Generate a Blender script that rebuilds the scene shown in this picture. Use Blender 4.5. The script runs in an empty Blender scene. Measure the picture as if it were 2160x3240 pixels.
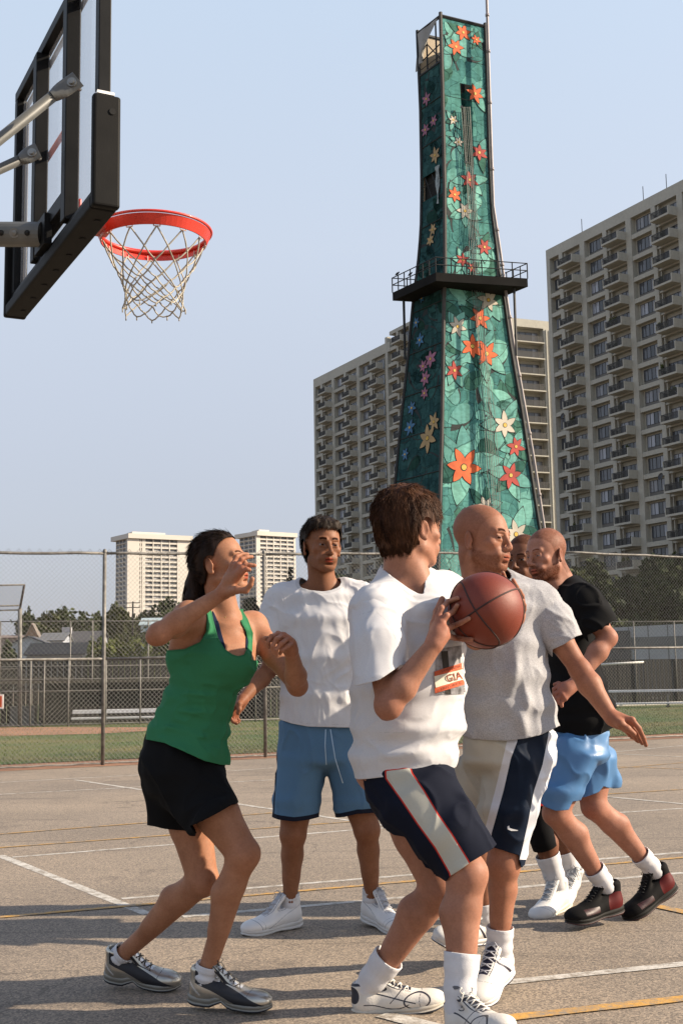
import bpy, bmesh, math, random, os
import numpy as np
from mathutils import Vector, Matrix
from mathutils.bvhtree import BVHTree
random.seed(7); RNG = np.random.default_rng(7)
SC = bpy.context.scene
COL = SC.collection
R_ = math.radians

# ------------------------------------------------------------------ camera
CAM_H = 1.08
FPX, CX, CY = 3864.0, 1080.0, 1620.0
PITCH, ROLL = R_(7.72), 0.0166
_F = np.array([0, math.cos(PITCH), math.sin(PITCH)])
_U0 = np.array([0, -math.sin(PITCH), math.cos(PITCH)])
_R0 = np.array([1.0, 0, 0])
_Rt = _R0*math.cos(ROLL) - _U0*math.sin(ROLL)
_Up = _U0*math.cos(ROLL) + _R0*math.sin(ROLL)
EYE = np.array([0, 0, CAM_H])
cam = bpy.data.cameras.new('camera'); camo = bpy.data.objects.new('camera', cam); COL.objects.link(camo)
cam.sensor_fit = 'VERTICAL'; cam.sensor_height = 36.0; cam.lens = FPX/3240*36.0
cam.clip_end = 6000; cam.clip_start = 0.05
m = Matrix.Identity(4)
for i in range(3):
    m[i][0], m[i][1], m[i][2], m[i][3] = _Rt[i], _Up[i], -_F[i], EYE[i]
camo.matrix_world = m
SC.camera = camo

# ------------------------------------------------------------------ light
SUN_EL, SUN_AZ = R_(28), R_(-2)          # azimuth measured from +X towards +Y
sdir = np.array([math.cos(SUN_EL)*math.cos(SUN_AZ), math.cos(SUN_EL)*math.sin(SUN_AZ), math.sin(SUN_EL)])
sun = bpy.data.lights.new('sun', 'SUN'); suno = bpy.data.objects.new('sun', sun); COL.objects.link(suno)
sun.energy = 5.0; sun.angle = R_(0.6); sun.color = (1.0, 0.85, 0.66)
suno.rotation_euler = Vector(sdir).to_track_quat('Z', 'Y').to_euler()
W_ = bpy.data.worlds.new('World'); SC.world = W_; W_.use_nodes = True
nt = W_.node_tree; bg = nt.nodes['Background']
sky = nt.nodes.new('ShaderNodeTexSky'); sky.sky_type = 'NISHITA'; sky.sun_disc = False
sky.sun_elevation = SUN_EL; sky.sun_rotation = math.pi/2 - SUN_AZ
sky.air_density = 1.0; sky.dust_density = 2.4; sky.ozone_density = 2.2
hs = nt.nodes.new('ShaderNodeHueSaturation'); hs.inputs['Saturation'].default_value = 0.55
nt.links.new(sky.outputs[0], hs.inputs['Color'])
hzc = nt.nodes.new('ShaderNodeMix'); hzc.data_type = 'RGBA'; hzc.inputs[0].default_value = .65   # veil of pale summer haze
tcw = nt.nodes.new('ShaderNodeTexCoord'); sxyz = nt.nodes.new('ShaderNodeSeparateXYZ'); rmp = nt.nodes.new('ShaderNodeValToRGB')
nt.links.new(tcw.outputs['Generated'], sxyz.inputs[0]); nt.links.new(sxyz.outputs[2], rmp.inputs[0])
er = rmp.color_ramp.elements; er[0].position = 0; er[0].color = (.232,.237,.280,1); er[1].position = 1; er[1].color = (.075,.11,.20,1)
for p_, c_ in ((.16,(.262,.278,.328,1)), (.34,(.328,.366,.430,1)), (.52,(.33,.40,.49,1)), (.75,(.15,.20,.32,1))):
    e_ = er.new(p_); e_.color = c_
vm = nt.nodes.new('ShaderNodeVectorMath'); vm.operation = 'SCALE'; vm.inputs['Scale'].default_value = 11.0
nt.links.new(rmp.outputs[0], vm.inputs[0]); nt.links.new(vm.outputs[0], hzc.inputs[7])
nt.links.new(hs.outputs[0], hzc.inputs[6]); nt.links.new(hzc.outputs[2], bg.inputs[0]); bg.inputs[1].default_value = 0.11
SC.view_settings.view_transform = 'Standard'; SC.view_settings.look = 'None'
SC.view_settings.exposure = 0.85; SC.view_settings.gamma = 1.0
SC.cycles.max_bounces = 6

# ------------------------------------------------------------------ pixel <-> world helpers
def ray(px, py):
    d = _F + _Rt*((px-CX)/FPX) - _Up*((py-CY)/FPX)
    return d
def W(px, py, Y):
    d = ray(px, py); return EYE + d*(Y/d[1])
def G(px, py, z=0.0):
    d = ray(px, py); return EYE + d*((z-CAM_H)/d[2])
def proj(p):
    q = np.asarray(p, float)-EYE
    w = q@_F
    return CX+FPX*(q@_Rt)/w, CY-FPX*(q@_Up)/w
def nrm(v):
    v = np.asarray(v, float); return v/ (np.linalg.norm(v)+1e-12)

# ------------------------------------------------------------------ mesh helpers
def tag(o, label=None, cat=None, group=None, kind=None):
    if label: o['label'] = label
    if cat: o['category'] = cat
    if group: o['group'] = group
    if kind: o['kind'] = kind
    return o
def empty(name, loc, label=None, cat=None, group=None):
    o = bpy.data.objects.new(name, None); COL.objects.link(o); o.location = tuple(loc)
    o.empty_display_size = .2
    return tag(o, label, cat, group)
class MB:
    """collects faces, becomes one mesh object"""
    def __init__(s): s.v = []; s.f = []; s.m = []; s.mi = 0
    def add(s, vs, fs, mi=None):
        b = len(s.v); s.v += [tuple(map(float, p)) for p in vs]
        s.f += [tuple(b+i for i in f) for f in fs]; s.m += [s.mi if mi is None else mi]*len(fs); return s
    def box(s, c, size, R=None, mi=None, taper=1.0):
        x, y, z = [k/2 for k in size]
        P = np.array([(-x,-y,-z),(x,-y,-z),(x,y,-z),(-x,y,-z),(-x*taper,-y*taper,z),(x*taper,-y*taper,z),(x*taper,y*taper,z),(-x*taper,y*taper,z)])
        if R is not None: P = P@np.asarray(R)
        P = P+np.asarray(c)
        return s.add(P, [(0,3,2,1),(4,5,6,7),(0,1,5,4),(1,2,6,5),(2,3,7,6),(3,0,4,7)], mi)
    def frame_box(s, o, eu, ev, ew, u0, u1, v0, v1, w0, w1, mi=None):
        o = np.asarray(o)
        P = [o+eu*u+ev*v+ew*w for w in (w0, w1) for (u, v) in ((u0,v0),(u1,v0),(u1,v1),(u0,v1))]
        fs = [(0,3,2,1),(4,5,6,7),(0,1,5,4),(1,2,6,5),(2,3,7,6),(3,0,4,7)]
        if np.dot(np.cross(eu, ev), ew) < 0: fs = [tuple(reversed(f)) for f in fs]
        return s.add(P, fs, mi)
    def tube(s, pts, r, n=8, mi=None, caps=True, closed=False):
        pts = [np.asarray(p, float) for p in pts]; k = len(pts)
        rr = r if hasattr(r, '__len__') else [r]*k
        prev = None; rings = []
        for i in range(k):
            if closed: t = pts[(i+1) % k]-pts[i-1]
            else: t = pts[min(i+1, k-1)]-pts[max(i-1, 0)]
            t = nrm(t)
            if prev is None:
                a = np.array([0,0,1.0]) if abs(t[2]) < .9 else np.array([1.0,0,0])
                prev = nrm(np.cross(t, a))
            prev = nrm(prev - t*np.dot(prev, t)); b = np.cross(t, prev)
            rings.append([pts[i]+rr[i]*(math.cos(2*math.pi*j/n)*prev+math.sin(2*math.pi*j/n)*b) for j in range(n)])
        vs = [p for rg in rings for p in rg]; fs = []
        for i in range(k if closed else k-1):
            a0 = i*n; b0 = ((i+1) % k)*n
            for j in range(n):
                j2 = (j+1) % n
                fs.append((a0+j, a0+j2, b0+j2, b0+j))
        if caps and not closed:
            fs.append(tuple(reversed(range(n)))); fs.append(tuple((k-1)*n+j for j in range(n)))
        return s.add(vs, fs, mi)
    def lathe(s, c, prof, n=16, ax=(0,0,1), mi=None):
        ax = nrm(ax); a = np.array([1.0,0,0]) if abs(ax[0]) < .9 else np.array([0,1.0,0])
        u = nrm(np.cross(ax, a)); w = np.cross(ax, u); c = np.asarray(c, float)
        vs = []; fs = []
        for (r, h) in prof:
            for j in range(n):
                t = 2*math.pi*j/n; vs.append(c+ax*h+u*r*math.cos(t)+w*r*math.sin(t))
        for i in range(len(prof)-1):
            for j in range(n):
                j2 = (j+1) % n; fs.append((i*n+j, i*n+j2, (i+1)*n+j2, (i+1)*n+j))
        return s.add(vs, fs, mi)
    def build(s, name, mats, parent=None, base=(0,0,0), smooth=False):
        base = np.asarray(base, float)
        me = bpy.data.meshes.new(name)
        v = np.asarray(s.v).reshape(-1, 3)-base
        me.from_pydata(v.tolist(), [], s.f)
        if not isinstance(mats, (list, tuple)): mats = [mats]
        for m_ in mats: me.materials.append(m_)
        me.polygons.foreach_set('material_index', s.m)
        if smooth: me.polygons.foreach_set('use_smooth', [True]*len(s.f))
        me.update()
        o = bpy.data.objects.new(name, me); COL.objects.link(o)
        if parent is not None: o.parent = parent
        else: o.location = tuple(base)
        return o
def bevel(o, w, seg=2):
    md = o.modifiers.new('bevel', 'BEVEL'); md.width = w; md.segments = seg; md.limit_method = 'ANGLE'
    return o
def np_mesh(name, V, T, mats, mi=None, parent=None, base=(0,0,0), smooth=True, col=None):
    V = np.asarray(V, np.float32)-np.asarray(base, np.float32); T = np.asarray(T, np.int32)
    me = bpy.data.meshes.new(name); k = T.shape[1]; n = len(T)
    me.vertices.add(len(V)); me.vertices.foreach_set('co', V.ravel())
    me.loops.add(n*k); me.loops.foreach_set('vertex_index', T.ravel())
    me.polygons.add(n); me.polygons.foreach_set('loop_start', np.arange(0, n*k, k, dtype=np.int32))
    me.polygons.foreach_set('loop_total', np.full(n, k, np.int32))
    if not isinstance(mats, (list, tuple)): mats = [mats]
    for m_ in mats: me.materials.append(m_)
    if mi is not None: me.polygons.foreach_set('material_index', np.asarray(mi, np.int32))
    me.polygons.foreach_set('use_smooth', np.full(n, smooth))
    me.update(calc_edges=True)
    if col is not None:
        at = me.color_attributes.new('Col', 'FLOAT_COLOR', 'POINT')
        c4 = np.ones((len(V), 4), np.float32); c4[:, :3] = col; at.data.foreach_set('color', c4.ravel())
    o = bpy.data.objects.new(name, me); COL.objects.link(o)
    if parent is not None: o.parent = parent
    else: o.location = tuple(float(b) for b in base)
    return o

# ------------------------------------------------------------------ materials
def mat(name, col, rough=.7, var=.12, scale=6.0, bump=0.0, bscale=60.0, metal=0.0, spec=.5, attr=False, sss=0.0,
        col2=None, fine=0.0, fscale=300.0, stretch=(1,1,1), sheen=0.0, coat=0.0, bdist=.002):
    m = bpy.data.materials.new(name); m.use_nodes = True; N = m.node_tree.nodes; L = m.node_tree.links
    b = N['Principled BSDF']; b.inputs['Roughness'].default_value = rough; b.inputs['Metallic'].default_value = metal
    b.inputs['Specular IOR Level'].default_value = spec
    tc = N.new('ShaderNodeTexCoord'); mp = N.new('ShaderNodeMapping'); mp.inputs['Scale'].default_value = stretch
    L.new(tc.outputs['Object'], mp.inputs['Vector'])
    no = N.new('ShaderNodeTexNoise'); no.inputs['Scale'].default_value = scale; no.inputs['Detail'].default_value = 5
    L.new(mp.outputs[0], no.inputs['Vector'])
    rp = N.new('ShaderNodeValToRGB'); e = rp.color_ramp.elements
    c = np.array(col[:3]); lo = c*(1-var) if col2 is None else c; hi = c*(1+var) if col2 is None else np.array(col2[:3])
    e[0].position = .32; e[1].position = .68
    e[0].color = (*np.clip(lo,0,1), 1); e[1].color = (*np.clip(hi,0,1), 1)
    L.new(no.outputs[0], rp.inputs[0]); out = rp.outputs[0]
    if fine > 0:
        n2 = N.new('ShaderNodeTexNoise'); n2.inputs['Scale'].default_value = fscale; n2.inputs['Detail'].default_value = 2
        L.new(mp.outputs[0], n2.inputs['Vector'])
        r2 = N.new('ShaderNodeValToRGB'); r2.color_ramp.elements[0].position = .35; r2.color_ramp.elements[1].position = .65
        r2.color_ramp.elements[0].color = (1-fine,)*3+(1,); r2.color_ramp.elements[1].color = (1+fine,)*3+(1,)
        L.new(n2.outputs[0], r2.inputs[0])
        mx = N.new('ShaderNodeMix'); mx.data_type = 'RGBA'; mx.blend_type = 'MULTIPLY'; mx.inputs[0].default_value = 1
        L.new(out, mx.inputs[6]); L.new(r2.outputs[0], mx.inputs[7]); out = mx.outputs[2]
    if attr:
        at = N.new('ShaderNodeAttribute'); at.attribute_name = 'Col'
        mx = N.new('ShaderNodeMix'); mx.data_type = 'RGBA'; mx.blend_type = 'MULTIPLY'; mx.inputs[0].default_value = 1
        L.new(out, mx.inputs[6]); L.new(at.outputs[0], mx.inputs[7]); out = mx.outputs[2]
    L.new(out, b.inputs['Base Color'])
    if attr:
        ml = N.new('ShaderNodeMath'); ml.operation = 'MULTIPLY'; ml.inputs[1].default_value = spec; ml.use_clamp = True; L.new(at.outputs['Fac'], ml.inputs[0]); L.new(ml.outputs[0], b.inputs['Specular IOR Level'])
    if bump > 0:
        n3 = N.new('ShaderNodeTexNoise'); n3.inputs['Scale'].default_value = bscale; n3.inputs['Detail'].default_value = 4
        L.new(mp.outputs[0], n3.inputs['Vector'])
        bp = N.new('ShaderNodeBump'); bp.inputs['Strength'].default_value = bump; bp.inputs['Distance'].default_value = bdist
        L.new(n3.outputs[0], bp.inputs['Height']); L.new(bp.outputs[0], b.inputs['Normal'])
    if sss > 0:
        b.inputs['Subsurface Weight'].default_value = sss; b.inputs['Subsurface Radius'].default_value = (1.0, .35, .2)
        b.inputs['Subsurface Scale'].default_value = .012
    if sheen > 0: b.inputs['Sheen Weight'].default_value = sheen
    if coat > 0: b.inputs['Coat Weight'].default_value = coat; b.inputs['Coat Roughness'].default_value = .15
    return m
def glassy(name, col, alpha, rough=.05):
    m = bpy.data.materials.new(name); m.use_nodes = True; b = m.node_tree.nodes['Principled BSDF']
    b.inputs['Base Color'].default_value = (*col, 1); b.inputs['Roughness'].default_value = rough
    b.inputs['Alpha'].default_value = alpha
    return m

# ------------------------------------------------------------------ numpy noise
_LAT = RNG.random((32, 32, 32)).astype(np.float32)
def vnoise(P):
    P = np.asarray(P, np.float32); i = np.floor(P).astype(int); f = P-i; f = f*f*(3-2*f); r = 0
    for dx in (0, 1):
        for dy in (0, 1):
            for dz in (0, 1):
                w = (f[:,0] if dx else 1-f[:,0])*(f[:,1] if dy else 1-f[:,1])*(f[:,2] if dz else 1-f[:,2])
                r = r + w*_LAT[(i[:,0]+dx) & 31, (i[:,1]+dy) & 31, (i[:,2]+dz) & 31]
    return r
def fbm(P, o=3):
    P = np.asarray(P); s = 0; a = .5; t = 0
    for k in range(o): s = s+a*vnoise(P*(2**k)+k*7.3); t += a; a *= .5
    return s/t
# ------------------------------------------------------------------ implicit surface tools (surface nets)
class Field:
    def __init__(s, lo, hi, h, fine=()):
        s.ax = []
        for k in range(3):
            x = lo[k]; xs = [x]
            while x < hi[k]:
                st = h
                for (l2, h2, hf) in fine:
                    if l2[k]-hf <= x <= h2[k]: st = min(st, hf)
                x += st; xs.append(x)
            s.ax.append(np.array(xs, np.float32))
        s.F = np.full([len(a) for a in s.ax], .08, np.float32)
    def sub(s, lo, hi):
        sl = []
        for k in range(3):
            a = int(np.searchsorted(s.ax[k], lo[k])); b = int(np.searchsorted(s.ax[k], hi[k]))
            if b <= a: return None
            sl.append(slice(a, b))
        return tuple(sl)
    def put(s, pr, grow=0.0, op=None, k=None):
        k_ = pr['k'] if k is None else k
        pad = k_+.012+max(grow, 0)
        a, b, ra, rb = pr['a'], pr['b'], pr['ra']+grow, pr['rb']+grow
        rm = max(ra.max(), rb.max())+pad
        sl = s.sub(np.minimum(a, b)-rm, np.maximum(a, b)+rm)
        if sl is None: return
        X = s.ax[0][sl[0]][:, None, None]-np.float32(a[0]); Y = s.ax[1][sl[1]][None, :, None]-np.float32(a[1]); Z = s.ax[2][sl[2]][None, None, :]-np.float32(a[2])
        ab = (b-a).astype(np.float32); L2 = float(ab@ab)
        if L2 > 1e-10:
            t = np.clip((X*ab[0]+Y*ab[1]+Z*ab[2])/L2, 0, 1)
            qx = X-t*ab[0]; qy = Y-t*ab[1]; qz = Z-t*ab[2]
        else:
            t = None; qx, qy, qz = X, Y, Z
        if pr['R'] is None:
            r = ra[0] if t is None else ra[0]+(rb[0]-ra[0])*t
            d = np.sqrt(qx*qx+qy*qy+qz*qz)-r
        else:
            R = pr['R'].astype(np.float32); k0 = 0; k1 = 0
            for i in range(3):
                l = qx*R[i,0]+qy*R[i,1]+qz*R[i,2]
                r = ra[i] if t is None else ra[i]+(rb[i]-ra[i])*t
                u = l/r; k0 = k0+u*u; k1 = k1+(u/r)**2
            k0 = np.sqrt(k0); k1 = np.sqrt(k1)+1e-6
            d = k0*(k0-1)/k1
        d = d.astype(np.float32); F = s.F[sl]; op = op or pr.get('op', 'add')
        if op == 'add':
            if k_ > 0:
                h = np.clip(k_-np.abs(F-d), 0, None)
                F[...] = np.minimum(F, d)-h*h/(4*k_)
            else: F[...] = np.minimum(F, d)
        else:
            d = -d
            h = np.clip(k_-np.abs(F-d), 0, None)
            F[...] = np.maximum(F, d)+h*h/(4*k_)
    def halfspace(s, o, n, k=.004):
        """removes the side n points to"""
        d = ((s.ax[0][:,None,None]-o[0])*n[0]+(s.ax[1][None,:,None]-o[1])*n[1]+(s.ax[2][None,None,:]-o[2])*n[2]).astype(np.float32)
        h = np.clip(k-np.abs(s.F-d), 0, None); s.F = np.maximum(s.F, d)+h*h/(4*k)
    def mesh(s):
        F = s.F; I = F < 0; n = np.array(F.shape)
        c = I[:-1,:-1,:-1].astype(np.int8)
        for dx in (0,1):
            for dy in (0,1):
                for dz in (0,1):
                    if dx+dy+dz: c = c+I[dx:n[0]-1+dx, dy:n[1]-1+dy, dz:n[2]-1+dz]
        act = (c > 0) & (c < 8)
        ids = np.flatnonzero(act); sh = act.shape
        ci = np.stack(np.unravel_index(ids, sh), 1)
        acc = np.zeros((len(ids), 3)); cnt = np.zeros(len(ids))
        cor = {}
        for dx in (0,1):
            for dy in (0,1):
                for dz in (0,1):
                    cor[(dx,dy,dz)] = F[ci[:,0]+dx, ci[:,1]+dy, ci[:,2]+dz]
        px = [s.ax[k][ci[:,k]] for k in range(3)]; pd = [s.ax[k][ci[:,k]+1]-px[k] for k in range(3)]
        for a_, fa in cor.items():
            for k in range(3):
                if a_[k]: continue
                b_ = list(a_); b_[k] = 1; fb = cor[tuple(b_)]
                mk = (fa < 0) != (fb < 0)
                t = np.where(mk, fa/(fa-fb+1e-20), 0)
                for q in range(3):
                    acc[:,q] += np.where(mk, px[q]+pd[q]*(t if q == k else a_[q]), 0)
                cnt += mk
        V = acc/cnt[:,None]
        Q = []
        st = (sh[1]*sh[2], sh[2], 1)
        for k in range(3):
            a = [slice(None)]*3; b = [slice(None)]*3; a[k] = slice(0,-1); b[k] = slice(1,None)
            A = I[tuple(a)]; B = I[tuple(b)]
            e = np.stack(np.nonzero(A != B), 1); o1, o2 = (k+1) % 3, (k+2) % 3
            ok = (e[:,o1] > 0) & (e[:,o2] > 0) & (e[:,o1] < sh[o1]) & (e[:,o2] < sh[o2]); e = e[ok]
            sg = A[e[:,0], e[:,1], e[:,2]]
            f = e[:,0]*st[0]+e[:,1]*st[1]+e[:,2]*st[2]
            q = np.stack([f-st[o1]-st[o2], f-st[o2], f, f-st[o1]], 1)
            q[~sg] = q[~sg][:, ::-1]
            Q.append(q)
        Q = np.concatenate(Q); Q = np.searchsorted(ids, Q)
        return V, Q
def P(a, b=None, r=.03, r2=None, R=None, k=.02, tag=None, op='add'):
    """seg from a to b; r scalar (round) or 3 radii in frame R (rows are axes)"""
    a = np.asarray(a, float); b = a if b is None else np.asarray(b, float)
    ra = np.array([r]*3 if np.isscalar(r) else r, float); rb = ra if r2 is None else np.array([r2]*3 if np.isscalar(r2) else r2, float)
    if R is None and not (np.isscalar(r)): R = np.eye(3)
    return dict(a=a, b=b, ra=ra, rb=rb, R=None if R is None else np.asarray(R, float), k=k, tag=tag, op=op)
def bounds(ps, pad=.03):
    lo = np.min([np.minimum(p['a'], p['b'])-max(p['ra'].max(), p['rb'].max()) for p in ps if p['op'] == 'add'], 0)-pad
    hi = np.max([np.maximum(p['a'], p['b'])+max(p['ra'].max(), p['rb'].max()) for p in ps if p['op'] == 'add'], 0)+pad
    return lo, hi
def tri(Q): return np.concatenate([Q[:, [0,1,2]], Q[:, [0,2,3]]])
def vnormals(V, T):
    n = np.cross(V[T[:,1]]-V[T[:,0]], V[T[:,2]]-V[T[:,0]]); N = np.zeros_like(V)
    for k in range(3):
        for q in range(3): N[:,q] += np.bincount(T[:,k], n[:,q], len(V))
    return N/(np.linalg.norm(N, axis=1, keepdims=True)+1e-12)
def laplace(V, T, it=2, lam=.5):
    E = np.concatenate([T[:, [0,1]], T[:, [1,2]], T[:, [2,0]]]); E = np.concatenate([E, E[:, ::-1]])
    c = np.bincount(E[:,0], minlength=len(V))+1e-9
    for _ in range(it):
        V = V+lam*(np.stack([np.bincount(E[:,0], V[E[:,1], q], len(V)) for q in range(3)], 1)/c[:,None]-V)
    return V
def split(V, T, f, M=None):
    """cut triangles along f=0 -> V,T,side(bool f>0),M ; f per vertex"""
    f = np.where(np.abs(f) < 1e-7, 1e-7, f); M = np.zeros(len(T), int) if M is None else M
    s = f[T] > 0; c = s.sum(1); pure = (c == 0) | (c == 3)
    Tn = [T[pure]]; Sn = [c[pure] == 3]; Mn = [M[pure]]
    X = T[~pure]; cs = c[~pure]; sx = s[~pure]; mx = M[~pure]
    if len(X) == 0: return V, T, c == 3, M
    odd = np.where(cs[:,None] == 1, sx, ~sx); j = odd.argmax(1); r = np.arange(len(X))
    a = X[r, j]; b = X[r, (j+1) % 3]; d = X[r, (j+2) % 3]
    def edge(p, q):
        lo = np.minimum(p, q); hi = np.maximum(p, q); return lo.astype(np.int64)*len(V)+hi
    k1 = edge(a, b); k2 = edge(a, d); ku, inv = np.unique(np.concatenate([k1, k2]), return_inverse=True)
    lo = ku//len(V); hi = ku % len(V); t = f[lo]/(f[lo]-f[hi])
    NV = V[lo]+(V[hi]-V[lo])*t[:,None]; i1 = inv[:len(X)]+len(V); i2 = inv[len(X):]+len(V)
    sa = cs == 1
    Tn += [np.stack([a, i1, i2], 1), np.stack([i1, b, d], 1), np.stack([i1, d, i2], 1)]
    Sn += [sa, ~sa, ~sa]; Mn += [mx, mx, mx]
    return np.concatenate([V, NV]), np.concatenate(Tn), np.concatenate(Sn), np.concatenate(Mn)
def compact(V, T):
    u, inv = np.unique(T, return_inverse=True); return V[u], inv.reshape(T.shape)
def cutaway(V, T, f, M=None):
    V, T, s, M = split(V, T, f, M); T = T[~s]; M = M[~s]; V, T = compact(V, T); return V, T, M
def solid(o, th=.004, offset=-1):
    md = o.modifiers.new('thickness', 'SOLIDIFY'); md.thickness = th; md.offset = offset; return o
def segdist(V, a, b):
    ab = b-a; t = np.clip((V-a)@ab/(ab@ab), 0, 1); return np.linalg.norm(V-a-t[:,None]*ab, axis=1), t
def folds(V, N, amp=.006, f=14, d=(0,0,1), el=.25, seed=0, warp=.6):
    """ridged noise, elongated along d"""
    d = nrm(d); Q = V-np.outer(V@d, d)*(1-el); Wp = np.stack([fbm(V*5+seed+i*9.1, 2) for i in range(3)], 1)-.5
    n = fbm(Q*f+Wp*warp*4+seed*3.7, 2); r = 1-np.abs(2*n-1)*1.0
    r = r**5
    return V+N*((r-.35)*amp*2.6)[:,None]
# =================================================================== SETTING
def sheet(name, pts, z, m, kind='structure', sub=0):
    vs = [(p[0], p[1], z) for p in pts]
    o = MB().add(vs, [tuple(range(len(vs)))]).build(name, m); tag(o, kind=kind); return o
M = {}
M['earth'] = mat('earth', (.16,.125,.085), .95, .25, .15, fine=.25, fscale=8)
def asphalt_mat():
    m = mat('asphalt', (.250,.203,.154), .88, .10, .8, bump=.55, bscale=210, fine=.0, bdist=.003)
    N = m.node_tree.nodes; L = m.node_tree.links; b = N['Principled BSDF']
    src = b.inputs['Base Color'].links[0].from_socket
    tc = N.new('ShaderNodeTexCoord')
    vo = N.new('ShaderNodeTexVoronoi'); vo.inputs['Scale'].default_value = 150; L.new(tc.outputs['Object'], vo.inputs['Vector'])
    rp = N.new('ShaderNodeValToRGB'); e = rp.color_ramp.elements
    e[0].position = .0; e[0].color = (.38,.38,.40,1); e[1].position = 1.0; e[1].color = (1.75,1.70,1.62,1)
    e2 = e.new(.5); e2.color = (.95,.95,.95,1)
    L.new(vo.outputs['Color'], rp.inputs[0])
    big = N.new('ShaderNodeTexNoise'); big.inputs['Scale'].default_value = .35; big.inputs['Detail'].default_value = 6; L.new(tc.outputs['Object'], big.inputs['Vector'])
    rb = N.new('ShaderNodeValToRGB'); rb.color_ramp.elements[0].position = .35; rb.color_ramp.elements[0].color = (.80,.80,.82,1); rb.color_ramp.elements[1].position = .65; rb.color_ramp.elements[1].color = (1.08,1.06,1.04,1)
    L.new(big.outputs[0], rb.inputs[0])
    # long scuffs
    mp = N.new('ShaderNodeMapping'); mp.inputs['Scale'].default_value = (.5,5,1); L.new(tc.outputs['Object'], mp.inputs[0])
    sc = N.new('ShaderNodeTexNoise'); sc.inputs['Scale'].default_value = 1.1; sc.inputs['Detail'].default_value = 7; L.new(mp.outputs[0], sc.inputs['Vector'])
    rs = N.new('ShaderNodeValToRGB'); rs.color_ramp.elements[0].position = .30; rs.color_ramp.elements[0].color = (.72,.72,.73,1); rs.color_ramp.elements[1].position = .42; rs.color_ramp.elements[1].color = (1,1,1,1)
    L.new(sc.outputs[0], rs.inputs[0])
    ck = N.new('ShaderNodeTexVoronoi'); ck.feature = 'DISTANCE_TO_EDGE'; ck.inputs['Scale'].default_value = .32
    wn = N.new('ShaderNodeTexNoise'); wn.inputs['Scale'].default_value = 2.2; wn.inputs['Detail'].default_value = 8; L.new(tc.outputs['Object'], wn.inputs['Vector'])
    wa = N.new('ShaderNodeMix'); wa.data_type = 'RGBA'; wa.blend_type = 'ADD'; wa.inputs[0].default_value = .55; L.new(tc.outputs['Object'], wa.inputs[6]); L.new(wn.outputs[1], wa.inputs[7]); L.new(wa.outputs[2], ck.inputs['Vector'])
    rc = N.new('ShaderNodeValToRGB'); rc.color_ramp.elements[0].position = .0; rc.color_ramp.elements[0].color = (.62,.62,.62,1); rc.color_ramp.elements[1].position = .0035; rc.color_ramp.elements[1].color = (1,1,1,1)
    L.new(ck.outputs['Distance'], rc.inputs[0])
    st_n = N.new('ShaderNodeTexNoise'); st_n.inputs['Scale'].default_value = 1.4; st_n.inputs['Detail'].default_value = 9; st_n.inputs['Roughness'].default_value = .7; L.new(tc.outputs['Object'], st_n.inputs['Vector'])
    rst = N.new('ShaderNodeValToRGB'); rst.color_ramp.elements[0].position = .57; rst.color_ramp.elements[0].color = (1,1,1,1); rst.color_ramp.elements[1].position = .66; rst.color_ramp.elements[1].color = (.70,.70,.72,1)
    L.new(st_n.outputs[0], rst.inputs[0])
    cur = src
    for o_ in (rp.outputs[0], rb.outputs[0], rs.outputs[0], rc.outputs[0], rst.outputs[0]):
        mx = N.new('ShaderNodeMix'); mx.data_type = 'RGBA'; mx.blend_type = 'MULTIPLY'; mx.inputs[0].default_value = 1
        L.new(cur, mx.inputs[6]); L.new(o_, mx.inputs[7]); cur = mx.outputs[2]
    L.new(cur, b.inputs['Base Color']); return m
M['asphalt'] = asphalt_mat()
def paint(name, c, wear=.42):
    m = mat(name, c, .8, .1, 4, bump=.4, bscale=200, fine=.15, fscale=120)
    N = m.node_tree.nodes; L = m.node_tree.links; b = N['Principled BSDF']; src = b.inputs['Base Color'].links[0].from_socket
    tc = N.new('ShaderNodeTexCoord'); no = N.new('ShaderNodeTexNoise'); no.inputs['Scale'].default_value = 14; no.inputs['Detail'].default_value = 10; no.inputs['Roughness'].default_value = .8
    L.new(tc.outputs['Object'], no.inputs['Vector']); rp = N.new('ShaderNodeValToRGB'); rp.color_ramp.elements[0].position = wear-.05; rp.color_ramp.elements[1].position = wear+.1
    L.new(no.outputs[0], rp.inputs[0]); mx = N.new('ShaderNodeMix'); mx.data_type = 'RGBA'
    mx.inputs[6].default_value = (.225,.19,.15,1); L.new(rp.outputs[0], mx.inputs[0]); L.new(src, mx.inputs[7]); L.new(mx.outputs[2], b.inputs['Base Color']); return m
M['white_paint'] = paint('white_line_paint', (.52,.49,.44), .45)
M['yellow_paint'] = paint('yellow_line_paint', (.50,.27,.055), .46)
M['grass'] = mat('grass', (.045,.085,.014), .9, .3, .5, col2=(.125,.110,.036), fine=.5, fscale=22, bump=.8, bscale=60, bdist=.02)
M['dirt'] = mat('dirt', (.27,.135,.075), .95, .2, 1.2, fine=.2, fscale=30)

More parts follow.
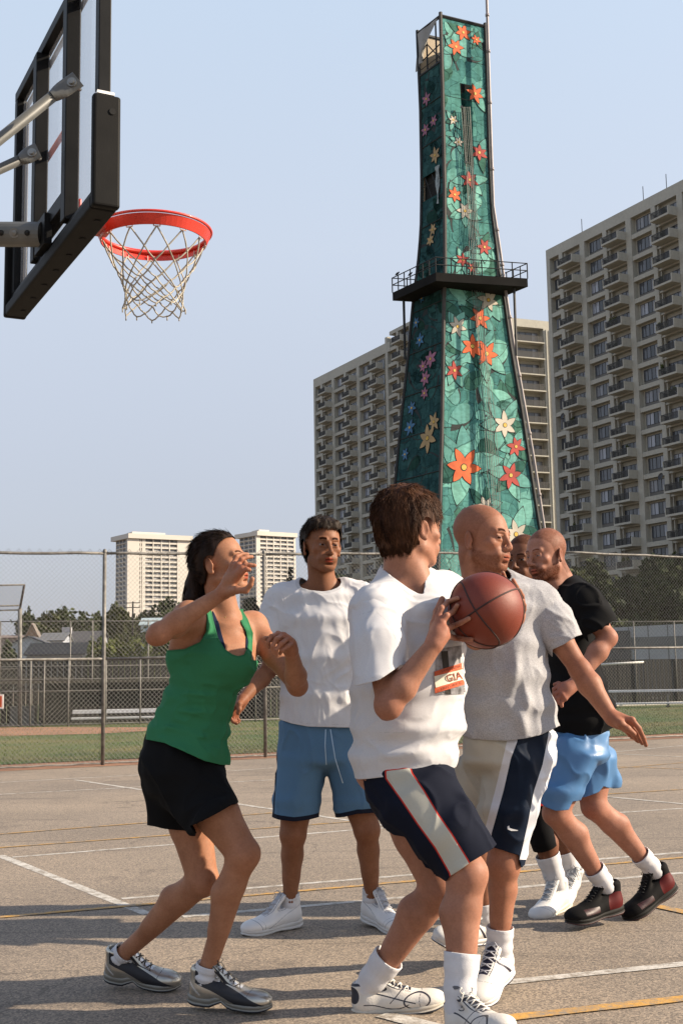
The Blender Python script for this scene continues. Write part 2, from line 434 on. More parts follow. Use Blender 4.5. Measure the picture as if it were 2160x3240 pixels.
sheet('ground', [(-3000,-300),(3000,-300),(3000,5000),(-3000,5000)], -.02, M['earth'])
FA, FB = G(-500, 2462), G(2700, 2307)
fd = nrm(FB-FA); fn = np.array([-fd[1], fd[0], 0])
def FP(px):            # point of the fence line under pixel column px
    d = ray(px, 2380); n = fn; t = ((FA-EYE)@n)/(d@n); q = EYE+d*t; return np.array([q[0], q[1], 0])
sheet('asphalt_court', [(-25,-15),(30,-15),tuple(FP(2160)[:2]+fd[:2]*14), tuple(FP(0)[:2]-fd[:2]*14)], 0, M['asphalt'])
a0, b0 = FP(0)-fd*40, FP(2160)+fd*60
sheet('dirt_strip', [a0[:2]-fn[:2]*.18, b0[:2]-fn[:2]*.18, b0[:2]+fn[:2]*1.35, a0[:2]+fn[:2]*1.35], .004, M['dirt'])
sheet('grass_field', [a0[:2]+fn[:2]*.95, b0[:2]+fn[:2]*.95, b0[:2]+fn[:2]*45, a0[:2]+fn[:2]*45], .012, M['grass'])
inf = [G(-700,2345), G(300,2325), G(520,2312), G(520,2304), G(300,2303), G(60,2304), G(-700,2312)]
sheet('infield_dirt', [p[:2] for p in inf], .020, M['dirt'])
# painted lines
def line(px, w, m, z, name):
    mb = MB()
    A, B = G(*px[0]), G(*px[1]); n = nrm(np.cross(B-A, [0,0,1]))*w/2
    k = 14; vs = []
    for i in range(k+1):
        p = A+(B-A)*i/k; j = 1+.06*math.sin(i*7.1+px[0][0])
        vs += [p-n*j, p+n*j]
    mb.add([(v[0], v[1], z) for v in vs], [(2*i, 2*i+1, 2*i+3, 2*i+2) for i in range(k)])
    o = mb.build(name, m); tag(o, kind='structure')
ext = lambda a, b, s, e: ((a[0]+(a[0]-b[0])*s, a[1]+(a[1]-b[1])*s), (b[0]+(b[0]-a[0])*e, b[1]+(b[1]-a[1])*e))
WL = [(((0,2707),(468,2893)),.060), (((579,2901),(2160,2762)),.05), (((386,2844),(2160,2697)),.045), (((41,2713),(1113,2627)),.045),
      (((1113,2627),(2160,2558)),.045), (((239,2468),(1330,2630)),.05), (((-300,2492),(450,2452)),.04), (((699,2442),(863,2430)),.04),
      (((-300,2530),(863,2468)),.04), (((1936,2380),(2400,2337)),.045), (((1936,2385),(2500,2411)),.045), (((1870,2517),(2500,2576)),.05),
      (((1300,3141),(2400,3027)),.06), (((1210,3212),(1420,3262)),.075)]
YL = [(((-200,2921),(2300,2702)),.045), (((-200,2698),(1110,2601)),.035), (((-200,2656),(861,2573)),.035), (((1600,2533),(2300,2490)),.035),
      (((1953,2426),(2400,2444)),.03), (((1953,2431),(2400,2394)),.03), (((1560,3229),(2400,3136)),.065), (((2000,2854),(2400,2936)),.07)]
for i, (l, w) in enumerate(WL): line(l, w, M['white_paint'], .0012+.00015*i, 'court_line')
for i, (l, w) in enumerate(YL): line(l, w, M['yellow_paint'], .0038+.00015*i, 'court_line')

# grass tufts: short blades that break the sheet's edge
def blades():
    n = 60000; u = RNG.random(n)*26-3; v = RNG.random(n)**1.3*16+.9
    b = FP(0)[None]+u[:,None]*fd+v[:,None]*fn; b[:,2] = .01
    h = .012+.024*RNG.random(n); a = RNG.random(n)*6.28; w = .004+.005*RNG.random(n)
    lean = (RNG.random((n,2))-.5)*.03
    V = np.zeros((n,3,3)); V[:,0] = b; V[:,1] = b; V[:,2] = b
    V[:,0,0] -= np.cos(a)*w; V[:,0,1] -= np.sin(a)*w; V[:,1,0] += np.cos(a)*w; V[:,1,1] += np.sin(a)*w
    V[:,2,2] += h; V[:,2,:2] += lean
    o = np_mesh('grass_blades', V.reshape(-1,3), np.arange(n*3).reshape(-1,3), mat('grass_blade', (.052,.105,.016), .8, .3, .5, col2=(.155,.140,.045)), smooth=False)
    tag(o, 'short patchy green grass behind the chain link fence', 'grass', kind='stuff')
blades()

# ------------------------------------------------------------------ chain link fences
M['galv'] = mat('galvanized_steel', (.165,.155,.14), .65, .35, 14, metal=.35, bump=.3, bscale=80)
M['wire'] = mat('galvanized_wire', (.175,.17,.155), .6, .15, 30, metal=.2)
M['wire_far'] = mat('weathered_wire', (.075,.073,.066), .7, .15, 30)
def chainlink(mb, A, B, z0, z1, s, r, jitter=.0):
    """zigzag wires: A,B ends on the ground; z0,z1 callables of t or floats"""
    L = np.linalg.norm(B-A); e = (B-A)/L; n = int(L/s*2); rows = int((z1-z0)/s)
    nn = np.array([-e[1], e[0], 0]); V = []; Fc = []
    for i in range(n+1):
        pts = []
        for j in range(rows*2+1):
            x = i*s/2+(s/4 if (i+j) % 2 else -s/4)
            p = A+e*(x+math.sin(j*.7+i)*s*.03)+np.array([0,0,z0+j*s/2])+nn*(.003 if (i+j) % 2 else -.003); pts.append(p)
        for k in range(3):
            a = k*2.094; off = e*math.cos(a)*r+nn*math.sin(a)*r
            V += [p+off for p in pts]
        b = len(V)-3*len(pts); m_ = len(pts)
        for k in range(3):
            k2 = (k+1) % 3
            for j in range(m_-1): Fc.append((b+k*m_+j, b+k2*m_+j, b+k2*m_+j+1, b+k*m_+j+1))
    mb.add(V, Fc)
def near_fence():
    base = FP(700); root = empty('chain_link_fence', base, 'tall galvanized chain link fence along the far edge of the court', 'fence')
    top = lambda px: float((lambda a: a)(np.interp(px, [-400,0,592,895,1747,1795,2160,2600], [1748,1749,1752,1754,1747,1746,1761,1778])))
    posts = [-430, 326, 840, 1340, 1795, 2330]
    def topz(px): q = FP(px); return W(px, top(px), q[1])[2]
    for px in posts:
        q = FP(px); mb = MB(); z = topz(px)
        mb.tube([q+[0,0,-.02], q+[0,0,z+.03]], .025 if px != 1795 else .022, 10)
        mb.lathe(q+[0,0,z+.03], [(.029,-.02),(.029,.0),(.020,.022),(.0,.03)], 10)
        mb.build('fence_post', M['galv'], root, base, smooth=True)
    for a, b in zip(posts[:-1], posts[1:]):
        m1 = MB(); pa, pb = FP(a), FP(b); za, zb = topz(a), topz(b); K = 8
        m1.tube([pa+(pb-pa)*i/K+[0,0,za+(zb-za)*i/K+.006*math.sin(i*2)] for i in range(K+1)], .019, 8)
        m1.build('top_rail', M['galv'], root, base, smooth=True)
        m2 = MB(); za2 = W(a, np.interp(a, [0,2000], [2092,2047]), pa[1])[2]; zb2 = W(b, np.interp(b, [0,2000], [2092,2047]), pb[1])[2]
        if a < 1300 or a > 1500: m2.tube([pa+[0,0,za2], pb+[0,0,zb2]], .017, 8); m2.build('middle_rail', M['galv'], root, base, smooth=True)
        # ties wound round the rails
        tb = MB(); Lg = np.linalg.norm(pb-pa); k = int(Lg/.13)
        for i in range(k):
            t = (i+.5)/k; p = pa+(pb-pa)*t
            for (z, r) in ((za+(zb-za)*t, .023), (za2+(zb2-za2)*t, .021)):
                c = p+np.array([0,0,z]); tb.tube([c+fd*.012*q+np.array([0,0,1])*r*math.cos(q*1.57)+fn*r*math.sin(q*1.57) for q in range(-2,3)], .0035, 4, caps=False)
            c = p+np.array([0,0,za+(zb-za)*t]); tb.tube([c+[0,0,.02]-fd*.03, c+[0,0,.055], c+[0,0,.02]+fd*.03], .003, 3, caps=False)
        tb.build('wire_ties', M['wire'], root, base)
        # bottom tension wire, slightly buried
        bt = MB(); bt.tube([pa+(pb-pa)*i/12+[0,0,.03+.012*math.sin(i*3.1)] for i in range(13)], .012, 6); bt.build('bottom_wire', M['galv'], root, base)
        cm = MB(); zt = min(za, zb)
        chainlink(cm, pa, pb, .03, max(za, zb)-.01, .062, .0023)
        cm.build('wire_mesh', M['wire'], root, base)
near_fence()
def far_fence(name, label, A, B, h, posts, rails, s=.11, r=.0035, screen=None, pr=.022, mesh=True):
    A = np.array([A[0],A[1],0.]); B = np.array([B[0],B[1],0.])
    root = empty(name, (A+B)/2, label, 'fence'); base = (A+B)/2
    for t in posts:
        MB().tube([A+(B-A)*t+[0,0,-.02], A+(B-A)*t+[0,0,h]], pr, 6).build('fence_post', M['galv'], root, base, smooth=True)
    for z in rails: MB().tube([A+[0,0,z], B+[0,0,z]], pr*.8, 6).build('rail', M['galv'], root, base, smooth=True)
    if mesh:
        mb = MB(); chainlink(mb, A, B, (screen+.02) if screen else .02, h, s, r); mb.build('wire_mesh', M['wire_far'], root, base)
    if screen:
        e = nrm(B-A); n = np.array([-e[1], e[0], 0]); L = np.linalg.norm(B-A); mb = MB(); k = int(L/.16)
        for i in range(k):   # vertical privacy slats
            mb.frame_box(A, e, np.array([0,0,1.]), n, i*.16+.006, i*.16+.15, .03, screen, .03, .045)
        mb.build('privacy_slats', M['slats'], root, base)
    return root
M['slats'] = mat('dark_slats', (.005,.005,.004), .8, .4, 2.0, stretch=(6,6,.3))
L0, L1 = G(-500, 2318), G(1180, 2275)
far_fence('dugout_fence', 'low chain link fence with dark slats and thin posts in front of the left dugout', L0, L1, W(250,2088,G(250,2299)[1])[2],
          [.02,.2,.33,.355,.40,.47,.535,.6,.68,.76,.84,.93], [W(400,2146,G(250,2299)[1])[2], W(400,2183,G(250,2299)[1])[2], .06], screen=None)
e_ = nrm(L1-L0); n_ = np.array([-e_[1], e_[0], 0])
Lb0, Lb1 = L0+n_*2.6, L1+n_*2.6
far_fence('tall_field_fence', 'tall thin wire fence with dark privacy slats rising behind the dugout bench', Lb0, Lb1, W(250,1966,Lb0[1]*.5+Lb1[1]*.5)[2],
          [.0,.13,.27,.41,.455,.57,.69,.8,.92,1.0], [W(250,1967,Lb0[1]*.5+Lb1[1]*.5)[2], 1.5], screen=1.72, s=.13)
R0, R1 = G(1700, 2236), G(2500, 2217)
far_fence('outfield_fence', 'wire fence with dark slats on the right behind the grass', R0, R1, W(2050,1962,R0[1])[2],
          [.02,.2,.38,.54,.7,.86,1.0], [W(2050,1962,R0[1])[2]], screen=W(2050,2085,R0[1])[2], s=.16, r=.004)
# kerb along the right grass
k0, k1 = G(1850, 2236), G(2500, 2217)
kk = nrm(k1-k0); kn = np.array([-kk[1], kk[0], 0])
mbk = MB(); mbk.frame_box(k0-kn*.5, kk, np.array([0,0,1.]), kn, -2, 12, -.02, .10, -.12, .12)
o = mbk.build('kerb', mat('pale_kerb', (.5,.46,.4), .8, .1, 3)); tag(o, kind='structure')
# litter on the kerb
mbl = MB(); c = G(2062, 2224)
for i in range(5): mbl.add([c+[-.22+.1*i,-.1,.12],c+[-.1+.1*i,-.14,.26-.03*i],c+[-.05+.1*i,.04,.14+.02*i],c+[-.16+.08*i,.1,.2]], [(0,1,2,3)])
o = mbl.build('crumpled_bag', mat('white_plastic', (.75,.73,.7), .5, .1, 8), base=c); tag(o, 'crumpled white bag lying by the far kerb on the right', 'litter')

def bench(label, A, B, zs, wd=.3, back=None):
    A = np.array([A[0],A[1],0.]); B = np.array([B[0],B[1],0.])
    c = (A+B)/2; root = empty('bench', c, label, 'bench'); e = nrm(B-A); n = np.array([-e[1],e[0],0]); L = np.linalg.norm(B-A)
    m = mat('aluminium_plank', (.55,.55,.56), .5, .1, 3, metal=.1)
    for (z, w0, h) in zs:
        mb = MB(); mb.frame_box(A, e, np.array([0,0,1.]), n, 0, L, z-h, z, w0, w0+wd); bevel(mb.build('seat_plank' if w0 == zs[0][1] else 'foot_plank', m, root, c), .01)
    k = max(2, int(L/1.6)+1)
    for i in range(k):
        mb = MB(); u = .2+(L-.4)*i/(k-1)
        mb.frame_box(A, e, np.array([0,0,1.]), n, u-.03, u+.03, 0, zs[0][0]-zs[0][2], .1, .16)
        mb.frame_box(A, e, np.array([0,0,1.]), n, u-.03, u+.03, 0, .04, -.1, .4); mb.build('leg', M['galv'], root, c)
BY = G(300, 2296)[1]+1.0
bA, bB = W(230, 2262, BY), W(700, 2250, BY+.5)
bench('long pale aluminium bench inside the left dugout', bA, bB, [(W(300,2246,BY)[2], 0, W(300,2246,BY)[2]-W(300,2258,BY)[2]), (W(300,2269,BY)[2], -.35, .05)])
bench('long metal bench at the right behind the black shirted runner', W(1925,2187,R0[1]-3), W(2300,2171,R0[1]-3.3), [(W(2000,2183,R0[1]-3)[2], 0, .07), (.16,-.4,.05)])
# long white rail on the right
mb = MB(); a, b = W(1870,2104,R0[1]-1), W(2035,2095,R0[1]-1.2)
root = empty('hand_rail', (a+b)/2*[1,1,0], 'short white pipe rail in front of the dark slatted fence at right', 'rail')
mb.tube([a, b], .036, 8); mb.build('rail', mat('white_pipe', (.6,.58,.54), .5, .1, 3), root, (a+b)/2*[1,1,0], smooth=True)
for p in (a, (a+b)/2, b): MB().tube([p*[1,1,0], p], .02, 6).build('rail_post', M['slats'], root, (a+b)/2*[1,1,0])
# dugout shelter on the left
def dugout():
    c = G(280, 2300)+n_*1.4; root = empty('dugout', c, 'dark open dugout shelter behind the bench on the left', 'shelter')
    e, n = e_, n_; D = mat('dugout_wall', (.0045,.004,.0035), .9, .3, 1.5); Rf = mat('dugout_roof', (.045,.04,.03), .8, .2, 2, stretch=(1,1,8))
    z = np.array([0,0,1.])
    mb = MB(); mb.frame_box(c, e, z, n, -1.1, 4.6, 0, 1.05, 1.1, 1.16); mb.build('back_wall', D, root, c)
    for u in (-1.1, 4.5): mb = MB(); mb.frame_box(c, e, z, n, u, u+.1, 0, 1.2, -.2, 1.09); mb.build('side_wall', D, root, c)
    mb = MB(); mb.frame_box(c, e, z, n, -3.0, -.3, 1.06, 1.12, -.2, 1.3); mb.frame_box(c, e, z, n, -3.0, -.3, 1.15, 1.21, -.15, 1.25); mb.frame_box(c, e, z, n, -.299, 4.6, 1.06, 1.12, .8, 1.3); mb.build('roof', Rf, root, c)
    mb = MB(); mb.frame_box(c, e, z, n, -3.9, -3.1, 0, 1.1, .6, .68); mb.build('door_panel', mat('brown_door', (.07,.055,.04), .8, .2, 3), root, c)
    MB().box(c-e*1.5+n*.3+[0,0,.25], (.6,.35,.5)).build('storage_bin', mat('grey_bin', (.12,.12,.12), .8, .1, 3), root, c)
dugout()
# baseball backstop
def backstop():
    Y = G(64, 2303)[1]; b = np.array([W(64,2303,Y)[0], Y, 0]); root = empty('baseball_backstop', b, 'tall pipe backstop with slanted top at the left edge', 'backstop')
    p1 = W(64, 1926, Y); p2 = W(78, 1850, Y-.5)
    MB().tube([b, p1], .05, 10).build('post', M['galv'], root, b, smooth=True)
    MB().tube([p1, p2], .03, 8).build('slanted_arm', mat('dark_pipe', (.05,.04,.04), .6), root, b, smooth=True)
    L = np.array([-3.2, .3, 0])
    for p, r in ((p2, .022), (p1+[0,0,.08], .022), (p1-[0,0,.03], .022), (W(64,2186,Y), .016), (W(64,2116,Y), .016)): MB().tube([p, p+L], r, 6).build('cross_pipe', M['galv'], root, b, smooth=True)
    mb = MB(); chainlink(mb, b+L, b, .05, p1[2], .1, .0028); mb.build('wire_mesh', M['wire_far'], root, b)
    MB().add([p1, p2, p2+L, p1+L], [(0,1,2,3)]).build('netting', glassy('fine_netting', (.3,.32,.36), .25, .9), root, b)
backstop()
# orange sign
c = W(-14, 2220, 14.2); root = empty('orange_sign', (c[0], c[1], 0), 'orange sign with white border on a post at the left edge', 'sign')
bs = (c[0], c[1], 0)
MB().box(c, (.19,.012,.165)).build('border', mat('sign_white', (.75,.72,.68), .6), root, bs)
MB().box(c-[0,.009,0], (.155,.006,.125)).build('panel', mat('sign_orange', (.55,.09,.02), .6), root, bs)
MB().tube([(c[0]-.02, c[1]+.03, 0), (c[0]-.02, c[1]+.03, c[2]+.05)], .018, 6).build('sign_post', M['galv'], root, bs)

# ------------------------------------------------------------------ trees
def leafmat(name, c1, c2): return mat(name, c1, .75, .2, .8, col2=c2, fine=.35, fscale=3.5, spec=.2)
LM = [leafmat('dark_foliage', (.012,.020,.008), (.045,.058,.018)), leafmat('olive_foliage', (.022,.028,.010), (.07,.078,.025)), leafmat('yellow_green_foliage', (.03,.042,.010), (.10,.115,.022)),
      leafmat('cypress_foliage', (.006,.010,.006), (.016,.022,.012)), leafmat('hazy_foliage', (.045,.055,.04), (.09,.10,.07))]
BARK = mat('bark', (.07,.05,.035), .95, .3, 3, bump=.5, bscale=20)
def crown(blobs, n, leaf):
    """blobs: (x,y,z,rx,ry,rz); leaf quads spread mostly on clump surfaces"""
    vol = np.array([b[3]*b[4]*b[5] for b in blobs])**.67; pr = vol/vol.sum(); idx = RNG.choice(len(blobs), n, p=pr)
    B = np.array(blobs)[idx]; d = RNG.normal(size=(n,3)); d /= np.linalg.norm(d, axis=1)[:,None]
    rad = (.62+.45*RNG.random(n)**.6)*(1+.25*(vnoise(d*2.5+idx[:,None]*3.1)-.5)*2)
    c = B[:,:3]+d*rad[:,None]*B[:,3:]
    keep = vnoise(c*(1.1/leaf/5)+5) > .33; c = c[keep]; n = len(c)
    a = RNG.normal(size=(n,3)); a /= np.linalg.norm(a, axis=1)[:,None]; b = np.cross(a, RNG.normal(size=(n,3))); b /= np.linalg.norm(b, axis=1)[:,None]
    s = leaf*(.6+.8*RNG.random(n))[:,None]
    V = np.stack([c-a*s*.7, c-b*s*.45, c+a*s*.7, c+b*s*.45], 1)
    return V.reshape(-1,3), np.arange(n*4).reshape(-1,4)
def tree(name, label, x, y, h, w, lm, trunk=.35, n=4200, leaf=.35, shape='round', group=None, seed=0):
    rg = random.Random(seed+int(x*10)); base = np.array([x, y, 0.0]); root = empty(name, base, label, 'tree' if 'shrub' not in name else 'shrub', group)
    bl = []
    if shape == 'round':
        k = 11
        for i in range(k):
            a = rg.random()*6.28; q = rg.random()**.5; zz = trunk+(1-trunk)*(.25+.6*rg.random())
            f = 1-abs(zz-trunk-.35*(1-trunk))*.7
            bl.append((x+math.cos(a)*w*.33*q*f, y+math.sin(a)*w*.33*q*f, h*zz*.95, w*(.16+.1*rg.random()), w*(.16+.1*rg.random()), h*(1-trunk)*(.15+.12*rg.random())))
    elif shape == 'cone':
        for i in range(9):
            t = i/8; bl.append((x+rg.uniform(-.05,.05)*w, y, h*(.10+.80*t), w*.5*(1-t**2.2*.85), w*.5*(1-t**2.2*.85), h*.12))
    elif shape == 'hedge':
        for i in range(14):
            t = i/13; bl.append((x+(t-.5)*w, y+rg.uniform(-1,1), h*(.38+.22*rg.random()), w*.08, 1.6, h*(.35+.1*rg.random())))
    V, Q = crown(bl, n, leaf); np_mesh('crown', V, Q, lm, None, root, base, smooth=False)
    mb = MB(); mb.tube([base, base+[0,0,h*trunk*.6], base+[w*.02,0,h*max(trunk,.3)], base+[0,0,h*.75]], [h*.025,h*.02,h*.016,h*.006], 7)
    for b in bl[:5]: mb.tube([base+[0,0,h*max(trunk*.7,.15)], (np.array(b[:3])+base+[0,0,h*.4])/2, np.array(b[:3])], [h*.012,h*.008,h*.003], 5)
    mb.build('trunk', BARK, root, base, smooth=True); return root
def tree_px(name, label, px, pytop, Y, wpx, lm, **kw):
    t = W(px, pytop, Y); w = wpx/FPX*Y; return tree(name, label, t[0], t[1], t[2], w, lm, **kw)
gt = 'trees along the skyline behind the houses'
lab = ['dense dark tree nearest the left edge of the skyline row', 'wide olive tree second from the left in the skyline row', 'spiky topped tree standing above the grey house roofs', 'broad dark tree just left of the tall fence post',
       'thin topped tree hidden partly by the tall fence post', 'low broad tree at the foot of the near white tower', 'rounded tree under the right corner of the near white tower', 'dark tree beside the ponytailed woman\'s shoulder']
for i, (px, py, wd, k) in enumerate([(98,1925,90,0),(150,1938,110,1),(200,1922,80,0),(262,1915,120,0),(318,1930,80,0),(372,1922,120,1),(440,1925,110,1),(520,1905,120,0)]):
    tree_px('skyline_tree', lab[i], px, py, 345+i*5, wd, LM[0 if k == 0 else 1], trunk=.12, leaf=.75, n=7000, group=gt, seed=i)
far_ = empty('_', (0,0,0)); bpy.data.objects.remove(far_)
def woods(name, label, x0, x1, Y, zt, lm, n=9000, leaf=1.2):
    bl = [(x0+(x1-x0)*i/30+random.uniform(-2,2), Y+random.uniform(-3,3), zt*.45, (x1-x0)/20, 3, zt*random.uniform(.38,.55)) for i in range(31)]
    V, Q = crown(bl, n, leaf); o = np_mesh(name, V, Q, lm, None, None, (0,0,0), smooth=False); tag(o, label, 'woodland', kind='stuff')
woods('far_woodland', 'hazy mass of distant trees low behind the houses', W(-600,2000,400)[0], W(1000,2000,400)[0], 402, 23.0, LM[1], 22000, 1.3)
woods('far_woodland', 'dark mass of trees along the foot of the apartment blocks', W(1000,2000,118)[0], W(2700,2000,118)[0], 120, 8.5, LM[0], 12000, .8)
gr = 'trees behind the fence on the right'
lr = ['small dark tree just right of the tall fence post on the right', 'bushy tree with a rounded olive top behind the right fence', 'taller dark tree reaching up in front of the apartment windows', 'dark broad tree at the right edge behind the wire fence', 'low olive tree between two taller dark trees at right']
for i, (px, py, wd, k) in enumerate([(1832,1800,150,1),(1905,1782,180,0),(2035,1752,210,0),(2150,1775,190,0),(1975,1835,190,1)]):
    tree_px('leafy_tree', lr[i], px, py, 74+i*1.5, wd*1.25, LM[1] if k == 1 else LM[2] if k == 2 else LM[0], trunk=.10, leaf=.34, n=11000, group=gr, seed=20+i)
lb = ['dark leafy tree in front of the left apartment block beside the young man', 'leafy tree low in front of the left block near the tower foot']
for i, (px, py, wd) in enumerate([(1075,1775,170),(1230,1800,200)]): tree_px('leafy_tree', lb[i], px, py, 96, wd, LM[0], trunk=.1, leaf=.5, n=4200, group=gr, seed=40+i)
tree_px('cypress', 'tall dark cypress beside the far white tower', 793, 1804, 150, 62, LM[3], shape='cone', trunk=.05, leaf=.5, n=5200)
tree_px('cypress', 'narrow dark cypress tip showing above the young man\'s shoulder', 917, 1800, 160, 50, LM[3], shape='cone', trunk=.05, leaf=.5, n=4200)
tree_px('cypress', 'slim cypress half hidden behind the woman\'s ponytail', 612, 1766, 165, 26, LM[3], shape='cone', trunk=.05, leaf=.45, n=3000)
tree_px('round_tree', 'dark tree at the cypress foot right of the woman\'s neck', 790, 1890, 140, 130, LM[0], trunk=.1, leaf=.5, n=3500)
tree_px('large_shrub', 'big yellow green shrub behind the dugout by the woman\'s elbow', 425, 2005, 52, 240, LM[2], shape='hedge', trunk=.1, leaf=.13, n=30000)
tree_px('small_shrub', 'small dark shrub in front of the white gabled house', 28, 2030, 60, 60, LM[0], trunk=.05, leaf=.2, n=1800)
# ------------------------------------------------------------------ houses
def house(name, label, px0, px1, pye, pyr, Y, wallc, roofc, ridge='x', gable_front=False, chim=None):
    a = W(px0, pye, Y); b = W(px1, pye, Y); z = a[2]; zr = W(px0, pyr, Y)[2]; L = b[0]-a[0]; D = L*.7 if gable_front else 9.0
    base = np.array([(a[0]+b[0])/2, Y, 0]); root = empty(name, base, label, 'house')
    wm = mat('house_wall', wallc, .8, .08, 1); rm = mat('house_roof', roofc, .85, .15, 1.2, stretch=(1,1,6)); x0, x1 = a[0], b[0]; t = .2
    mb = MB()
    if gable_front:
        mb.add([(x0,Y,0),(x1,Y,0),(x1,Y,z),((x0+x1)/2,Y,zr),(x0,Y,z),(x0,Y+D,0),(x1,Y+D,0),(x1,Y+D,z),((x0+x1)/2,Y+D,zr),(x0,Y+D,z)], [(0,1,2,3,4),(9,8,7,6,5),(1,6,7,2),(5,0,4,9)])
        mb.build('wall', wm, root, base); mb = MB(); xm = (x0+x1)/2; o_ = .5
        for s, xe in ((-1, x0-o_), (1, x1+o_)):
            sl = (zr-z)/(xm-x0); ze = z-o_*sl
            mb.add([(xe,Y-o_,ze),(xm,Y-o_,zr+.02),(xm,Y+D+o_,zr+.02),(xe,Y+D+o_,ze),(xe,Y-o_,ze+t),(xm,Y-o_,zr+t),(xm,Y+D+o_,zr+t),(xe,Y+D+o_,ze+t)], [(0,1,2,3),(4,7,6,5),(0,4,5,1),(3,2,6,7),(0,3,7,4)])
        rf = mb.build('roof', rm, root, base)
        for q in (.3, .7):
            w_ = MB().box((x0+L*q, Y-.03, z*.78), (L*.07,.08,z*.22)).build('window', mat('attic_window', (.05,.06,.08), .2), root, base)
    else:
        mb.add([(x0,Y,0),(x1,Y,0),(x1,Y,z),(x0,Y,z),(x0,Y+D,0),(x1,Y+D,0),(x1,Y+D,z),(x0,Y+D,z),(x0,Y+D/2,zr),(x1,Y+D/2,zr)], [(0,1,2,3),(7,6,5,4),(1,5,6,9,2),(4,0,3,8,7)])
        mb.build('wall', wm, root, base); mb = MB(); o_ = .5; sl = (zr-z)/(D/2); ze = z-o_*sl
        for s, ye in ((-1, Y-o_), (1, Y+D+o_)):
            ym = Y+D/2
            mb.add([(x0-o_,ye,ze),(x1+o_,ye,ze),(x1+o_,ym,zr+.02),(x0-o_,ym,zr+.02),(x0-o_,ye,ze+t),(x1+o_,ye,ze+t),(x1+o_,ym,zr+t),(x0-o_,ym,zr+t)], [(0,1,2,3),(4,7,6,5),(0,4,5,1),(1,5,6,2),(0,3,7,4)])
        rf = mb.build('roof', rm, root, base)
    if chim:
        c0 = W(chim[0], chim[2], Y+D*.4); c1 = W(chim[1], chim[3], Y+D*.4)
        MB().box(((c0[0]+c1[0])/2, c0[1], (c0[2]+c1[2])/2-.3), (c1[0]-c0[0], .8, c0[2]-c1[2]+.6)).build('chimney', mat('chimney_white', (.4,.4,.42), .8), rf, base)
house('gabled_house', 'white gabled house with two attic windows at the left', 21, 160, 2044, 2016, 244, (.42,.45,.46), (.10,.10,.105), gable_front=True)
house('dark_roofed_house', 'long low house with a dark roof below the gabled ones', 85, 262, 2071, 2036, 211, (.2,.2,.21), (.045,.045,.05))
house('grey_roofed_house', 'grey roofed house behind the white gabled one', 128, 200, 2027, 2003, 277, (.30,.32,.36), (.12,.125,.135))
house('chimney_house', 'grey house with a pale square chimney on its dark roof', 196, 320, 2034, 1998, 290, (.25,.26,.29), (.06,.06,.068), chim=(198,228,1985,2002))
house('steep_gable_house', 'steep brown gable roof rising behind the white house', 80, 124, 2016, 1974, 316, (.30,.2,.13), (.16,.13,.11), gable_front=True)
house('flat_roof_house', 'long pale brown roof strip at the far left edge', -160, 62, 2022, 2013, 313, (.28,.22,.19), (.20,.15,.13))
house('pale_roof_house', 'small house with a pale blue roof above the big shrub', 446, 500, 1977, 1955, 300, (.35,.42,.45), (.33,.40,.42))
# utility pole
c = W(421, 1940, 240); root = empty('utility_pole', (c[0],240,0), 'dark wooden utility pole below the near white tower', 'utility pole')
bp = (c[0],240,0); zt = W(421,1903,240)[2]; PW = mat('pole_wood', (.05,.04,.035), .9)
MB().tube([(c[0],240,0),(c[0],240,zt)], .16, 7).build('pole', PW, root, bp)
for dz in (.3, 1.2): MB().box((c[0],239.8,zt-dz), (2.8,.16,.16)).build('crossarm', PW, root, bp)
# long pale building on the right
Yw = 62; mb = MB(); a = W(1750, 1996, Yw); b = W(2600, 1950, Yw-6); mW = mat('pale_concrete', (.36,.37,.39), .85, .06, .6)
base = (a+b)/2*[1,1,0]; root = empty('concrete_building', base, 'long pale grey panelled building low behind the right fence', 'building')
e = nrm((b-a)*[1,1,0]); n = np.array([-e[1],e[0],0]); z_ = np.array([0,0,1.]); L = np.linalg.norm((b-a)[:2]); o0 = a*[1,1,0]
mb.add([o0, o0+e*L, o0+e*L+z_*b[2], o0+z_*a[2], o0+n*8, o0+e*L+n*8, o0+e*L+n*8+z_*b[2], o0+n*8+z_*a[2]], [(0,1,2,3),(1,5,6,2),(3,2,6,7),(4,0,3,7)])
mb.build('wall', mW, root, base)
mb = MB(); k = int(L/.95)
for i in range(k): mb.frame_box(o0, e, z_, n, i*.95, i*.95+.035, 0, a[2]+(b[2]-a[2])*i/k-.02, -.02, 0)
mb.build('panel_joints', mat('joint', (.08,.08,.085), .9), root, base)
mb = MB(); zq = W(2000,2020,Yw)[2]; mb.frame_box(o0, e, z_, n, 0, L, zq-.45, zq, -.05, -.021); mb.build('dark_band', mat('grey_band', (.12,.125,.13), .8), root, base)
q = W(1925,2000,Yw-1)[0]; mb = MB(); mb.frame_box(o0, e, z_, n, (q-o0[0])/e[0]-.6, (q-o0[0])/e[0]+1.0, 0, W(1925,2000,Yw)[2], -.12, -.06); mb.build('door', mat('dark_door', (.06,.06,.065), .7), root, base)

